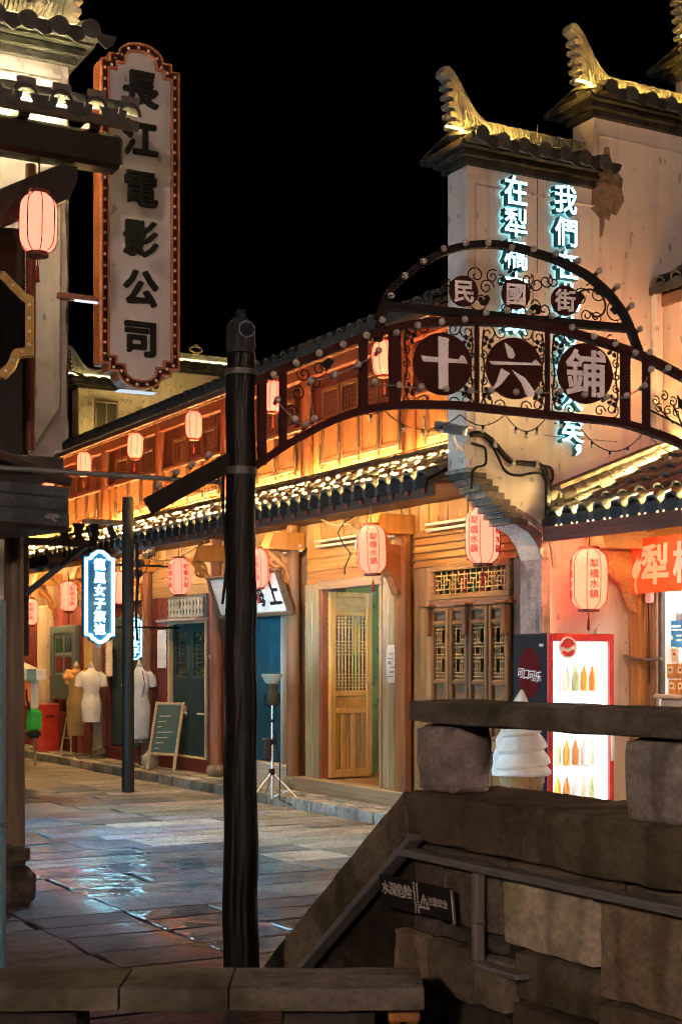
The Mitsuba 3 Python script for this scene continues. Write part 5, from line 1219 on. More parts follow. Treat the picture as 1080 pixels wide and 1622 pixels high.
# ------------------------------------------------------------------ drinks fridge
FR = thing('drinks_fridge', 'tall red and black drinks fridge with a glaring white lit door beside the white gable', 'fridge')
FM = row_frame(0.20, -2.82)
W_, Dp, Hh = 0.74, 0.56, 1.965
add(FR + '__cabinet', [cbox(0, .03, .05, Dp, .08, Hh), cbox(W_ - .03, W_, .05, Dp, .08, Hh), cbox(.03, W_ - .03, Dp - .03, Dp, .08, Hh), cbox(0, W_, .05, Dp, Hh - .04, Hh + .003), cbox(0, W_, .05, Dp, .06, .10)], 'dull_paint', (0.02, 0.017, 0.022), M=FM)
add(FR + '__foot', [cyl((x, y, 0), (x, y, .07), .025, n=10) for x in (.07, W_ - .07) for y in (.1, Dp - .07)], 'paint', BLACK, M=FM)
dr_ = add(FR + '__door', [cbox(0, .046, 0, .048, .10, Hh), cbox(W_ - .046, W_, 0, .048, .10, Hh), cbox(.046, W_ - .046, 0, .047, Hh - .07, Hh), cbox(.046, W_ - .046, 0, .047, .10, .16)], 'paint', (0.55, 0.03, 0.03), M=FM)
pane = trimesh.Trimesh(np.array([[.046, .02, .16], [W_ - .046, .02, .16], [W_ - .046, .02, Hh - .07], [.046, .02, Hh - .07]]), np.array([[0, 1, 2], [0, 2, 3]]), process=False)
add(dr_ + '__glass_pane', pane, 'pane', M=FM)
add(dr_ + '__handle', cbox(W_ - .05, W_ - .02, -.03, 0, .8, 1.2, .008), 'paint', (0.6, 0.6, 0.6), M=FM)
add(FR + '__light_panel', cbox(.04, W_ - .04, Dp - .06, Dp - .035, .14, Hh - .06, 0), 'lamp_skin', emit=(1.6, 1.75, 1.8), weight=2, M=FM)
add(FR + '__liner', [cbox(.031, .038, .06, Dp - .04, .11, Hh - .05, 0), cbox(W_ - .038, W_ - .031, .06, Dp - .04, .11, Hh - .05, 0), cbox(.038, W_ - .038, .06, Dp - .04, Hh - .055, Hh - .045, 0), cbox(.038, W_ - .038, .06, Dp - .04, .102, .112, 0)], 'paint', (0.85, 0.86, 0.86), M=FM)
add(FR + '__light_tube', [cyl((x, .09, .2), (x, .09, Hh - .12), .012, n=8) for x in (.055, W_ - .055)], 'lamp_skin', emit=(17, 18, 18.5), weight=3, M=FM)
for z_ in (.42, .76, 1.10, 1.44):
    sh = add(FR + '__shelf', cbox(.04, W_ - .04, .12, Dp - .07, z_ - .012, z_), 'paint', (0.8, 0.8, 0.8), M=FM)
COL = [(0.75, 0.4, 0.06), (0.8, 0.75, 0.6), (0.7, 0.25, 0.05), (0.5, 0.6, 0.3), (0.8, 0.8, 0.78)]
for z_ in (.42, .76, 1.10, 1.44):
    for i in range(6):
        x_ = .12 + .1 * i
        b = thing('drink_bottle', ('lowest', 'second lowest', 'second highest', 'highest')[int(round((z_ - .42) / .34))] + ' shelf drink bottle in the lit fridge, ' + ('first', 'second', 'third', 'fourth', 'fifth', 'sixth')[i] + ' from the left', 'bottle', 'bottles in the lit fridge')
        add(b, lathe([(0, 0), (.032, .002), (.034, .03), (.034, .13), (.026, .17), (.012, .2), (.012, .225), (0, .226)], 10, (x_, .17, z_ + .002)), 'paint', COL[(i * 2 + int(z_ * 9)) % 5], smooth=40, M=FM)
# round badge on the door and print on the side
bd = add(FR + '__round_badge', plate(Point(0, 0).buffer(.098, 24), (.20, 0, Hh - .125), *FACE_S, 0.012), 'paint', (0.75, 0.72, 0.70), M=FM)
disc = Point(0, 0).buffer(.082, 24)
wave = Polygon([(-.1, -.005), (-.06, .01), (-.02, -.012), (.02, .0), (.06, .022), (.1, .01), (.1, -.03), (.05, -.02), (0, -.045), (-.05, -.03), (-.1, -.045)])
add(bd + '__red_disc', plate(disc.difference(wave), (.20, -.012, Hh - .125), *FACE_S, 0.003), 'paint', (0.5, 0.03, 0.04), M=FM)
SIDE = ((0, -1, 0), (0, 0, 1))
add(FR + '__side_disc', plate(affinity.scale(Point(0, 0).buffer(.17, 24), 1.0, 1.35), (0, .30, 1.61), *SIDE, 0.003), 'cloth', (0.12, 0.006, 0.01), M=FM)
for i, ch in enumerate('可口可乐'):
    g_ = affinity.skew(glyph(ch, .105, .014), 12, 0, origin=(0, 0))
    add(FR + '__brand_character', plate(g_, (-.003, .30 + .135 - .09 * i, 1.61 - .012 * i), *SIDE, 0.003), 'paint', (0.75, 0.72, 0.7), M=FM)
add(FR + '__side_print', [plate(sbox(-.03, -.012, .03, .012), (0, .12, 1.86), *SIDE, 0.003), plate(sbox(-.1, -.006, .1, .006), (0, .25, 1.15), *SIDE, 0.003)], 'paint', (0.6, 0.6, 0.6), M=FM)

# ------------------------------------------------------------------ soft ice figure
IC = thing('ice_cream_figure', 'large white soft ice cone figure standing behind the stone rail, left of the fridge', 'statue')
prof_ = [(0.0, 1.487), (0.018, 1.465), (.075, 1.335), (.10, 1.30), (.072, 1.272), (.15, 1.19), (.175, 1.15), (.145, 1.125), (.195, 1.06), (.215, 1.02), (.178, .99), (.225, .925), (.238, .885), (.20, .86), (.235, .825), (.25, .795), (.215, .775), (.17, .77), (0, .765)][::-1]
m = lathe(prof_, 36)
v = np.array(m.vertices)
th = np.arctan2(v[:, 1], v[:, 0])
w_ = np.clip((1.46 - v[:, 2]) / 0.15, 0, 1) * np.clip((v[:, 2] - .775) / .05, 0, 1)
v[:, 2] += w_ * 0.10 * (th / (2 * math.pi))
m = trimesh.Trimesh(v + [1.485, 12.2, 0], m.faces, process=False)
add(IC + '__swirl', m, 'paint', (0.88, 0.87, 0.82), smooth=62, M=WORLD)
add(IC + '__cone', lathe([(0, .02), (.11, .02), (.115, .1), (.17, .70), (.185, .72), (.188, .80), (.165, .81), (0, .81)], 28, (1.485, 12.2, 0)), 'paint', (0.46, 0.30, 0.14), smooth=35, M=WORLD)
rb = []
for k in range(9):
    a = 2 * math.pi * k / 9
    for d_ in (-1, 1):
        pts = []
        for q in np.linspace(0, 1, 8):
            r_ = .115 + (.17 - .115) * q + .002
            aa = a + d_ * 1.3 * q
            pts.append((1.485 + r_ * math.cos(aa), 12.2 + r_ * math.sin(aa), .1 + .6 * q))
        rb.append(tube(pts, .006, 4))
add(IC + '__waffle_ribs', rb, 'paint', (0.36, 0.22, 0.10), M=WORLD)
add(IC + '__base', lathe([(0, 0), (.2, 0), (.2, .02), (0, .022)], 24, (1.485, 12.2, 0)), 'paint', (0.2, 0.2, 0.2), M=WORLD)


# ------------------------------------------------------------------ left gable and its front house
LG = thing('left_gable', 'narrow grey white gable wall at the left edge with a lit tiled cap', 'gable wall')
LS, LB = -2.77, -2.45
lp = [(-9, 6.2), (-4.25, 6.2), (-4.25, 3.40), (-4.30, 3.36), (-4.30, 3.30), (-4.36, 3.30), (-4.36, 3.22), (-4.42, 3.22), (-4.42, 3.13), (-4.46, 3.13), (-4.46, 3.05), (-4.62, 2.9), (-4.62, 0), (-9, 0)]
add(LG + '__wall', plate(Polygon(lp), (0, LB, 0), (1, 0, 0), (0, 0, 1), LB - LS), 'plaster', (0.56, 0.50, 0.50), tone=0.2)
add(LG + '__moulding', [cbox(-4.32, -4.305, LS - .01, LS, 3.62, 6.1, 0.003), cbox(-9, -4.32, LS - .011, LS, 6.07, 6.09, 0.003)], 'plaster', (0.25, 0.22, 0.21))
add(LG + '__moulding', plate(Polygon([(-4.56, 3.26), (-4.53, 3.26), (-4.305, 3.60), (-4.32, 3.63)]), (0, LS, 0), (1, 0, 0), (0, 0, 1), 0.011), 'plaster', (0.25, 0.22, 0.21))
add(LG + '__corner_stain', plate(Polygon([(-4.27, 6.05), (-4.25, 6.05), (-4.25, 3.5), (-4.262, 3.55), (-4.268, 3.9), (-4.256, 4.1), (-4.272, 4.3), (-4.258, 4.6), (-4.266, 4.9), (-4.278, 5.1), (-4.26, 5.3), (-4.27, 5.5), (-4.255, 5.7)]), (0, LS, 0), (1, 0, 0), (0, 0, 1), 0.002), 'stone', (0.07, 0.06, 0.055))
gable_cap(LG, -9.0, -4.25, 6.2, LS, LB, side=1, lit=(-6.5, -4.1, (170, 125, 48), 2), over=0.18)
add(LG + '__wall_lamp_strip', cyl((-6.2, LS - .25, 5.80), (-4.3, LS - .25, 5.80), .010, n=6), 'lamp_skin', emit=(560, 470, 250), weight=2)
# shop front on the street side of the left house: cool light on the paving
SF = thing('left_shop_house', 'house behind the left gable whose cool lit shop front faces the street', 'house')
add(SF + '__wall', cbox(-9, -4.62, LB, 12, 0, 3.4, 0), 'plaster', (0.4, 0.38, 0.36))
add(SF + '__upper_wall', cbox(-9, -4.62, LB, 12, 3.4, 5.6, 0), 'wood', (0.2, 0.1, 0.06), tone=0.2)
for s_ in (-2.3, 0.6):
    w_ = add(SF + '__shop_window', [cbox(-4.62, -4.58, s_ - .06, s_, 0.7, 2.5), cbox(-4.62, -4.58, s_ + 2.2, s_ + 2.26, 0.7, 2.5), cbox(-4.62, -4.58, s_, s_ + 2.2, 2.44, 2.5), cbox(-4.62, -4.58, s_, s_ + 2.2, 0.7, 0.76)], 'wood', DARKWOOD)
    add(w_ + '__lit_panel', cbox(-4.615, -4.60, s_, s_ + 2.2, 0.76, 2.44, 0), 'lamp_skin', emit=(3.2, 6.6, 8.8), weight=4)

for k, s_ in enumerate((-2.2, -0.4, 1.4)):                # unseen cool downlights, added over the shop front to light the paving
    add(SF + '__added_downlight', lathe([(0, 3.16), (.06, 3.16), (.05, 3.26), (0, 3.28)], 14, (-4.15, s_, 0)), 'paint', BLACK, smooth=40)
    add(SF + '__added_downlight_arm', cbox(-4.62, -4.12, s_ - .015, s_ + .015, 3.27, 3.30, 0.004), 'paint', BLACK)
    o_, a_ = ROW @ np.array([-4.15, s_, 3.15, 1]), ROW @ np.array([-3.1, s_ - .5, 0, 1])
    scene[SF + f'__added_downlight_beam_{k + 1:03d}'] = {'type': 'spot', 'to_world': T().look_at(origin=list(map(float, o_[:3])), target=list(map(float, a_[:3])), up=[0, 1, 0]),
                                                 'intensity': {'type': 'rgb', 'value': [15 * LAMP, 26 * LAMP, 36 * LAMP]}, 'cutoff_angle': 46, 'beam_width': 16, 'sampling_weight': 3.0}

# projecting tiled eave of the near left house
PV = thing('left_pavilion', 'dark timber house at the left edge with projecting tiled eave and worn wooden post', 'house')
for i in range(11):
    tc = -4.17 - 0.245 * i
    m = moved(cover_tile(0.8, .075, .088), rot((0, 1, 0), -22))
    m = moved(moved(m, rot((0, 0, 1), 90)), trimesh.transformations.translation_matrix((tc, -3.85, 5.50)))
    k = add(PV + '__eave_tile', m, 'tile', TILE, smooth=35)
    add(k + '__end_cap', plate(sbox(-.055, -.02, .055, .03).buffer(.01), (tc, -3.85, 5.585), (1, 0, 0), (0, 0, 1), 0.02), 'tile', (0.10, 0.09, 0.08))
    add(k + '__wire_clip', tube([(tc - .06, -3.87, 5.575), (tc - .085, -3.88, 5.53), (tc - .09, -3.87, 5.49)], .005, 5), 'steel')
    add(PV + '__drip_tile', plate(Polygon([(-.1, .02), (.1, .02), (.08, -.05), (0, -.08), (-.08, -.05)]), (tc - .122, -3.855, 5.50), (1, 0, 0), (0, 0, 1), .014), 'tile', TILE)
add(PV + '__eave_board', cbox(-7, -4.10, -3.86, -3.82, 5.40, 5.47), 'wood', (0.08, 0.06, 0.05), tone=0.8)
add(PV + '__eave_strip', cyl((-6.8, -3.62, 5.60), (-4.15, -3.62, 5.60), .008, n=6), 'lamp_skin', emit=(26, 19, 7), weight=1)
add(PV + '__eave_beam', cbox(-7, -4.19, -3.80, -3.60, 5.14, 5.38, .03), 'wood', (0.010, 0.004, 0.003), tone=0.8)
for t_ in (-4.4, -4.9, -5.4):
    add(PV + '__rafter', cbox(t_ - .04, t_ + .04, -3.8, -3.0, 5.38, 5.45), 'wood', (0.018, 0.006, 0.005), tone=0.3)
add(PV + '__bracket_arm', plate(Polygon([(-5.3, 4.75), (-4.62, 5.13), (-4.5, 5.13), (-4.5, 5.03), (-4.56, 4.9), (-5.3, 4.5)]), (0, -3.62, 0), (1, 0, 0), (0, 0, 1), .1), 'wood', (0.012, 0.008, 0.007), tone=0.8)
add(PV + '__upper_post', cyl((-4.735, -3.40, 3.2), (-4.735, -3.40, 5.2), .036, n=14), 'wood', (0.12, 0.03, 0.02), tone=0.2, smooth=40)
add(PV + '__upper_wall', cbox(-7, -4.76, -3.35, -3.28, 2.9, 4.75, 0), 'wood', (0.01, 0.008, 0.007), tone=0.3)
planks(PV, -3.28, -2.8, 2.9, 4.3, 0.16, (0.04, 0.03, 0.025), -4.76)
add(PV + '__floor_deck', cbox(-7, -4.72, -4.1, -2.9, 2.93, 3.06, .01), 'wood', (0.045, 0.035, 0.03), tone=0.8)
# fascia boards in a slightly turned frame
FA = row_frame(-4.69, -4.12, 0, 15)
for z0_, z1_, d_ in ((2.60, 2.70, 0), (2.702, 2.79, .008), (2.792, 2.86, -.004)):
    add(PV + '__fascia_board', cbox(-1.4, 0, d_, d_ + .04, z0_, z1_), 'wood', (0.085, 0.11, 0.13), tone=0.8, M=FA)  # blue light on the boards is put into their colour
add(PV + '__peeled_paint', plate(Polygon([(-.20, 2.655), (-.17, 2.675), (-.10, 2.68), (-.075, 2.665), (-.09, 2.65), (-.12, 2.648), (-.10, 2.63), (-.12, 2.625), (-.14, 2.64), (-.19, 2.645)]), (0, -.001, 0), (1, 0, 0), (0, 0, 1), .003), 'plaster', (0.36, 0.36, 0.37), M=FA)
add(PV + '__fascia_soffit', cbox(-1.5, .02, .0, 1.0, 2.57, 2.598), 'wood', DARKWOOD, tone=0.8, M=FA)
add(PV + '__roof_slope', moved(cbox(-1.6, 0.0, -.02, 1.0, 0, .06, .01), trimesh.transformations.translation_matrix((0, 0, 2.865)) @ rot((0, 1, 0), 14) @ rot((1, 0, 0), 10)), 'tile', (0.07, 0.045, 0.035), M=FA)
post_ = add(PV + '__ground_post', moved(cyl((0, 0, 0.42), (0, 0, 2.6), .078, .066, 18), trimesh.transformations.translation_matrix((-4.84, -3.35, 0))), 'wood', (0.17, 0.125, 0.095), tone=0.1, smooth=40)
add(post_ + '__stone_base', rough(-4.97, -4.71, -3.48, -3.22, 0.0, 0.28, .02, .06, 5, .03), 'stone', (0.12, 0.105, 0.09), smooth=50)
add(post_ + '__upper_stone', rough(-4.94, -4.74, -3.45, -3.25, 0.28, 0.44, .012, .05, 8, .03), 'stone', (0.18, 0.16, 0.14), smooth=50)
add(PV + '__side_post', cbox(-4.765, -4.715, -3.30, -3.25, 1.75, 2.6, .006), 'wood', DARKWOOD)
add(PV + '__tie_beam', cbox(-4.80, -4.23, -3.36, -3.30, 2.535, 2.585, .006), 'wood', (0.04, 0.025, 0.02), tone=0.8)
add(PV + '__diagonal_brace', tube([(-4.76, -3.33, 2.18), (-4.30, -3.33, 2.545)], .022, 4), 'wood', (0.05, 0.07, 0.08), tone=0.8)
for k, t_ in enumerate((-4.47, -4.36, -4.24)):
    add(PV + '__turned_finial', lathe([(0, 2.584), (.045, 2.586), (.04, 2.60), (.022, 2.615), (.04, 2.64), (.03, 2.665), (.042, 2.68), (.042, 2.70), (0, 2.70)], 12, (t_, -3.33, 0)), 'wood', DARKWOOD, smooth=40)
# floodlights clipped under the pavilion, which throw the cool patches on the shop jambs
for k, (t_, s_) in enumerate(((-4.42, -2.9), (-4.42, -2.6))):
    fl = thing('floodlight', ('first', 'second')[k] + ' small black floodlight clipped beside the dark beam at the left post', 'floodlight', 'floodlights at the left post')
    p0 = ROW @ np.array([t_, s_, 2.45, 1])
    aim = ROW @ np.array([0.6, (1.3, 3.1)[k], (2.25, 2.2)[k], 1])
    dv = (aim - p0)[:3] / np.linalg.norm((aim - p0)[:3])
    add(fl + '__housing', cyl(p0[:3] - dv * .12, p0[:3] - dv * .01, .045, .06, 12), 'paint', BLACK, M=WORLD, smooth=40)
    add(fl + '__arm', tube([p0[:3] - dv * .06, p0[:3] - dv * .06 + [0, 0, .1]], .01, 6), 'paint', BLACK, M=WORLD)
    scene[fl + '__beam'] = {'type': 'spot', 'to_world': T().look_at(origin=list(map(float, p0[:3])), target=list(map(float, aim[:3])), up=[0, 0, 1]),
                            'intensity': {'type': 'rgb', 'value': [90 * LAMP, 165 * LAMP, 230 * LAMP]}, 'cutoff_angle': 8.5, 'beam_width': 3.0, 'sampling_weight': 2.0}

# yellow framed bulb sign beside it
YS = thing('bulb_frame_sign', 'black sign with a yellow bulb-studded frame, cut off by the left edge', 'sign')
YM = frame((-2.42, 9.35, 3.836), (0.985, 0.17, 0), (-0.17, 0.985, 0))
out_ = Polygon([(-.48, -.335), (.30, -.335), (.36, -.27), (.385, -.20), (.475, -.185), (.475, .185), (.43, .20), (.36, .27), (.30, .335), (-.48, .335)])
add(YS + '__board', plate(out_.buffer(-.03), (0, .03, 0), (1, 0, 0), (0, 0, 1), .06), 'cloth', (0.004, 0.004, 0.005), M=YM)
add(YS + '__frame', plate(out_.difference(out_.buffer(-.052)), (0, .03, 0), (1, 0, 0), (0, 0, 1), .085), 'paint', (0.42, 0.25, 0.03), M=YM)
ring = out_.buffer(-.026).exterior
add(YS + '__bulbs', [ball((*ring.interpolate(d_).coords[0], 0)[:1] + (-.06,) + (ring.interpolate(d_).coords[0][1],), .011, 1) for d_ in np.arange(0, ring.length, .085)], 'paint', (0.8, 0.74, 0.6), M=YM, smooth=True, kind='stuff')
add(YS + '__bracket', cbox(-.5, -.3, .03, .4, -.02, .02), 'paint', BLACK, M=YM)

# tall vertical sign
MS = thing('cinema_sign', 'tall cream vertical sign with six black characters in an orange bulb-studded frame', 'sign')
MM = row_frame(-3.73, -2.92)
zt, zb = 6.43, 3.79
def sign_outline(g=0.0):
    pts = [(.318, zt - .17), (.255, zt - .17), (.255, zt - .115), (.185, zt - .115)]
    pts += [(.185 * math.cos(a), zt - .12 + .12 * math.sin(a)) for a in np.linspace(.15, math.pi - .15, 15)]
    pts += [(-.185, zt - .115), (-.255, zt - .115), (-.255, zt - .17), (-.318, zt - .17)]
    low = [(x, zt + zb - z) for x, z in pts][::-1]
    return Polygon(pts + low).buffer(-g, join_style='mitre')
add(MS + '__box', plate(sign_outline(0.004), (0, .18, 0), (1, 0, 0), (0, 0, 1), .165), 'paint', (0.14, 0.04, 0.015), M=MM)
add(MS + '__bulb_track', plate(sign_outline(.01).difference(sign_outline(.07)), (0, .016, 0), (1, 0, 0), (0, 0, 1), .004), 'paint', (0.05, 0.012, 0.012), M=MM)
add(MS + '__outer_frame', plate(sign_outline(0).difference(sign_outline(.014)), (0, .02, 0), (1, 0, 0), (0, 0, 1), .035), 'paint', (0.38, 0.13, 0.06), M=MM)
add(MS + '__inner_frame', plate(sign_outline(.055).difference(sign_outline(.068)), (0, .02, 0), (1, 0, 0), (0, 0, 1), .035), 'paint', (0.38, 0.13, 0.06), M=MM)
add(MS + '__face', plate(sign_outline(.066), (0, .017, 0), (1, 0, 0), (0, 0, 1), .005), 'plaster', (0.52, 0.52, 0.53), tone=0.5, M=MM)
ring = sign_outline(.035).exterior
nb = int(ring.length / .082)
add(MS + '__bulbs', [ball((ring.interpolate(q, True).x, .004, ring.interpolate(q, True).y), .0125, 1) for q in np.arange(nb) / nb], 'paint', (0.80, 0.72, 0.60), M=MM, smooth=True, kind='stuff')
for i, ch in enumerate('長江電影公司'):
    add(MS + '__character', plate(glyph(ch, .29, .018 if ch == '電' else .032, True), (.0, .012, 6.085 - .381 * i), (1, 0, 0), (0, 0, 1), .028), 'paint', (0.012, 0.012, 0.013), M=MM)
add(MS + '__foot_light', [cbox(-.15, .15, .05, .15, zb - .012, zb - .004, 0)], 'lamp_skin', emit=(0.6, 0.75, 0.85), weight=.5, M=MM)
for z_ in (4.43, 5.85):
    add(MS + '__bracket', cbox(-.62, -.318, .08, .13, z_, z_ + .05, .006), 'paint', (0.16, 0.05, 0.04), M=MM)
add(MS + '__bracket_tube', cyl((-.50, .07, 4.425), (-.32, .07, 4.425), .010, n=8), 'lamp_skin', emit=(1.0, 1.05, 1.1), weight=.3, M=MM)

# ------------------------------------------------------------------ lanterns
def lantern(t, s, ztop, h, label, group, low=True, text_az=None, gap=0.05, colour=None):
    w = h * (0.58 if low else 0.585)
    L = thing('paper_lantern', label, 'lantern', group)
    R_ = w / 2
    p_ = trimesh.transformations.translation_matrix((t, s, ztop + gap))
    LM = ROW @ p_ @ rot((1, 0, 0), RNG.uniform(-3, 3)) @ rot((0, 1, 0), RNG.uniform(-3, 3)) @ np.linalg.inv(p_)      # each hangs a little askew
    zc, hh = ztop - h / 2, h / 2 - 0.012
    def rad(z):
        q = min(1.0, abs(z) / hh)
        return R_ * max(0.52, (1 - q ** 5) ** 0.42)
    zs = hh * np.sin(np.linspace(-math.pi / 2, math.pi / 2, 19))
    prof_ = [(R_ * .45, -hh - .001)] + [(rad(z), z) for z in zs] + [(R_ * .45, hh + .001)]
    col = colour if colour else LANTERN_LOW if low else LANTERN_UP if t > -1 else (3.0, 0.58, 0.31)
    add(L + '__paper_shell', lathe(prof_, 24, (t, s, zc)), 'lamp_skin', emit=tuple(RNG.uniform(.88, 1.1) * c for c in col), weight=1.2, smooth=40, M=LM)
    for k in range(8):
        a = 2 * math.pi * (k + .5) / 8 + (text_az or 0.3)
        pts = [(t + (rad(z) + .003) * math.cos(a), s + (rad(z) + .003) * math.sin(a), zc + z) for z in zs]
        add(L + '__rib', tube(pts, .0035, 5), 'paint', (0.05, 0.01, 0.008), M=LM)
    for z0_, nm in ((hh - .002, 'top_ring'), (-hh - .022, 'bottom_ring')):
        add(L + '__' + nm, lathe([(0, z0_), (R_ * .58, z0_), (R_ * .58, z0_ + .024), (0, z0_ + .024)], 18, (t, s, zc)), 'paint', (0.10, 0.018, 0.015), smooth=40, M=LM)
    add(L + '__hook', cyl((t, s, ztop), (t, s, ztop + gap + .12), .006, n=6), 'paint', BLACK)
    add(L + '__tassel', lathe([(0, -hh - .20), (.016, -hh - .19), (.010, -hh - .09), (.004, -hh - .08), (.003, -hh - .02)], 8, (t, s, zc)), 'cloth', (0.25, 0.03, 0.02), M=LM)
    if low and text_az is not None:
        for turn in (-math.pi / 2, 0, math.pi / 2, math.pi):
            a0 = text_az + turn
            ms = []
            for i, ch in enumerate('犁橋水鎮'):
                g_ = glyph(ch, .078 * h / .52, .012)
                m = plate(g_, (0, 0, 0), (1, 0, 0), (0, 1, 0), .003)
                v = np.array(m.vertices)
                zz_ = zc + (.125 - .083 * i) * h / .52 + v[:, 1]
                aa = a0 + v[:, 0] / R_
                r_ = R_ * 1.0 + .002 + v[:, 2]
                ms.append(trimesh.Trimesh(np.column_stack([t + r_ * np.cos(aa), s + r_ * np.sin(aa), zz_]), m.faces, process=False))
            add(L + '__lettering', ms, 'paint', (0.45, 0.02, 0.02), M=LM)
    return L


AZ = math.radians(-119)      # towards the viewer
GL = 'red lettered lanterns under the lower eave'
lantern(0.38, -1.50, 3.235, 0.575, 'red lettered lantern half hidden by the stepped corbels of the white gable', GL, True, AZ - .62)
lantern(0.0, 0.04, 3.17, 0.535, 'red lettered lantern hanging in front of the beam end above the open lattice door', GL, True, AZ + .1)
lantern(0.0, 2.86, 3.11, 0.50, 'red lettered lantern mostly hidden behind the dark archway post', GL, True, AZ)
lantern(0.0, 5.30, 3.144, 0.52, 'red lettered lantern above the teal double door of the red front', GL, True, AZ + .75)
lantern(0.0, 7.59, 3.08, 0.50, 'red lettered lantern partly hidden by the blue white neon sign', GL, True, AZ - .5)
lantern(0.0, 10.02, 3.05, 0.50, 'red lettered lantern left of the blue white neon sign', GL, True, AZ + .6)
lantern(0.25, 10.75, 2.97, 0.42, 'plain lantern tucked just behind the one left of the neon sign', GL, True, None)
lantern(0.0, 12.1, 2.84, 0.48, 'red lettered lantern by the worn left post, farthest along the row', GL, True, AZ + .3)
lantern(0.9, -2.50, 2.78, 0.59, 'red lettered lantern hanging from the corner shop eave above the fridge', GL, True, AZ + .13, .08, colour=(8.0, 0.52, 0.28))
GU = 'plain lanterns along the upper storey'
for s_, lb in ((-0.03, 'plain lantern on the upper storey seen through the archway beside the big round characters'), (2.54, 'plain lantern on the upper storey just right of the dark archway post'),
               (5.01, 'plain lantern on the upper storey first left of the dark archway post'), (7.19, 'plain lantern on the upper storey second left of the dark archway post'),
               (9.49, 'plain lantern on the upper storey crossed by the thin metal pipe'), (11.35, 'plain lantern on the upper storey cut off by the left gable foot')):
    lantern(0.1, s_, 5.12, 0.39, lb, GU, False)
lantern(-4.845, -3.95, 4.83, 0.42, 'large glowing lantern at the left edge under the dark projecting eave', 'lanterns of the left house', False, None, .2)
lantern(1.62, -3.2, 4.9, 0.45, 'lantern of the upper house beyond the right edge, glowing red on the wall', 'lanterns beyond the right edge', False, colour=(18.0, 0.8, 0.5))

# ------------------------------------------------------------------ iron archway
A = thing('iron_archway', 'dark iron archway with round character discs, scrolls and globe bulbs on a black post', 'archway')
IRON, BAR = (0.040, 0.009, 0.009), (0.012, 0.010, 0.010)


def mound(pts, half_h, half_d, n=60):
    """A flat iron bar that follows (u, z) points."""
    q = np.array(pts, float)
    d = np.r_[0, np.cumsum(np.hypot(*np.diff(q, axis=0).T))]
    x = np.linspace(0, d[-1], n)
    p = np.column_stack([np.interp(x, d, q[:, 0]), np.interp(x, d, q[:, 1])])
    for _ in range(2):
        p[1:-1] = .25 * p[:-2] + .5 * p[1:-1] + .25 * p[2:]
    t_ = np.gradient(p, axis=0)
    t_ /= np.linalg.norm(t_, axis=1, keepdims=True)
    nn = np.column_stack([-t_[:, 1], t_[:, 0]])
    v = []
    for k in range(n):
        for a, b in ((-1, -1), (1, -1), (1, 1), (-1, 1)):
            v.append((p[k, 0] + nn[k, 0] * half_h * a, half_d * b, p[k, 1] + nn[k, 1] * half_h * a))
    f = []
    for k in range(n - 1):
        for j in range(4):
            j2 = (j + 1) % 4
            f += [[k * 4 + j, k * 4 + 4 + j, k * 4 + 4 + j2], [k * 4 + j, k * 4 + 4 + j2, k * 4 + j2]]
    e = (n - 1) * 4
    f += [[0, 1, 2], [0, 2, 3], [e, e + 2, e + 1], [e, e + 3, e + 2]]
    return trimesh.Trimesh(np.array(v), np.array(f), process=False)


LOW = [(.06, 2.70), (.231, 2.823), (.47, 2.959), (.644, 3.027), (.837, 3.07), (1.179, 3.085), (1.474, 3.07), (1.851, 3.054), (2.181, 3.040), (2.319, 3.007), (2.559, 2.94), (2.9, 2.77), (3.15, 2.60)]
UPP = [(.06, 3.14), (.228, 3.224), (.47, 3.328), (.679, 3.424), (.926, 3.501), (1.175, 3.535), (1.515, 3.552), (1.779, 3.536), (2.044, 3.484), (2.319, 3.417), (2.559, 3.318), (2.9, 3.17), (3.15, 3.05)]
TOP = [(.745, 3.40), (.767, 3.583), (.809, 3.676), (.891, 3.748), (.998, 3.835), (1.106, 3.900), (1.234, 3.946), (1.399, 3.968), (1.548, 3.962), (1.775, 3.916), (1.967, 3.845), (2.102, 3.751), (2.2, 3.635), (2.287, 3.44)]
add(A + '__lower_chord', mound(LOW, .019, .03), 'paint', IRON, M=ARCH, smooth=40)
add(A + '__upper_chord', mound(UPP, .020, .03), 'paint', IRON, M=ARCH, smooth=40)
add(A + '__top_arc', mound(TOP, .019, .022), 'paint', BAR, M=ARCH, smooth=40)
add(A + '__cross_bar', mound([(.76, 3.588), (2.24, 3.565)], .021, .024, 8), 'paint', BAR, M=ARCH)
add(A + '__end_brace', mound([(-.05, 2.735), (-.476, 2.488)], .045, .03, 8), 'paint', BAR, M=ARCH)
for u, z0_, z1_, w_ in ((.113, 2.72, 3.16, .022), (.224, 2.80, 3.22, .018), (.661, 3.03, 3.41, .022), (.837, 3.07, 3.46, .03), (1.307, 3.09, 3.54, .009), (1.725, 3.07, 3.53, .009), (2.2, 3.04, 3.44, .026), (2.331, 3.0, 3.40, .018), (2.95, 2.75, 3.15, .022)):
    add(A + '__upright', cbox(u - w_, u + w_, -.02, .02, z0_, z1_, .004), 'paint', IRON, M=ARCH)
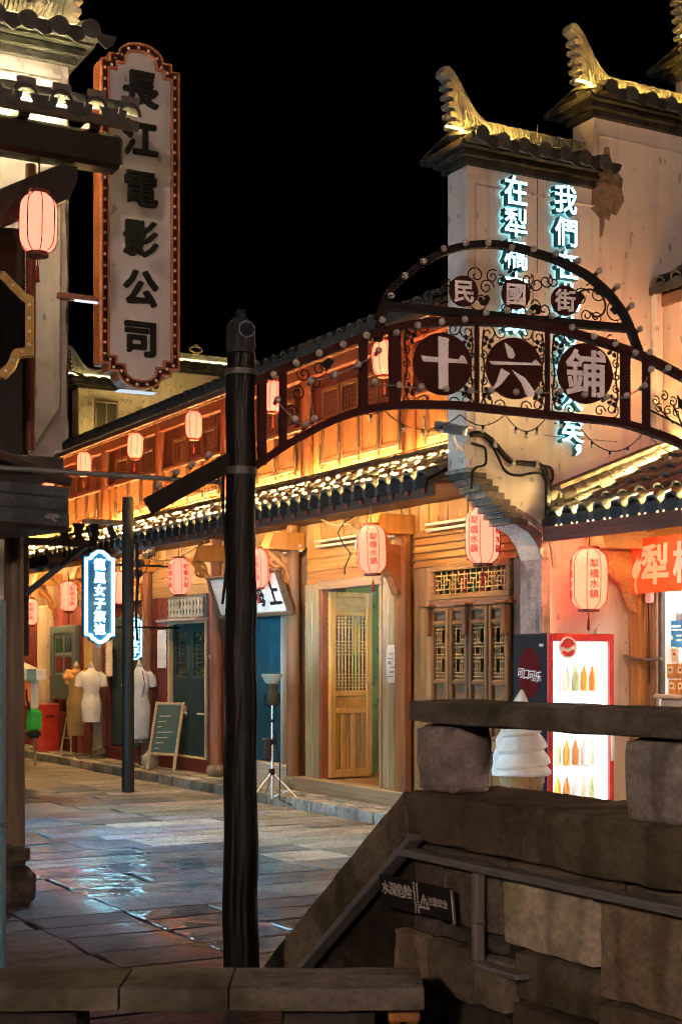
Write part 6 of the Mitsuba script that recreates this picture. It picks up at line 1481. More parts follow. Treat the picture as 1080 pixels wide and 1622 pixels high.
# discs and characters
for u, z_, ch in ((1.215, 3.69, '民'), (1.518, 3.696, '國'), (1.813, 3.684, '街')):
    k = add(A + '__small_disc', plate(Point(0, 0).buffer(.083, 24), (u, -.03, z_), *FACE_S, .012), 'dull_paint', (0.042, 0.007, 0.007), M=ARCH)
    add(k + '__character', plate(glyph(ch, .125, .024), (u, -.042, z_), *FACE_S, .004), 'paint', (0.80, 0.78, 0.78), M=ARCH)
ten = [Polygon([(-.125, .035), (.09, .028), (.10, .05), (.115, .052), (.14, .01), (-.115, .005)]), Polygon([(-.028, .145), (.028, .138), (.034, .128), (.028, .115), (.028, -.135), (-.026, -.135)])]
six = [Polygon([(-.15, .03), (.10, .034), (.12, .055), (.155, .025), (-.135, .012)]), Polygon([(-.06, .135), (-.015, .105), (.0, .07), (-.012, .05), (-.04, .055), (-.05, .09)]),
       Polygon([(-.08, -.005), (-.03, -.03), (-.09, -.10), (-.15, -.14), (-.11, -.085)]), Polygon([(-.015, -.012), (.06, -.05), (.115, -.12), (.11, -.145), (.085, -.15), (.065, -.14), (.04, -.08)])]
for u, z_, ch, sh in ((1.095, 3.293, '', union_all(ten)), (1.511, 3.294, '', union_all(six)), (1.936, 3.292, '鋪', None)):
    k = add(A + '__large_disc', plate(Point(0, 0).buffer(.166, 32), (u, -.028, z_), *FACE_S, .014), 'dull_paint', (0.042, 0.007, 0.007), M=ARCH)
    g_ = sh if sh is not None else affinity.scale(glyph(ch, .27, .018), .93, 1, origin=(0, 0))
    add(k + '__character', plate(g_, (u, -.042, z_), *FACE_S, .005), 'paint', (0.82, 0.80, 0.82), M=ARCH)
# scrollwork
def scroll(c, r, turns, start, d, rad=.0038):
    p = spiral(c, r, turns, start, d, 16)
    return tube(np.column_stack([p[:, 0], np.full(len(p), -.008), p[:, 1]]), rad, 5)
def clover(c, r, a0=.4):
    return [plate(affinity.translate(affinity.rotate(affinity.scale(Point(r * .62, 0).buffer(r * .42, 4), 1, .72), math.degrees(a0) + 90 * k, origin=(0, 0)), *c), (0, -.008, 0), *FACE_S, .008) for k in range(4)]
for u0, u1 in ((.87, 1.30), (1.314, 1.72), (1.73, 2.17)):
    um = (u0 + u1) / 2
    for su in (-1, 1):
        ue = u0 if su < 0 else u1
        for zc_, sz in ((3.48, 1), (3.105, -1)):
            add(A + '__scroll', [scroll((ue - su * .055, zc_ - .0 * sz), .045, 1.3, math.pi / 2 * sz, su), scroll((ue - su * .13, zc_ + .01 * sz), .036, 1.2, 0 if su > 0 else math.pi, -su * sz)], 'paint', BAR, M=ARCH, smooth=60)
            add(A + '__flower', clover((ue - su * .052, zc_ - .05 * sz), .036), 'paint', BAR, M=ARCH)
        for zc_ in (3.36, 3.29, 3.22):
            add(A + '__scroll', scroll((ue - su * .028, zc_), .026, 1.3, math.pi / 2, su), 'paint', BAR, M=ARCH, smooth=60)
    w_ = np.array([(ue, z_) for ue, z_ in ((u0 + .03, 3.5), (u0 + .02, 3.4), (u0 + .035, 3.29), (u0 + .02, 3.18), (u0 + .04, 3.09))])
    for mirror in (0, 1):
        x_ = w_[:, 0] if not mirror else u0 + u1 - w_[:, 0]
        add(A + '__scroll_stem', tube(np.column_stack([x_, np.full(5, -.008), w_[:, 1]]), .005, 5), 'paint', BAR, M=ARCH)
for c, r, tn, st, d in (((1.016, 3.648), .035, 1.3, 0, 1), ((1.075, 3.66), .04, 1.4, 2, -1), ((1.13, 3.74), .03, 1.3, 3, 1), ((1.32, 3.655), .075, 1.1, 2.4, 1), ((1.36, 3.73), .045, 1.4, 0, 1), ((1.30, 3.79), .05, 1.2, 3.5, -1), ((1.395, 3.79), .04, 1.4, 1, 1), ((1.445, 3.77), .034, 1.4, 2, -1),
                        ((1.60, 3.79), .04, 1.4, 1, -1), ((1.655, 3.77), .05, 1.3, 2, 1), ((1.64, 3.655), .07, 1.1, 2.4, 1), ((1.71, 3.79), .045, 1.3, 1, -1), ((1.76, 3.79), .035, 1.2, 2, 1), ((1.70, 3.63), .045, 1.2, 4, 1),
                        ((1.925, 3.715), .06, 1.2, .5, 1), ((2.02, 3.745), .075, 1.1, 2.6, -1), ((1.96, 3.62), .04, 1.4, 5, -1), ((2.015, 3.615), .04, 1.4, 4, 1), ((2.14, 3.65), .065, 1.2, 2, 1), ((2.17, 3.6), .03, 1.3, 0, -1), ((1.47, 3.62), .05, 1.2, 4, 1), ((1.57, 3.61), .04, 1.3, 5, -1)):
    add(A + '__scroll', scroll(c, r, tn, st, d), 'paint', BAR, M=ARCH, smooth=60)
big = spiral((2.0, 3.66), .13, .8, math.pi * .9, -1, 20)
add(A + '__scroll_stem', tube(np.column_stack([big[:, 0], np.full(20, -.008), big[:, 1]]), .006, 5), 'paint', BAR, M=ARCH)
for c, a_ in (((1.345, 3.645), .3), ((1.655, 3.64), 2.8), ((1.918, 3.725), 2.4), ((2.035, 3.755), .4), ((2.14, 3.655), .6)):
    lf = affinity.rotate(union_all([affinity.scale(Point(0, 0).buffer(.02, 6), 1.3, .8), affinity.scale(Point(.024, .016).buffer(.016, 6), .8, 1.2), affinity.scale(Point(-.016, .02).buffer(.014, 6), 1, 1)]), math.degrees(a_), origin=(0, 0))
    add(A + '__iron_leaf', plate(affinity.translate(lf, *c), (0, -.008, 0), *FACE_S, .008), 'paint', BAR, M=ARCH)
for c in ((1.46, 3.76), (1.60, 3.74), (1.51, 3.83)):
    add(A + '__flower', clover(c, .03), 'paint', BAR, M=ARCH)
for k in range(3):
    add(A + '__scroll', [scroll((2.385 + .055 * k, 3.17 + .03 * (k % 2)), .03, 1.3, 2, -1), scroll((2.41 + .055 * k, 3.13 - .01 * k), .028, 1.3, 1, 1)], 'paint', BAR, M=ARCH, smooth=60)
add(A + '__scroll_stem', [tube([(2.345, -.005, 3.12), (2.6, -.005, 3.02), (2.9, -.005, 2.92)], .006, 5), tube([(2.40, -.005, 3.14), (2.5, -.005, 3.05)], .005, 5), tube([(2.5, -.005, 3.15), (2.58, -.005, 3.0)], .005, 5)], 'paint', BAR, M=ARCH)
add(A + '__iron_leaf', plate(Polygon([(2.52, 3.21), (2.56, 3.17), (2.58, 3.12), (2.53, 3.14)]), (0, -.008, 0), *FACE_S, .008), 'paint', BAR, M=ARCH)
for k, (u, z_) in enumerate(((.26, 3.0), (.30, 3.1), (.335, 3.2), (.40, 3.15), (.42, 3.23))):
    add(A + '__scroll', scroll((u, z_), .04, 1.3, 1.5 * k, (-1) ** k), 'paint', BAR, M=ARCH, smooth=60)
add(A + '__iron_leaf', plate(Polygon([(.42, 3.25), (.46, 3.29), (.50, 3.28), (.47, 3.23)]), (0, -.008, 0), *FACE_S, .008), 'paint', BAR, M=ARCH)
# globe bulbs
BT = [(.752, 3.502), (.801, 3.632), (.878, 3.743), (.982, 3.829), (1.096, 3.904), (1.222, 3.946), (1.353, 3.96), (1.49, 3.945), (1.621, 3.948), (1.752, 3.932), (1.885, 3.905), (2.013, 3.86), (2.127, 3.784), (2.214, 3.685), (2.267, 3.557), (2.327, 3.432)]
BM = [(.162, 3.179), (.281, 3.247), (.406, 3.305), (.536, 3.359), (.664, 3.414), (.83, 3.438), (.949, 3.488), (1.086, 3.516), (1.217, 3.537), (1.341, 3.581), (1.465, 3.602), (1.594, 3.6), (1.729, 3.592), (1.849, 3.538), (1.983, 3.497), (2.114, 3.465), (2.236, 3.424), (2.443, 3.352), (2.555, 3.309)]
BL = [(.182, 3.053), (.277, 2.958), (.335, 2.931), (.379, 2.963), (.361, 3.162), (.488, 3.201), (.617, 3.259), (.731, 3.339), (.71, 3.174), (.847, 3.166), (.971, 3.163), (1.111, 3.159), (1.251, 3.159), (1.37, 3.169), (1.516, 3.165), (1.652, 3.177), (1.778, 3.184), (1.924, 3.172), (2.06, 3.167), (2.185, 3.182), (2.294, 3.245), (2.336, 3.337)]
first = None
for u, z_ in BT + BM + BL + [(-.434, 2.59), (-.344, 2.657), (-.263, 2.702), (-.175, 2.753)]:
    k = add(A + '__globe_bulb', ball((u, -.05, z_), .0185, 2), 'paint', vary((0.42, 0.40, 0.37), .15), smooth=True, M=ARCH)
    add(k + '__socket', cyl((u, -.04, z_), (u, .0, z_ - .012), .012, n=8), 'paint', (0.10, 0.08, 0.07), M=ARCH)
for a_, b_ in ((0, 8), (8, 22)):
    pts = []
    seq = BL[a_:b_]
    for (u0, z0_), (u1, z1_) in zip(seq[:-1], seq[1:]):
        pts += [tuple(x) for x in catenary((u0, -.035, z0_), (u1, -.035, z1_), .008, 4)[:-1]]
    add(A + '__bulb_wire', tube(pts, .0035, 4), 'paint', (0.25, 0.23, 0.2), M=ARCH)
# post
PT = []
for k in range(26):
    z_ = 3.28 * k / 25
    PT.append((0.0 + .004 * math.sin(k * 1.3), .003 * math.cos(k * 1.9), z_))
pm_ = tube(PT, np.linspace(.094, .074, 26) + RNG.uniform(-.0015, .0015, 26), 48)
pv_ = np.array(pm_.vertices)
pa_ = np.arctan2(pv_[:, 1], pv_[:, 0])
pq_ = meshkit.fbm(np.column_stack([np.cos(pa_) * 5, np.sin(pa_) * 5, pv_[:, 2] * .55]), 3, 4)
gr_ = np.where(pq_ > .56, -.009, 0) + .012 * (pq_ - .5)          # long drying cracks
pv_[:, :2] *= (1 + gr_ / .085)[:, None]
pm_ = trimesh.Trimesh(pv_, pm_.faces, process=False)
pk = add(A + '__wooden_post', pm_, 'wood', (0.010, 0.0095, 0.0095), tone=0.1, smooth=30, M=ARCH, label='black weathered wooden post of the archway')
add(A + '__post_band', lathe([(.079, 3.17), (.084, 3.172), (.084, 3.20), (.079, 3.202)], 24), 'paint', (0.07, 0.07, 0.075), smooth=40, M=ARCH)
add(A + '__post_band', lathe([(.080, 2.66), (.086, 2.662), (.086, 2.70), (.080, 2.702)], 24), 'paint', (0.06, 0.06, 0.065), smooth=40, M=ARCH)
add(A + '__projector_head', [lathe([(0, 3.28), (.072, 3.285), (.078, 3.33), (.07, 3.43), (.045, 3.46), (.03, 3.475), (0, 3.478)], 18, (0, 0, 0)), cbox(-.02, .02, -.03, .03, 3.46, 3.51, .008)], 'paint', (0.03, 0.033, 0.036), smooth=40, M=ARCH)
ln = add(A + '__projector_lens', [cyl((.012, -.06, 3.395), (.012, -.084, 3.395), .042, .044, 20)], 'paint', (0.06, 0.065, 0.07), smooth=40, M=ARCH)
add(ln + '__glass_front', plate(Point(0, 0).buffer(.036, 16), (.012, -.084, 3.395), *FACE_S, .003), 'paint', (0.01, 0.012, 0.03), M=ARCH)
add(A + '__far_post', cyl((3.17, 0, 0), (3.17, 0, 3.1), .09, n=14), 'wood', (0.02, 0.018, 0.016), tone=0.1, smooth=40, M=ARCH)
add(A + '__post_cable', tube([(-.095, -.02, 2.75), (-.10, -.03, 2.5), (-.085, -.06, 2.2), (-.1, -.02, 2.0)], .008, 6), 'paint', BLACK, M=ARCH)

# small clear bulbs on a wire under the arch
SL = thing('string_lights', 'thin wire with small clear bulbs hanging in loops below the archway', 'string lights')
nodes = [(.62, 3.02), (.766, 3.029), (1.20, 3.03), (1.46, 3.045), (1.71, 3.05), (1.87, 3.045), (2.31, 3.0), (2.62, 2.9)]
sags = [.02, .09, .06, .09, .02, .15, .07]
for (a_, b_, sg) in zip(nodes[:-1], nodes[1:], sags):
    c_ = catenary((a_[0], -.03, a_[1]), (b_[0], -.03, b_[1]), sg, 13)
    add(SL + '__wire', tube(c_, .003, 4), 'paint', (0.06, 0.05, 0.04), M=ARCH)
    for q in ((3, 6, 9) if sg > .08 else (6,)):
        k = add(SL + '__clear_bulb', ball((c_[q][0], -.03, c_[q][2] - .028), .011, 1), 'paint', (0.75, 0.72, 0.66), smooth=True, M=ARCH)
        add(k + '__cap', cyl((c_[q][0], -.03, c_[q][2] - .02), (c_[q][0], -.03, c_[q][2]), .006, n=6), 'paint', BLACK, M=ARCH)

# thin pipe from the left house to the post
PP = thing('metal_pipe', 'thin grey green metal pipe spanning from the left house to the archway post', 'pipe')
p0, p1 = np.array([-1.66, 7.15, EYE + 310 * 7.15 / 2350]), np.array([-.60, 7.62, EYE + 286 * 7.62 / 2350])
add(PP + '__tube', cyl(p0 - (p1 - p0) * .5, p1, .0125, n=10), 'paint', (0.16, 0.2, 0.2), smooth=40, M=WORLD)
add(PP + '__coupling', cyl(p0 + (p1 - p0) * .48, p0 + (p1 - p0) * .53, .018, n=10), 'paint', (0.12, 0.14, 0.14), smooth=40, M=WORLD)


# ------------------------------------------------------------------ stone bridge parapet, right foreground
BR = thing('stone_bridge', 'dark weathered stone bridge end with a low slab rail on blocks, right foreground', 'bridge')
TB = -4.22
GREY = (0.27, 0.25, 0.215)
s = -7.585
for i, w in enumerate((0.93, 1.25, 1.1, 1.2)):
    add(BR + '__coping_stone', rough(TB, TB + .56, s - w + .004, s - .002, 0.865, 1.104, .013, .05, 20 + i, .012), 'stone', vary((0.135, 0.115, 0.08), .2), smooth=32)
    s -= w
for i, (a, b) in enumerate(((-7.97, -7.655), (-10.0, -9.15), (-12.2, -11.2))):
    add(BR + '__parapet_block', rough(TB + .02, TB + .25, a, b, 1.105, 1.415, .013, .045, 31 + 3 * i, .014), 'stone', vary(GREY, .15), smooth=32)
add(BR + '__rail_slab', rough(TB - .02, TB + .33, -10.6, -7.65, 1.417, 1.53, .008, .09, 41, .012), 'stone', (0.17, 0.157, 0.13), smooth=32)
# sloping coping that comes down towards the street, and its wall
sl = math.atan2(1.10, 1.53)
SLM = ROW @ trimesh.transformations.translation_matrix((TB, -7.58, 1.104)) @ rot((1, 0, 0), -math.degrees(sl))
add(BR + '__sloping_coping', rough(0.0, .34, 0.0, 1.92, -.20, 0.0, .007, .09, 52, .010), 'stone', (0.135, 0.115, 0.082), smooth=32, M=SLM)
add(BR + '__core', [cbox(TB + .09, TB + .5, -13, -7.62, -.3, .87, 0), cbox(TB + .34, TB + 2.6, -13, -7.62, -.3, .5, 0)], 'stone', (0.05, 0.042, 0.035))
add(BR + '__core', plate(Polygon([(-7.62, .82), (-6.15, -.2), (-7.62, -.2)]), (TB + .09, 0, 0), (0, 1, 0), (0, 0, 1), .2), 'stone', (0.04, 0.034, 0.03))
for i in range(3):
    add(BR + '__stair_step', rough(TB + .36, TB + 2.5, -7.60 + .32 * i, -7.28 + .32 * i, -.05, .48 - .15 * i, .006, .14, 60 + i), 'stone', (0.14, 0.125, 0.11), smooth=32)
# courses of the wall below: (s left, s right, z bottom, z top, proud, colour)
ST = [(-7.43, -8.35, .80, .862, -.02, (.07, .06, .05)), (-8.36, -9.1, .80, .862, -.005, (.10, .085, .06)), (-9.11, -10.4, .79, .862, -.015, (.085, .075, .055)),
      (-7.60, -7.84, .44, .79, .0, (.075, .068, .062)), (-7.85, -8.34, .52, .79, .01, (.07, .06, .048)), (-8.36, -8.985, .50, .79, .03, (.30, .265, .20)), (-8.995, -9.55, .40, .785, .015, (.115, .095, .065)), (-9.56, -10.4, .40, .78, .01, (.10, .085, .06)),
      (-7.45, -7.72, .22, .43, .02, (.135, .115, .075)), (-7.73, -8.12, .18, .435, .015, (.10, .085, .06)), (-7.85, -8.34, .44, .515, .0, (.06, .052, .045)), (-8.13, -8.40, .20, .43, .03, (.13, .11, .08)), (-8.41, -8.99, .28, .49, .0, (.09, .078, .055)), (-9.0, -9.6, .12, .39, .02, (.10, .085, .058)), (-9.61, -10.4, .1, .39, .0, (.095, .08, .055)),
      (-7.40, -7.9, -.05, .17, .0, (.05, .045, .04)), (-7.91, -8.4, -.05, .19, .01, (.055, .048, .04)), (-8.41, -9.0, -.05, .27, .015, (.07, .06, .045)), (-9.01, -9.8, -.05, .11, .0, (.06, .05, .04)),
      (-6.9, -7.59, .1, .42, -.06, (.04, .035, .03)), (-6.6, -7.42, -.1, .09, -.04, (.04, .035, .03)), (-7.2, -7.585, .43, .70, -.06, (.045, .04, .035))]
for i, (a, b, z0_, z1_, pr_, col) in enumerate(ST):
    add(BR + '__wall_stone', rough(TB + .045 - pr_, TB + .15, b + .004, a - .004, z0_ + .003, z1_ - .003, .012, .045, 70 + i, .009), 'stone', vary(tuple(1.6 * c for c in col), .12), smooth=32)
# cable tray under the coping, down pipe, ledge
def bar3(p, q, w, h, M=ROW):
    return tube([p, q], w, 4)
add(BR + '__cable_tray', cbox(TB - .055, TB + .02, -10.5, -7.585, .80, .835, .004), 'paint', (0.16, 0.165, 0.17))
add(BR + '__cable_tray', cbox(-.055, .02, .0, 1.75, -.275, -.24, .004), 'paint', (0.16, 0.165, 0.17), M=SLM)
add(BR + '__down_pipe', cbox(TB - .05, TB - .0, -8.275, -8.235, .415, .80, .008), 'paint', (0.20, 0.20, 0.195))
add(BR + '__down_pipe_joint', cbox(TB - .055, TB - .0, -8.28, -8.23, .575, .587, .003), 'paint', (0.14, 0.14, 0.14))
add(BR + '__ledge', cbox(TB - .05, TB + .03, -8.56, -8.235, .385, .41, .006), 'paint', (0.17, 0.17, 0.165))
# warning sign
WS = thing('warning_sign', 'black warning sign with white characters and a warning triangle on the bridge wall', 'sign')
WM = row_frame(TB - .05, -7.79, .628) @ rot((0, 1, 0), -6) @ rot((0, 0, 1), 3)
add(WS + '__board', cbox(-.012, .0, -.285, .285, -.075, .075, .004), 'paint', (0.022, 0.02, 0.022), M=WM)
for i, ch in enumerate('水深危险'):
    add(WS + '__character', plate(glyph(ch, .068, .012), (-.012, .235 - .062 * i, .018), *FACE_T, .002), 'paint', (0.55, 0.52, 0.47), M=WM)
tri = Polygon([(0, .04), (.04, -.032), (-.04, -.032)])
add(WS + '__warning_triangle', plate(tri.difference(tri.buffer(-.007)).union(sbox(-.004, -.012, .004, .016)).union(sbox(-.004, -.024, .004, -.017)), (-.012, -.075, -.01), *FACE_T, .002), 'paint', (0.6, 0.58, 0.54), M=WM)
for i, ch in enumerate('注意安全'):
    add(WS + '__character', plate(glyph(ch, .042, .012), (-.012, -.125 - .038 * i, .0), *FACE_T, .002), 'paint', (0.5, 0.48, 0.45), M=WM)
add(WS + '__chequer_band', plate(union_all([sbox(-.018 + .012 * (i % 3), -.07 + .012 * (i // 3), -.008 + .012 * (i % 3), -.061 + .012 * (i // 3)) for i in range(36) if (i + i // 3) % 2 == 0]), (-.012, -.016, 0), *FACE_T, .002), 'paint', (0.5, 0.48, 0.44), M=WM)
add(WS + '__edge_strip', cbox(-.016, .002, -.297, -.286, -.085, .075, .002), 'steel', M=WM)

# low stone bench in the foreground
SB_ = thing('stone_bench', 'long low dark stone slab bench across the foreground, cracked near the middle', 'bench')
add(SB_ + '__seat_slab', [rough(-3.2, -.888, 5.92, 6.34, .305, .402, .004, .06, 90, .004)], 'stone', (0.17, 0.157, 0.13), smooth=32, M=WORLD)
add(SB_ + '__seat_slab', [rough(-.884, -.4505, 5.918, 6.34, .304, .401, .004, .06, 91, .003), rough(-.449, .335, 5.92, 6.33, .305, .402, .004, .06, 92, .004)], 'stone', (0.175, 0.16, 0.133), smooth=32, M=WORLD)
for x_ in (-2.6, -1.25, -.05):
    add(SB_ + '__support_block', rough(x_ - .2, x_ + .2, 6.0, 6.3, 0.0, .30, .012, .08, int(x_ * 10) + 99), 'stone', (0.05, 0.045, 0.04), smooth=32, M=WORLD)
wb = thing('wooden_stool', 'low orange brown wooden stool tucked under the right end of the stone bench', 'stool')
add(wb + '__seat', cbox(.19, .32, 5.98, 6.25, .25, .285, .006), 'wood', (0.36, 0.17, 0.05), tone=.8, M=WORLD)
add(wb + '__leg', cbox(.20, .24, 6.0, 6.04, 0.0, .25, .005), 'wood', (0.36, 0.17, 0.05), tone=.2, M=WORLD)
add(wb + '__leg', cbox(.27, .31, 6.0, 6.04, 0.0, .25, .005), 'wood', (0.36, 0.17, 0.05), tone=.2, M=WORLD)
add(wb + '__leg', cbox(.20, .24, 6.2, 6.24, 0.0, .25, .005), 'wood', (0.36, 0.17, 0.05), tone=.2, M=WORLD)
add(wb + '__leg', cbox(.27, .31, 6.2, 6.24, 0.0, .25, .005), 'wood', (0.36, 0.17, 0.05), tone=.2, M=WORLD)
# post at the left edge, the blue light on it put into its colour
rp = thing('blue_lit_post', 'left edge metal post with a short cross rod, blue light painted in', 'post')
X0 = -540 / 2350 * 7.0
add(rp + '__upright', cbox(X0 - .06, X0 + .016, 7.0, 7.06, 0.0, 2.0, .006), 'paint', (0.08, 0.2, 0.27), M=WORLD)
add(rp + '__cross_rod', cyl((X0 - .2, 6.99, .935), (X0 + .032, 6.99, .935), .011, n=8), 'paint', (0.1, 0.14, 0.16), M=WORLD)

# ------------------------------------------------------------------ second post in the street
P2 = thing('lamp_post', 'dark wooden street post with a cross arm, in front of the blue neon sign', 'post')
add(P2 + '__post', moved(cyl((0, 0, 0), (0, 0, 3.88), .082, .076, 18), trimesh.transformations.translation_matrix((-.90, 4.86, 0))), 'wood', (0.03, 0.026, 0.024), tone=.1, smooth=40)
add(P2 + '__cross_arm', cbox(-1.52, -.80, 4.83, 4.89, 3.505, 3.57, .006), 'wood', DARKWOOD, tone=.8)
for t_ in (-1.44, -1.15):
    f_ = add(P2 + '__spot_lamp', [cyl((t_, 4.86, 3.47), (t_ + .03, 4.80, 3.34), .04, .05, 12)], 'paint', BLACK, smooth=40)
add(P2 + '__cable', tube([(-.80, 4.80, 3.3), (-.79, 4.79, 2.8), (-.81, 4.80, 2.3), (-.80, 4.79, 2.0)], .018, 6), 'paint', BLACK)

# blue white neon signs
def neon_sign(name, label, text, M, w, h, lump, wgt):
    n_ = thing(name, label, 'neon sign')
    hw, hh = w / 2, h / 2
    arcr = w * .24
    pts = [(hw, hh - arcr * .9), (arcr * 1.35, hh - arcr * .9), (arcr * 1.2, hh - arcr * .45)]
    pts += [(arcr * math.cos(a), hh - arcr * .8 + arcr * .8 * math.sin(a)) for a in np.linspace(.5, math.pi - .5, 9)]
    pts += [(-arcr * 1.2, hh - arcr * .45), (-arcr * 1.35, hh - arcr * .9), (-hw, hh - arcr * .9)]
    P_ = Polygon(pts + [(x, -y) for x, y in pts[::-1]]).buffer(0)
    add(n_ + '__box', plate(P_, (0, .05, 0), (1, 0, 0), (0, 0, 1), .1), 'paint', (0.02, 0.10, 0.17), M=M)
    r_ = w * .05
    rg = np.array(P_.buffer(-r_ * 1.4).exterior.coords)[:-1]
    add(n_ + '__neon_tube', tube(np.column_stack([rg[:, 0], np.full(len(rg), -.07), rg[:, 1]]), r_, 6, True), 'lamp_skin', emit=(3.0, 9.0, 12.0), weight=wgt, M=M)
    step = (h - 2.2 * arcr) / len(text)
    for i, ch in enumerate(text):
        add(n_ + '__character', plate(glyph(ch, min(step * .92, w * .58), .03), (0, -.05, hh - 1.1 * arcr - step * (i + .5)), *FACE_S, .02), 'lamp_skin', emit=(2.6, 6.5, 8.0), weight=wgt * .4, M=M)
    return n_


ns = neon_sign('blue_neon_sign', 'tall blue white neon sign with six glowing characters projecting from the red front', '龍鳳女子旗袍', row_frame(-.655, 6.7, 2.645), .47, 1.36, True, 2.5)
for z_ in (2.2, 3.1):
    add(ns + '__bracket', cbox(-.43, .6, 6.69, 6.72, z_, z_ + .03, .004), 'paint', BLACK)
add(ns + '__drop_lamp', lathe([(0, -.80), (.03, -.77), (.05, -.73), (0, -.70)], 10), 'paint', (0.6, 0.62, 0.62), M=row_frame(-.655, 6.7, 2.69), smooth=40)
n2 = neon_sign('small_neon_sign', 'small blue white neon sign on the column right of the dark street post', '旗袍女子', row_frame(.36, 7.95, 2.07), .22, .66, False, .8)
add(n2 + '__bracket', cbox(.36, .6, 7.94, 7.96, 2.3, 2.32, .003), 'paint', BLACK)
add(n2 + '__crest', plate(Point(0, 0).buffer(.085, 10).intersection(sbox(-.1, 0, .1, .1)), (0, .02, .33), *FACE_S, .03), 'paint', (0.6, 0.55, 0.25), M=row_frame(.36, 7.95, 2.07))

# stage lamps under the eave
for k, (t_, s_, z_, dz_) in enumerate(((-.12, 6.55, 3.12, -.08), (-.15, 6.05, 3.20, -.03), (.02, 7.0, 3.02, -.1))):
    e_ = thing('stage_lamp', ('left', 'right', 'lowest')[k] + ' of the small black stage lamps clamped under the eave beside the red lettered lantern', 'spotlight', 'stage lamps under the eave')
    add(e_ + '__housing', cyl((t_ - .06, s_ - .07, z_), (t_ + .07, s_ + .05, z_ + dz_ + .1), .05, .065, 12), 'paint', (0.02, 0.022, 0.03), smooth=40)
    add(e_ + '__yoke', tube([(t_ - .07, s_ + .05, z_), (t_ - .07, s_ + .05, z_ + .15), (t_ + .07, s_ - .05, z_ + .15), (t_ + .07, s_ - .05, z_)], .008, 5), 'paint', BLACK)
    add(e_ + '__hanger', cyl((t_, s_, z_ + .15), (t_, s_, 3.41), .01, n=6), 'paint', BLACK)
# loose wires under the eave
lw = thing('eave_wires', 'thin black wires looping under the lower eave of the shop row', 'wires')
for a_, b_, sg in (((-.2, 5.6, 3.4), (.2, 7.9, 3.2), .35), ((.1, 4.6, 3.35), (-.1, 6.9, 3.35), .22), ((-.1, 8.0, 3.36), (.1, 11.4, 3.2), .3), ((.3, 7.8, 3.1), (.45, 8.6, 2.9), .3)):
    add(lw + '__wire', tube(catenary(a_, b_, sg, 14), .007, 5), 'paint', BLACK)

# ------------------------------------------------------------------ dress forms, bin, boards, stand
def dress_form(t, s, label, rgb, hem, shoulder, turn, neck=True, sleeves=True, band=None, z0=.132):
    d = thing('dress_form', label, 'mannequin')
    M = row_frame(t, s, z0, turn)
    rows_ = [(hem, .145, .11), (hem + .10, .15, .115), (.78, .165, .13), (.90, .17, .13), (1.02, .135, .10), (1.10, .125, .095), (1.22, .155, .125), (1.32, .165, .11), (shoulder - .02, .15, .08), (shoulder + .02, .07, .06), (shoulder + .07, .05, .05)]
    if hem > .7:
        rows_ = [r_ for r_ in rows_ if r_[0] >= hem]
    n = 20
    ang = np.arange(n) * 2 * math.pi / n
    v, f = [], []
    for z_, a, b in rows_:
        fold = 1 + (.05 * np.cos(ang * 6 + z_ * 2) if z_ < .8 else 0)
        v.append(np.column_stack([a * np.cos(ang) * fold, b * np.sin(ang) * fold, np.full(n, z_)]))
    for k in range(len(rows_) - 1):
        for j in range(n):
            j2 = (j + 1) % n
            f += [[k * n + j, k * n + j2, (k + 1) * n + j2], [k * n + j, (k + 1) * n + j2, (k + 1) * n + j]]
    m = trimesh.Trimesh(np.vstack(v), np.array(f), process=False)
    dk = add(d + '__dress', m, 'cloth', rgb, smooth=True, M=M)
    if sleeves:
        for sg in (-1, 1):
            add(dk + '__sleeve', tube([(sg * .12, 0, shoulder - .03), (sg * .19, 0, shoulder - .09), (sg * .215, -.01, shoulder - .24)], [.06, .065, .06], 12), 'cloth', rgb, smooth=40, M=M)
    add(dk + '__collar', lathe([(.05, shoulder + .05), (.055, shoulder + .10), (.045, shoulder + .10), (.04, shoulder + .06)], 14), 'cloth', tuple(.8 * c for c in rgb), smooth=40, M=M)
    if band:
        add(dk + '__trim', [tube([(.06, -.06, shoulder), (.1, -.12, 1.25), (.07, -.125, 1.05)], .008, 5), lathe([(.148, hem + .01), (.156, hem + .02), (.156, hem + .05), (.148, hem + .06)], 20)], 'cloth', band, M=M)
    add(d + '__neck_cap', lathe([(0, shoulder + .09), (.04, shoulder + .10), (.03, shoulder + .14), (.012, shoulder + .17), (0, shoulder + .175)], 12), 'cloth', (0.62, 0.58, 0.5), smooth=40, M=M)
    add(d + '__pole', cyl((0, 0, .02), (0, 0, hem + .2), .013, n=8), 'paint', (0.05, 0.04, 0.035), M=M)
    add(d + '__base_plate', cbox(-.22, .22, -.14, .14, 0, .02, .005), 'paint', (0.10, 0.08, 0.06), M=M)
    return d


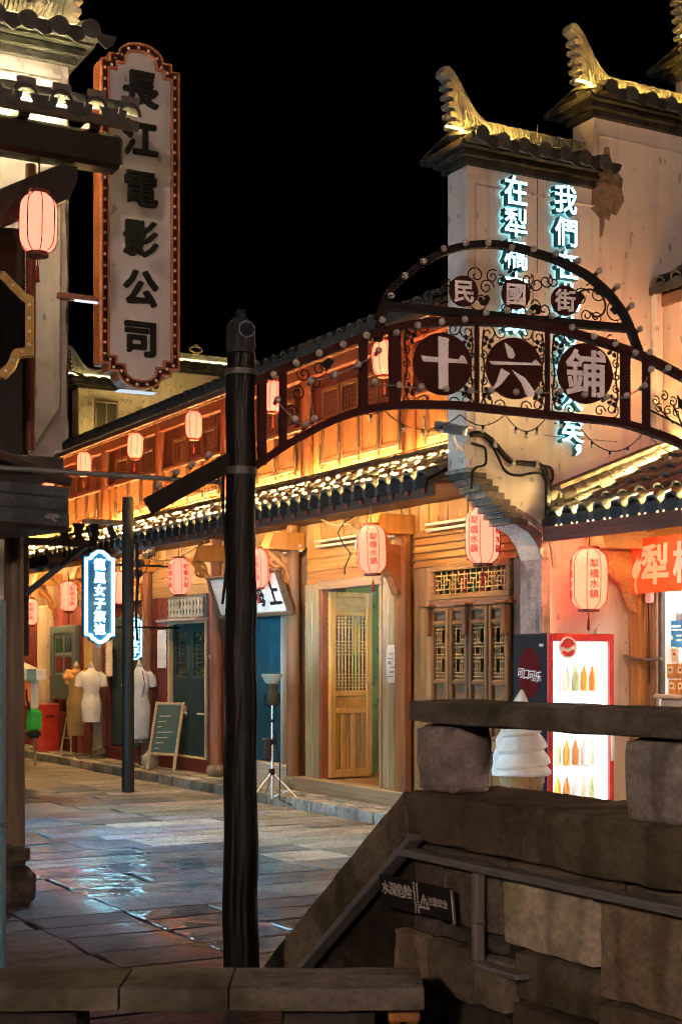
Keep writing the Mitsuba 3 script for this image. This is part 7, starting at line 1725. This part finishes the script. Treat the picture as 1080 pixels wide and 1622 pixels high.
dress_form(.28, 9.68, 'dress form in a plain white dress, on the kerb beside the golden one', (0.78, 0.76, 0.72), .60, 1.42, -30)
dress_form(.36, 7.72, 'dress form in a long pale blue grey dress, right of the dark street post', (0.50, 0.55, 0.62), .36, 1.44, -30, band=(0.12, 0.14, 0.18))
dg = dress_form(.32, 10.55, 'dress form in a long golden dress with a curly stole, beside the white one', (0.42, 0.30, 0.12), .34, 1.42, -30, sleeves=False)
st_ = []
for k in range(26):
    a = 2 * math.pi * k / 26
    st_.append(ball((.17 * math.cos(a) + RNG.uniform(-.02, .02), .12 * math.sin(a) + RNG.uniform(-.02, .02), 1.36 + .05 * math.sin(3 * a) - .06 * (k % 3 == 0)), .055, 1))
add(dg + '__stole', st_, 'cloth', (0.72, 0.42, 0.14), smooth=True, M=row_frame(.32, 10.55, .132, -30))
hb = thing('leaning_frame', 'small pale wooden easel frame leaning beside the golden dress', 'easel')
add(hb + '__leg', [tube([(.22, 11.1, .13), (.30, 11.0, .75)], .015, 6), tube([(.28, 10.7, .13), (.33, 10.9, .75)], .015, 6)], 'wood', (0.5, 0.38, 0.22))
add(hb + '__rail', tube([(.245, 11.05, .42), (.31, 10.8, .42)], .012, 6), 'wood', (0.5, 0.38, 0.22))
tw = thing('hanging_towel', 'cream cloth hanging on the dark red wall right of the white dress', 'cloth')
add(tw, moved(trimesh.util.concatenate([cbox(-.02, .0, -.14 + .07 * k, -.07 + .07 * k, -.3, .3 - .02 * (k % 2), .012) for k in range(4)]), trimesh.transformations.translation_matrix((.55, 9.55, 1.78))), 'cloth', (0.72, 0.66, 0.6))

bn = thing('rubbish_bin', 'red rubbish bin with a sloping open top standing on the kerb at the cream column', 'bin')
BM_ = row_frame(.30, 12.15, .132, -8)
add(bn + '__body', plate(Polygon([(-.19, 0), (.19, 0), (.19, .82), (-.24, .80), (-.20, .62), (-.235, .58)]), (0, .22, 0), (1, 0, 0), (0, 0, 1), .44), 'paint', (0.50, 0.035, 0.02), M=BM_)
add(bn + '__slot', cbox(-.05, .10, -.224, -.21, .60, .64, .004), 'paint', (0.08, 0.01, 0.01), M=BM_)
add(bn + '__lid_edge', cbox(-.25, .20, -.235, .235, .815, .84, .006), 'paint', (0.62, 0.14, 0.07), M=BM_)
add(bn + '__label', [cbox(-.24, -.232, -.1, .1, .22, .42, .002)], 'paint', (0.75, 0.5, 0.45), M=BM_)

sbd = thing('sandwich_board', 'wooden sandwich board with a dark green chalk panel standing before the teal door', 'sign board')
SBM = row_frame(.26, 6.62, .132, -62)
tilt = math.radians(13)
fm = np.eye(4)
fm[:3, 1], fm[:3, 2] = (0, math.cos(tilt), -math.sin(tilt)), (0, math.sin(tilt), math.cos(tilt))
FMX = SBM @ fm
fr_ = add(sbd + '__front_frame', [cbox(-.27, -.23, -.02, .02, 0, 1.02), cbox(.23, .27, -.02, .02, 0, 1.02), cbox(-.23, .23, -.018, .018, .97, 1.01), cbox(-.23, .23, -.018, .018, .22, .26)], 'wood', (0.50, 0.40, 0.26), tone=.3, M=FMX)
add(fr_ + '__chalk_panel', cbox(-.23, .23, -.008, .01, .26, .97, .002), 'paint', (0.07, 0.13, 0.13), M=FMX)
add(fr_ + '__chalk_marks', plate(union_all([LineString([(-.16, .3 + .08 * k), (-.16 + .07 * (k % 4 + 1), .3 + .08 * k + .01)]).buffer(.006) for k in range(7)]), (0, -.008, .02), (1, 0, 0), (0, 0, 1), .002), 'paint', (0.5, 0.52, 0.5), M=FMX)
bm = fm.copy()
bm[:3, 1], bm[:3, 2] = (0, math.cos(-tilt * 1.5), -math.sin(-tilt * 1.5)), (0, math.sin(-tilt * 1.5), math.cos(-tilt * 1.5))
bm[:3, 3] = (0, .58, 0)
add(sbd + '__rear_frame', [cbox(-.27, -.23, -.02, .02, 0, 1.0), cbox(.23, .27, -.02, .02, 0, 1.0), cbox(-.23, .23, -.018, .018, .3, .34)], 'wood', (0.50, 0.36, 0.18), tone=.3, M=SBM @ bm)
vp = thing('glazed_jar', 'small pale glazed jar on the kerb beneath the sandwich board', 'jar')
add(vp, lathe([(0, 0), (.09, .0), (.13, .08), (.12, .18), (.07, .23), (.08, .25), (0, .25)], 18, (.30, 7.1, .132)), 'paint', (0.45, 0.42, 0.34), smooth=40)

tl = thing('tripod_lamp', 'small film lamp on a silver tripod, reflector facing up, before the teal curtain', 'lamp')
TX, TS = -.17, 2.06
for a in (-.75, 1.35, 3.4):
    add(tl + '__leg', tube([(TX, TS, .42), (TX + .42 * math.cos(a), TS + .42 * math.sin(a), .012)], .013, 7), 'steel', smooth=40)
    add(tl + '__strut', tube([(TX, TS, .12), (TX + .22 * math.cos(a), TS + .22 * math.sin(a), .215)], .008, 6), 'steel')
add(tl + '__column', [cyl((TX, TS, .1), (TX, TS, .75), .018, n=10), cyl((TX, TS, .75), (TX, TS, 1.2), .012, n=10)], 'steel', smooth=40)
add(tl + '__clamp', [cbox(TX - .03, TX + .03, TS - .03, TS + .03, .38, .46, .008), cbox(TX - .025, TX + .05, TS - .025, TS + .025, .74, .80, .008), cbox(TX - .02, TX + .02, TS - .04, TS + .02, 1.0, 1.04, .006)], 'paint', BLACK)
add(tl + '__ballast', cbox(TX - .12, TX - .03, TS - .05, TS + .05, .56, .82, .02), 'paint', (0.03, 0.03, 0.035))
hd = add(tl + '__housing', lathe([(0, 1.20), (.055, 1.21), (.075, 1.25), (.075, 1.33), (.06, 1.36), (.07, 1.42), (.07, 1.46), (0, 1.46)], 18, (TX, TS, 0)), 'paint', (0.05, 0.04, 0.025), smooth=40)
add(hd + '__reflector', lathe([(.06, 1.44), (.125, 1.55), (.13, 1.57), (.12, 1.562), (.05, 1.45)], 20, (TX, TS, 0)), 'paint', (0.34, 0.30, 0.22), smooth=40)
add(hd + '__yoke', tube([(TX - .09, TS, 1.34), (TX - .1, TS, 1.22), (TX, TS, 1.17), (TX + .1, TS, 1.22), (TX + .09, TS, 1.34)], .008, 6), 'paint', BLACK)
add(tl + '__cable', tube([(TX + .02, TS - .02, .9), (TX + .08, TS - .05, .5), (TX + .05, TS - .1, .1), (TX + .2, TS - .2, .02), (TX + .5, TS - .3, .015)], .007, 6), 'paint', BLACK)

# market stall peeping out behind the worn post
ms = thing('market_stall', 'small market stall with a striped valance half hidden by the worn left post', 'stall')
SX, SS = -.50, 10.4
for dt, ds in ((0, 0), (0, 1.2), (-1.1, 0), (-1.1, 1.2)):
    add(ms + '__leg', tube([(SX + dt + .06, SS + ds, .0), (SX + dt, SS + ds, 1.62)], .022, 8), 'wood', (0.40, 0.28, 0.16))
for k in range(9):
    a_, b_ = SX - 1.25 + .16 * k, SX - 1.25 + .16 * (k + 1)
    add(ms + '__valance_strip', cbox(a_, b_, SS - .16, SS - .14, 1.42 - .02 * (k % 2), 1.60, .003), 'cloth', ((0.65, 0.68, 0.7), (0.15, 0.28, 0.36))[k % 2])
add(ms + '__canopy', moved(cbox(-1.3, .08, -.15, 1.0, 0, .02, .004), trimesh.transformations.translation_matrix((SX, SS, 1.60)) @ rot((1, 0, 0), 8)), 'cloth', (0.42, 0.38, 0.32))
add(ms + '__shelf', cbox(SX - 1.1, SX + .02, SS, SS + 1.1, .55, .58, .006), 'wood', (0.3, 0.2, 0.12), tone=.8)
gb = thing('green_bag', 'bright green bag hanging at the front of the market stall', 'bag')
add(gb + '__body', moved(rough(-.12, .12, -.06, .06, .58, .95, .03, .05, 7, .03), trimesh.transformations.translation_matrix((SX - .02, SS - .2, 0))), 'cloth', (0.05, 0.42, 0.08), smooth=32)
add(gb + '__base', moved(rough(-.11, .11, -.055, .055, .46, .6, .02, .05, 9, .03), trimesh.transformations.translation_matrix((SX - .02, SS - .2, 0))), 'cloth', (0.02, 0.025, 0.025), smooth=32)
add(gb + '__strap', tube([(SX - .1, SS - .24, .92), (SX - .14, SS - .2, 1.1), (SX - .12, SS - .1, 1.3)], .014, 6), 'cloth', BLACK)
oc = thing('orange_cloth', 'orange cloth draped down the front of the market stall', 'cloth')
add(oc, [cbox(SX - .20 + .05 * k, SX - .155 + .05 * k, SS - .12 - .01 * (k % 2), SS - .10, .95 + .05 * k, 1.42, .01) for k in range(3)], 'cloth', (0.70, 0.24, 0.07))
wc = thing('printed_cloth', 'pale blue white printed cloth hanging beside the orange cloth on the stall', 'cloth')
add(wc, [cbox(SX - .03 + .045 * k, SX + .012 + .045 * k, SS - .06 - .012 * (k % 2), SS - .04, .9 + .03 * k, 1.45, .01) for k in range(3)], 'cloth', (0.52, 0.6, 0.66))

# ------------------------------------------------------------------ far gable behind the row
FG = thing('far_gable_house', 'distant cream house with a lit stepped tiled gable rising behind the row roofs', 'house')
FS, FB = 17.0, 17.4
add(FG + '__wall', plate(Polygon([(2.55, 0), (2.55, 7.60), (4.2, 7.60), (4.2, 8.15), (7.4, 8.15), (7.4, 0)]), (0, FB, 0), (1, 0, 0), (0, 0, 1), FB - FS), 'plaster', (0.58, 0.50, 0.36), tone=.3)
w_ = add(FG + '__window', [cbox(2.90, 3.45, FS - .03, FS, 7.32, 7.38), cbox(2.90, 3.45, FS - .03, FS, 6.7, 6.76), cbox(2.90, 2.95, FS - .029, FS, 6.76, 7.32), cbox(3.40, 3.45, FS - .029, FS, 6.76, 7.32), cbox(3.16, 3.19, FS - .028, FS, 6.76, 7.32)], 'wood', (0.2, 0.15, 0.1))
add(w_ + '__pane', cbox(2.95, 3.40, FS - .01, FS - .002, 6.76, 7.32, 0), 'paint', (0.05, 0.045, 0.04))
gable_cap(FG, 2.55, 4.19, 7.60, FS, FB, lit=(2.3, 4.1, (75, 56, 20), 1), pitch=.26)
gable_cap(FG, 4.2, 7.4, 8.15, FS, FB, lit=(3.95, 7.3, (75, 56, 20), 1), pitch=.26)
add(FG + '__wall_wash_strip', cyl((2.7, FS - .45, 6.4), (7.0, FS - .45, 6.4), .014, n=6), 'lamp_skin', emit=(170, 120, 42), weight=1.5)
add(FG + '__ridge_ornament', [tube([(5.32 + .16 * math.cos(a) * math.cos(a * 2), FS + .1, 8.62 + .1 + .11 * math.sin(a)) for a in np.linspace(0, 6.28, 24)], .02, 5)], 'tile', (0.3, 0.22, 0.1))

# ------------------------------------------------------------------ unseen lamps added behind the viewer to light whatever faces the bridge
for k, (x_, y_, z_, pw) in enumerate(((14.0, -11.0, 8.0, 660), (-5.0, -12.0, 6.0, 1000))):
    sl_ = thing('added_lamp', ('right', 'left')[k] + ' unseen globe lamp on a dark pole, added behind the viewer for its light', 'street lamp', 'lamps added behind the viewer')
    add(sl_ + '__pole', [cyl((x_, y_, 0), (x_, y_, z_ - .40), .06, .04, 12), cyl((x_, y_, z_ - .42), (x_, y_, z_ - .35), .16, n=14)], 'paint', BLACK, smooth=40, M=WORLD)
    add(sl_ + '__globe', ball((x_, y_, z_), .38, 2), 'lamp_skin', emit=(pw, pw * .66, pw * .52), weight=5, smooth=True, M=WORLD)
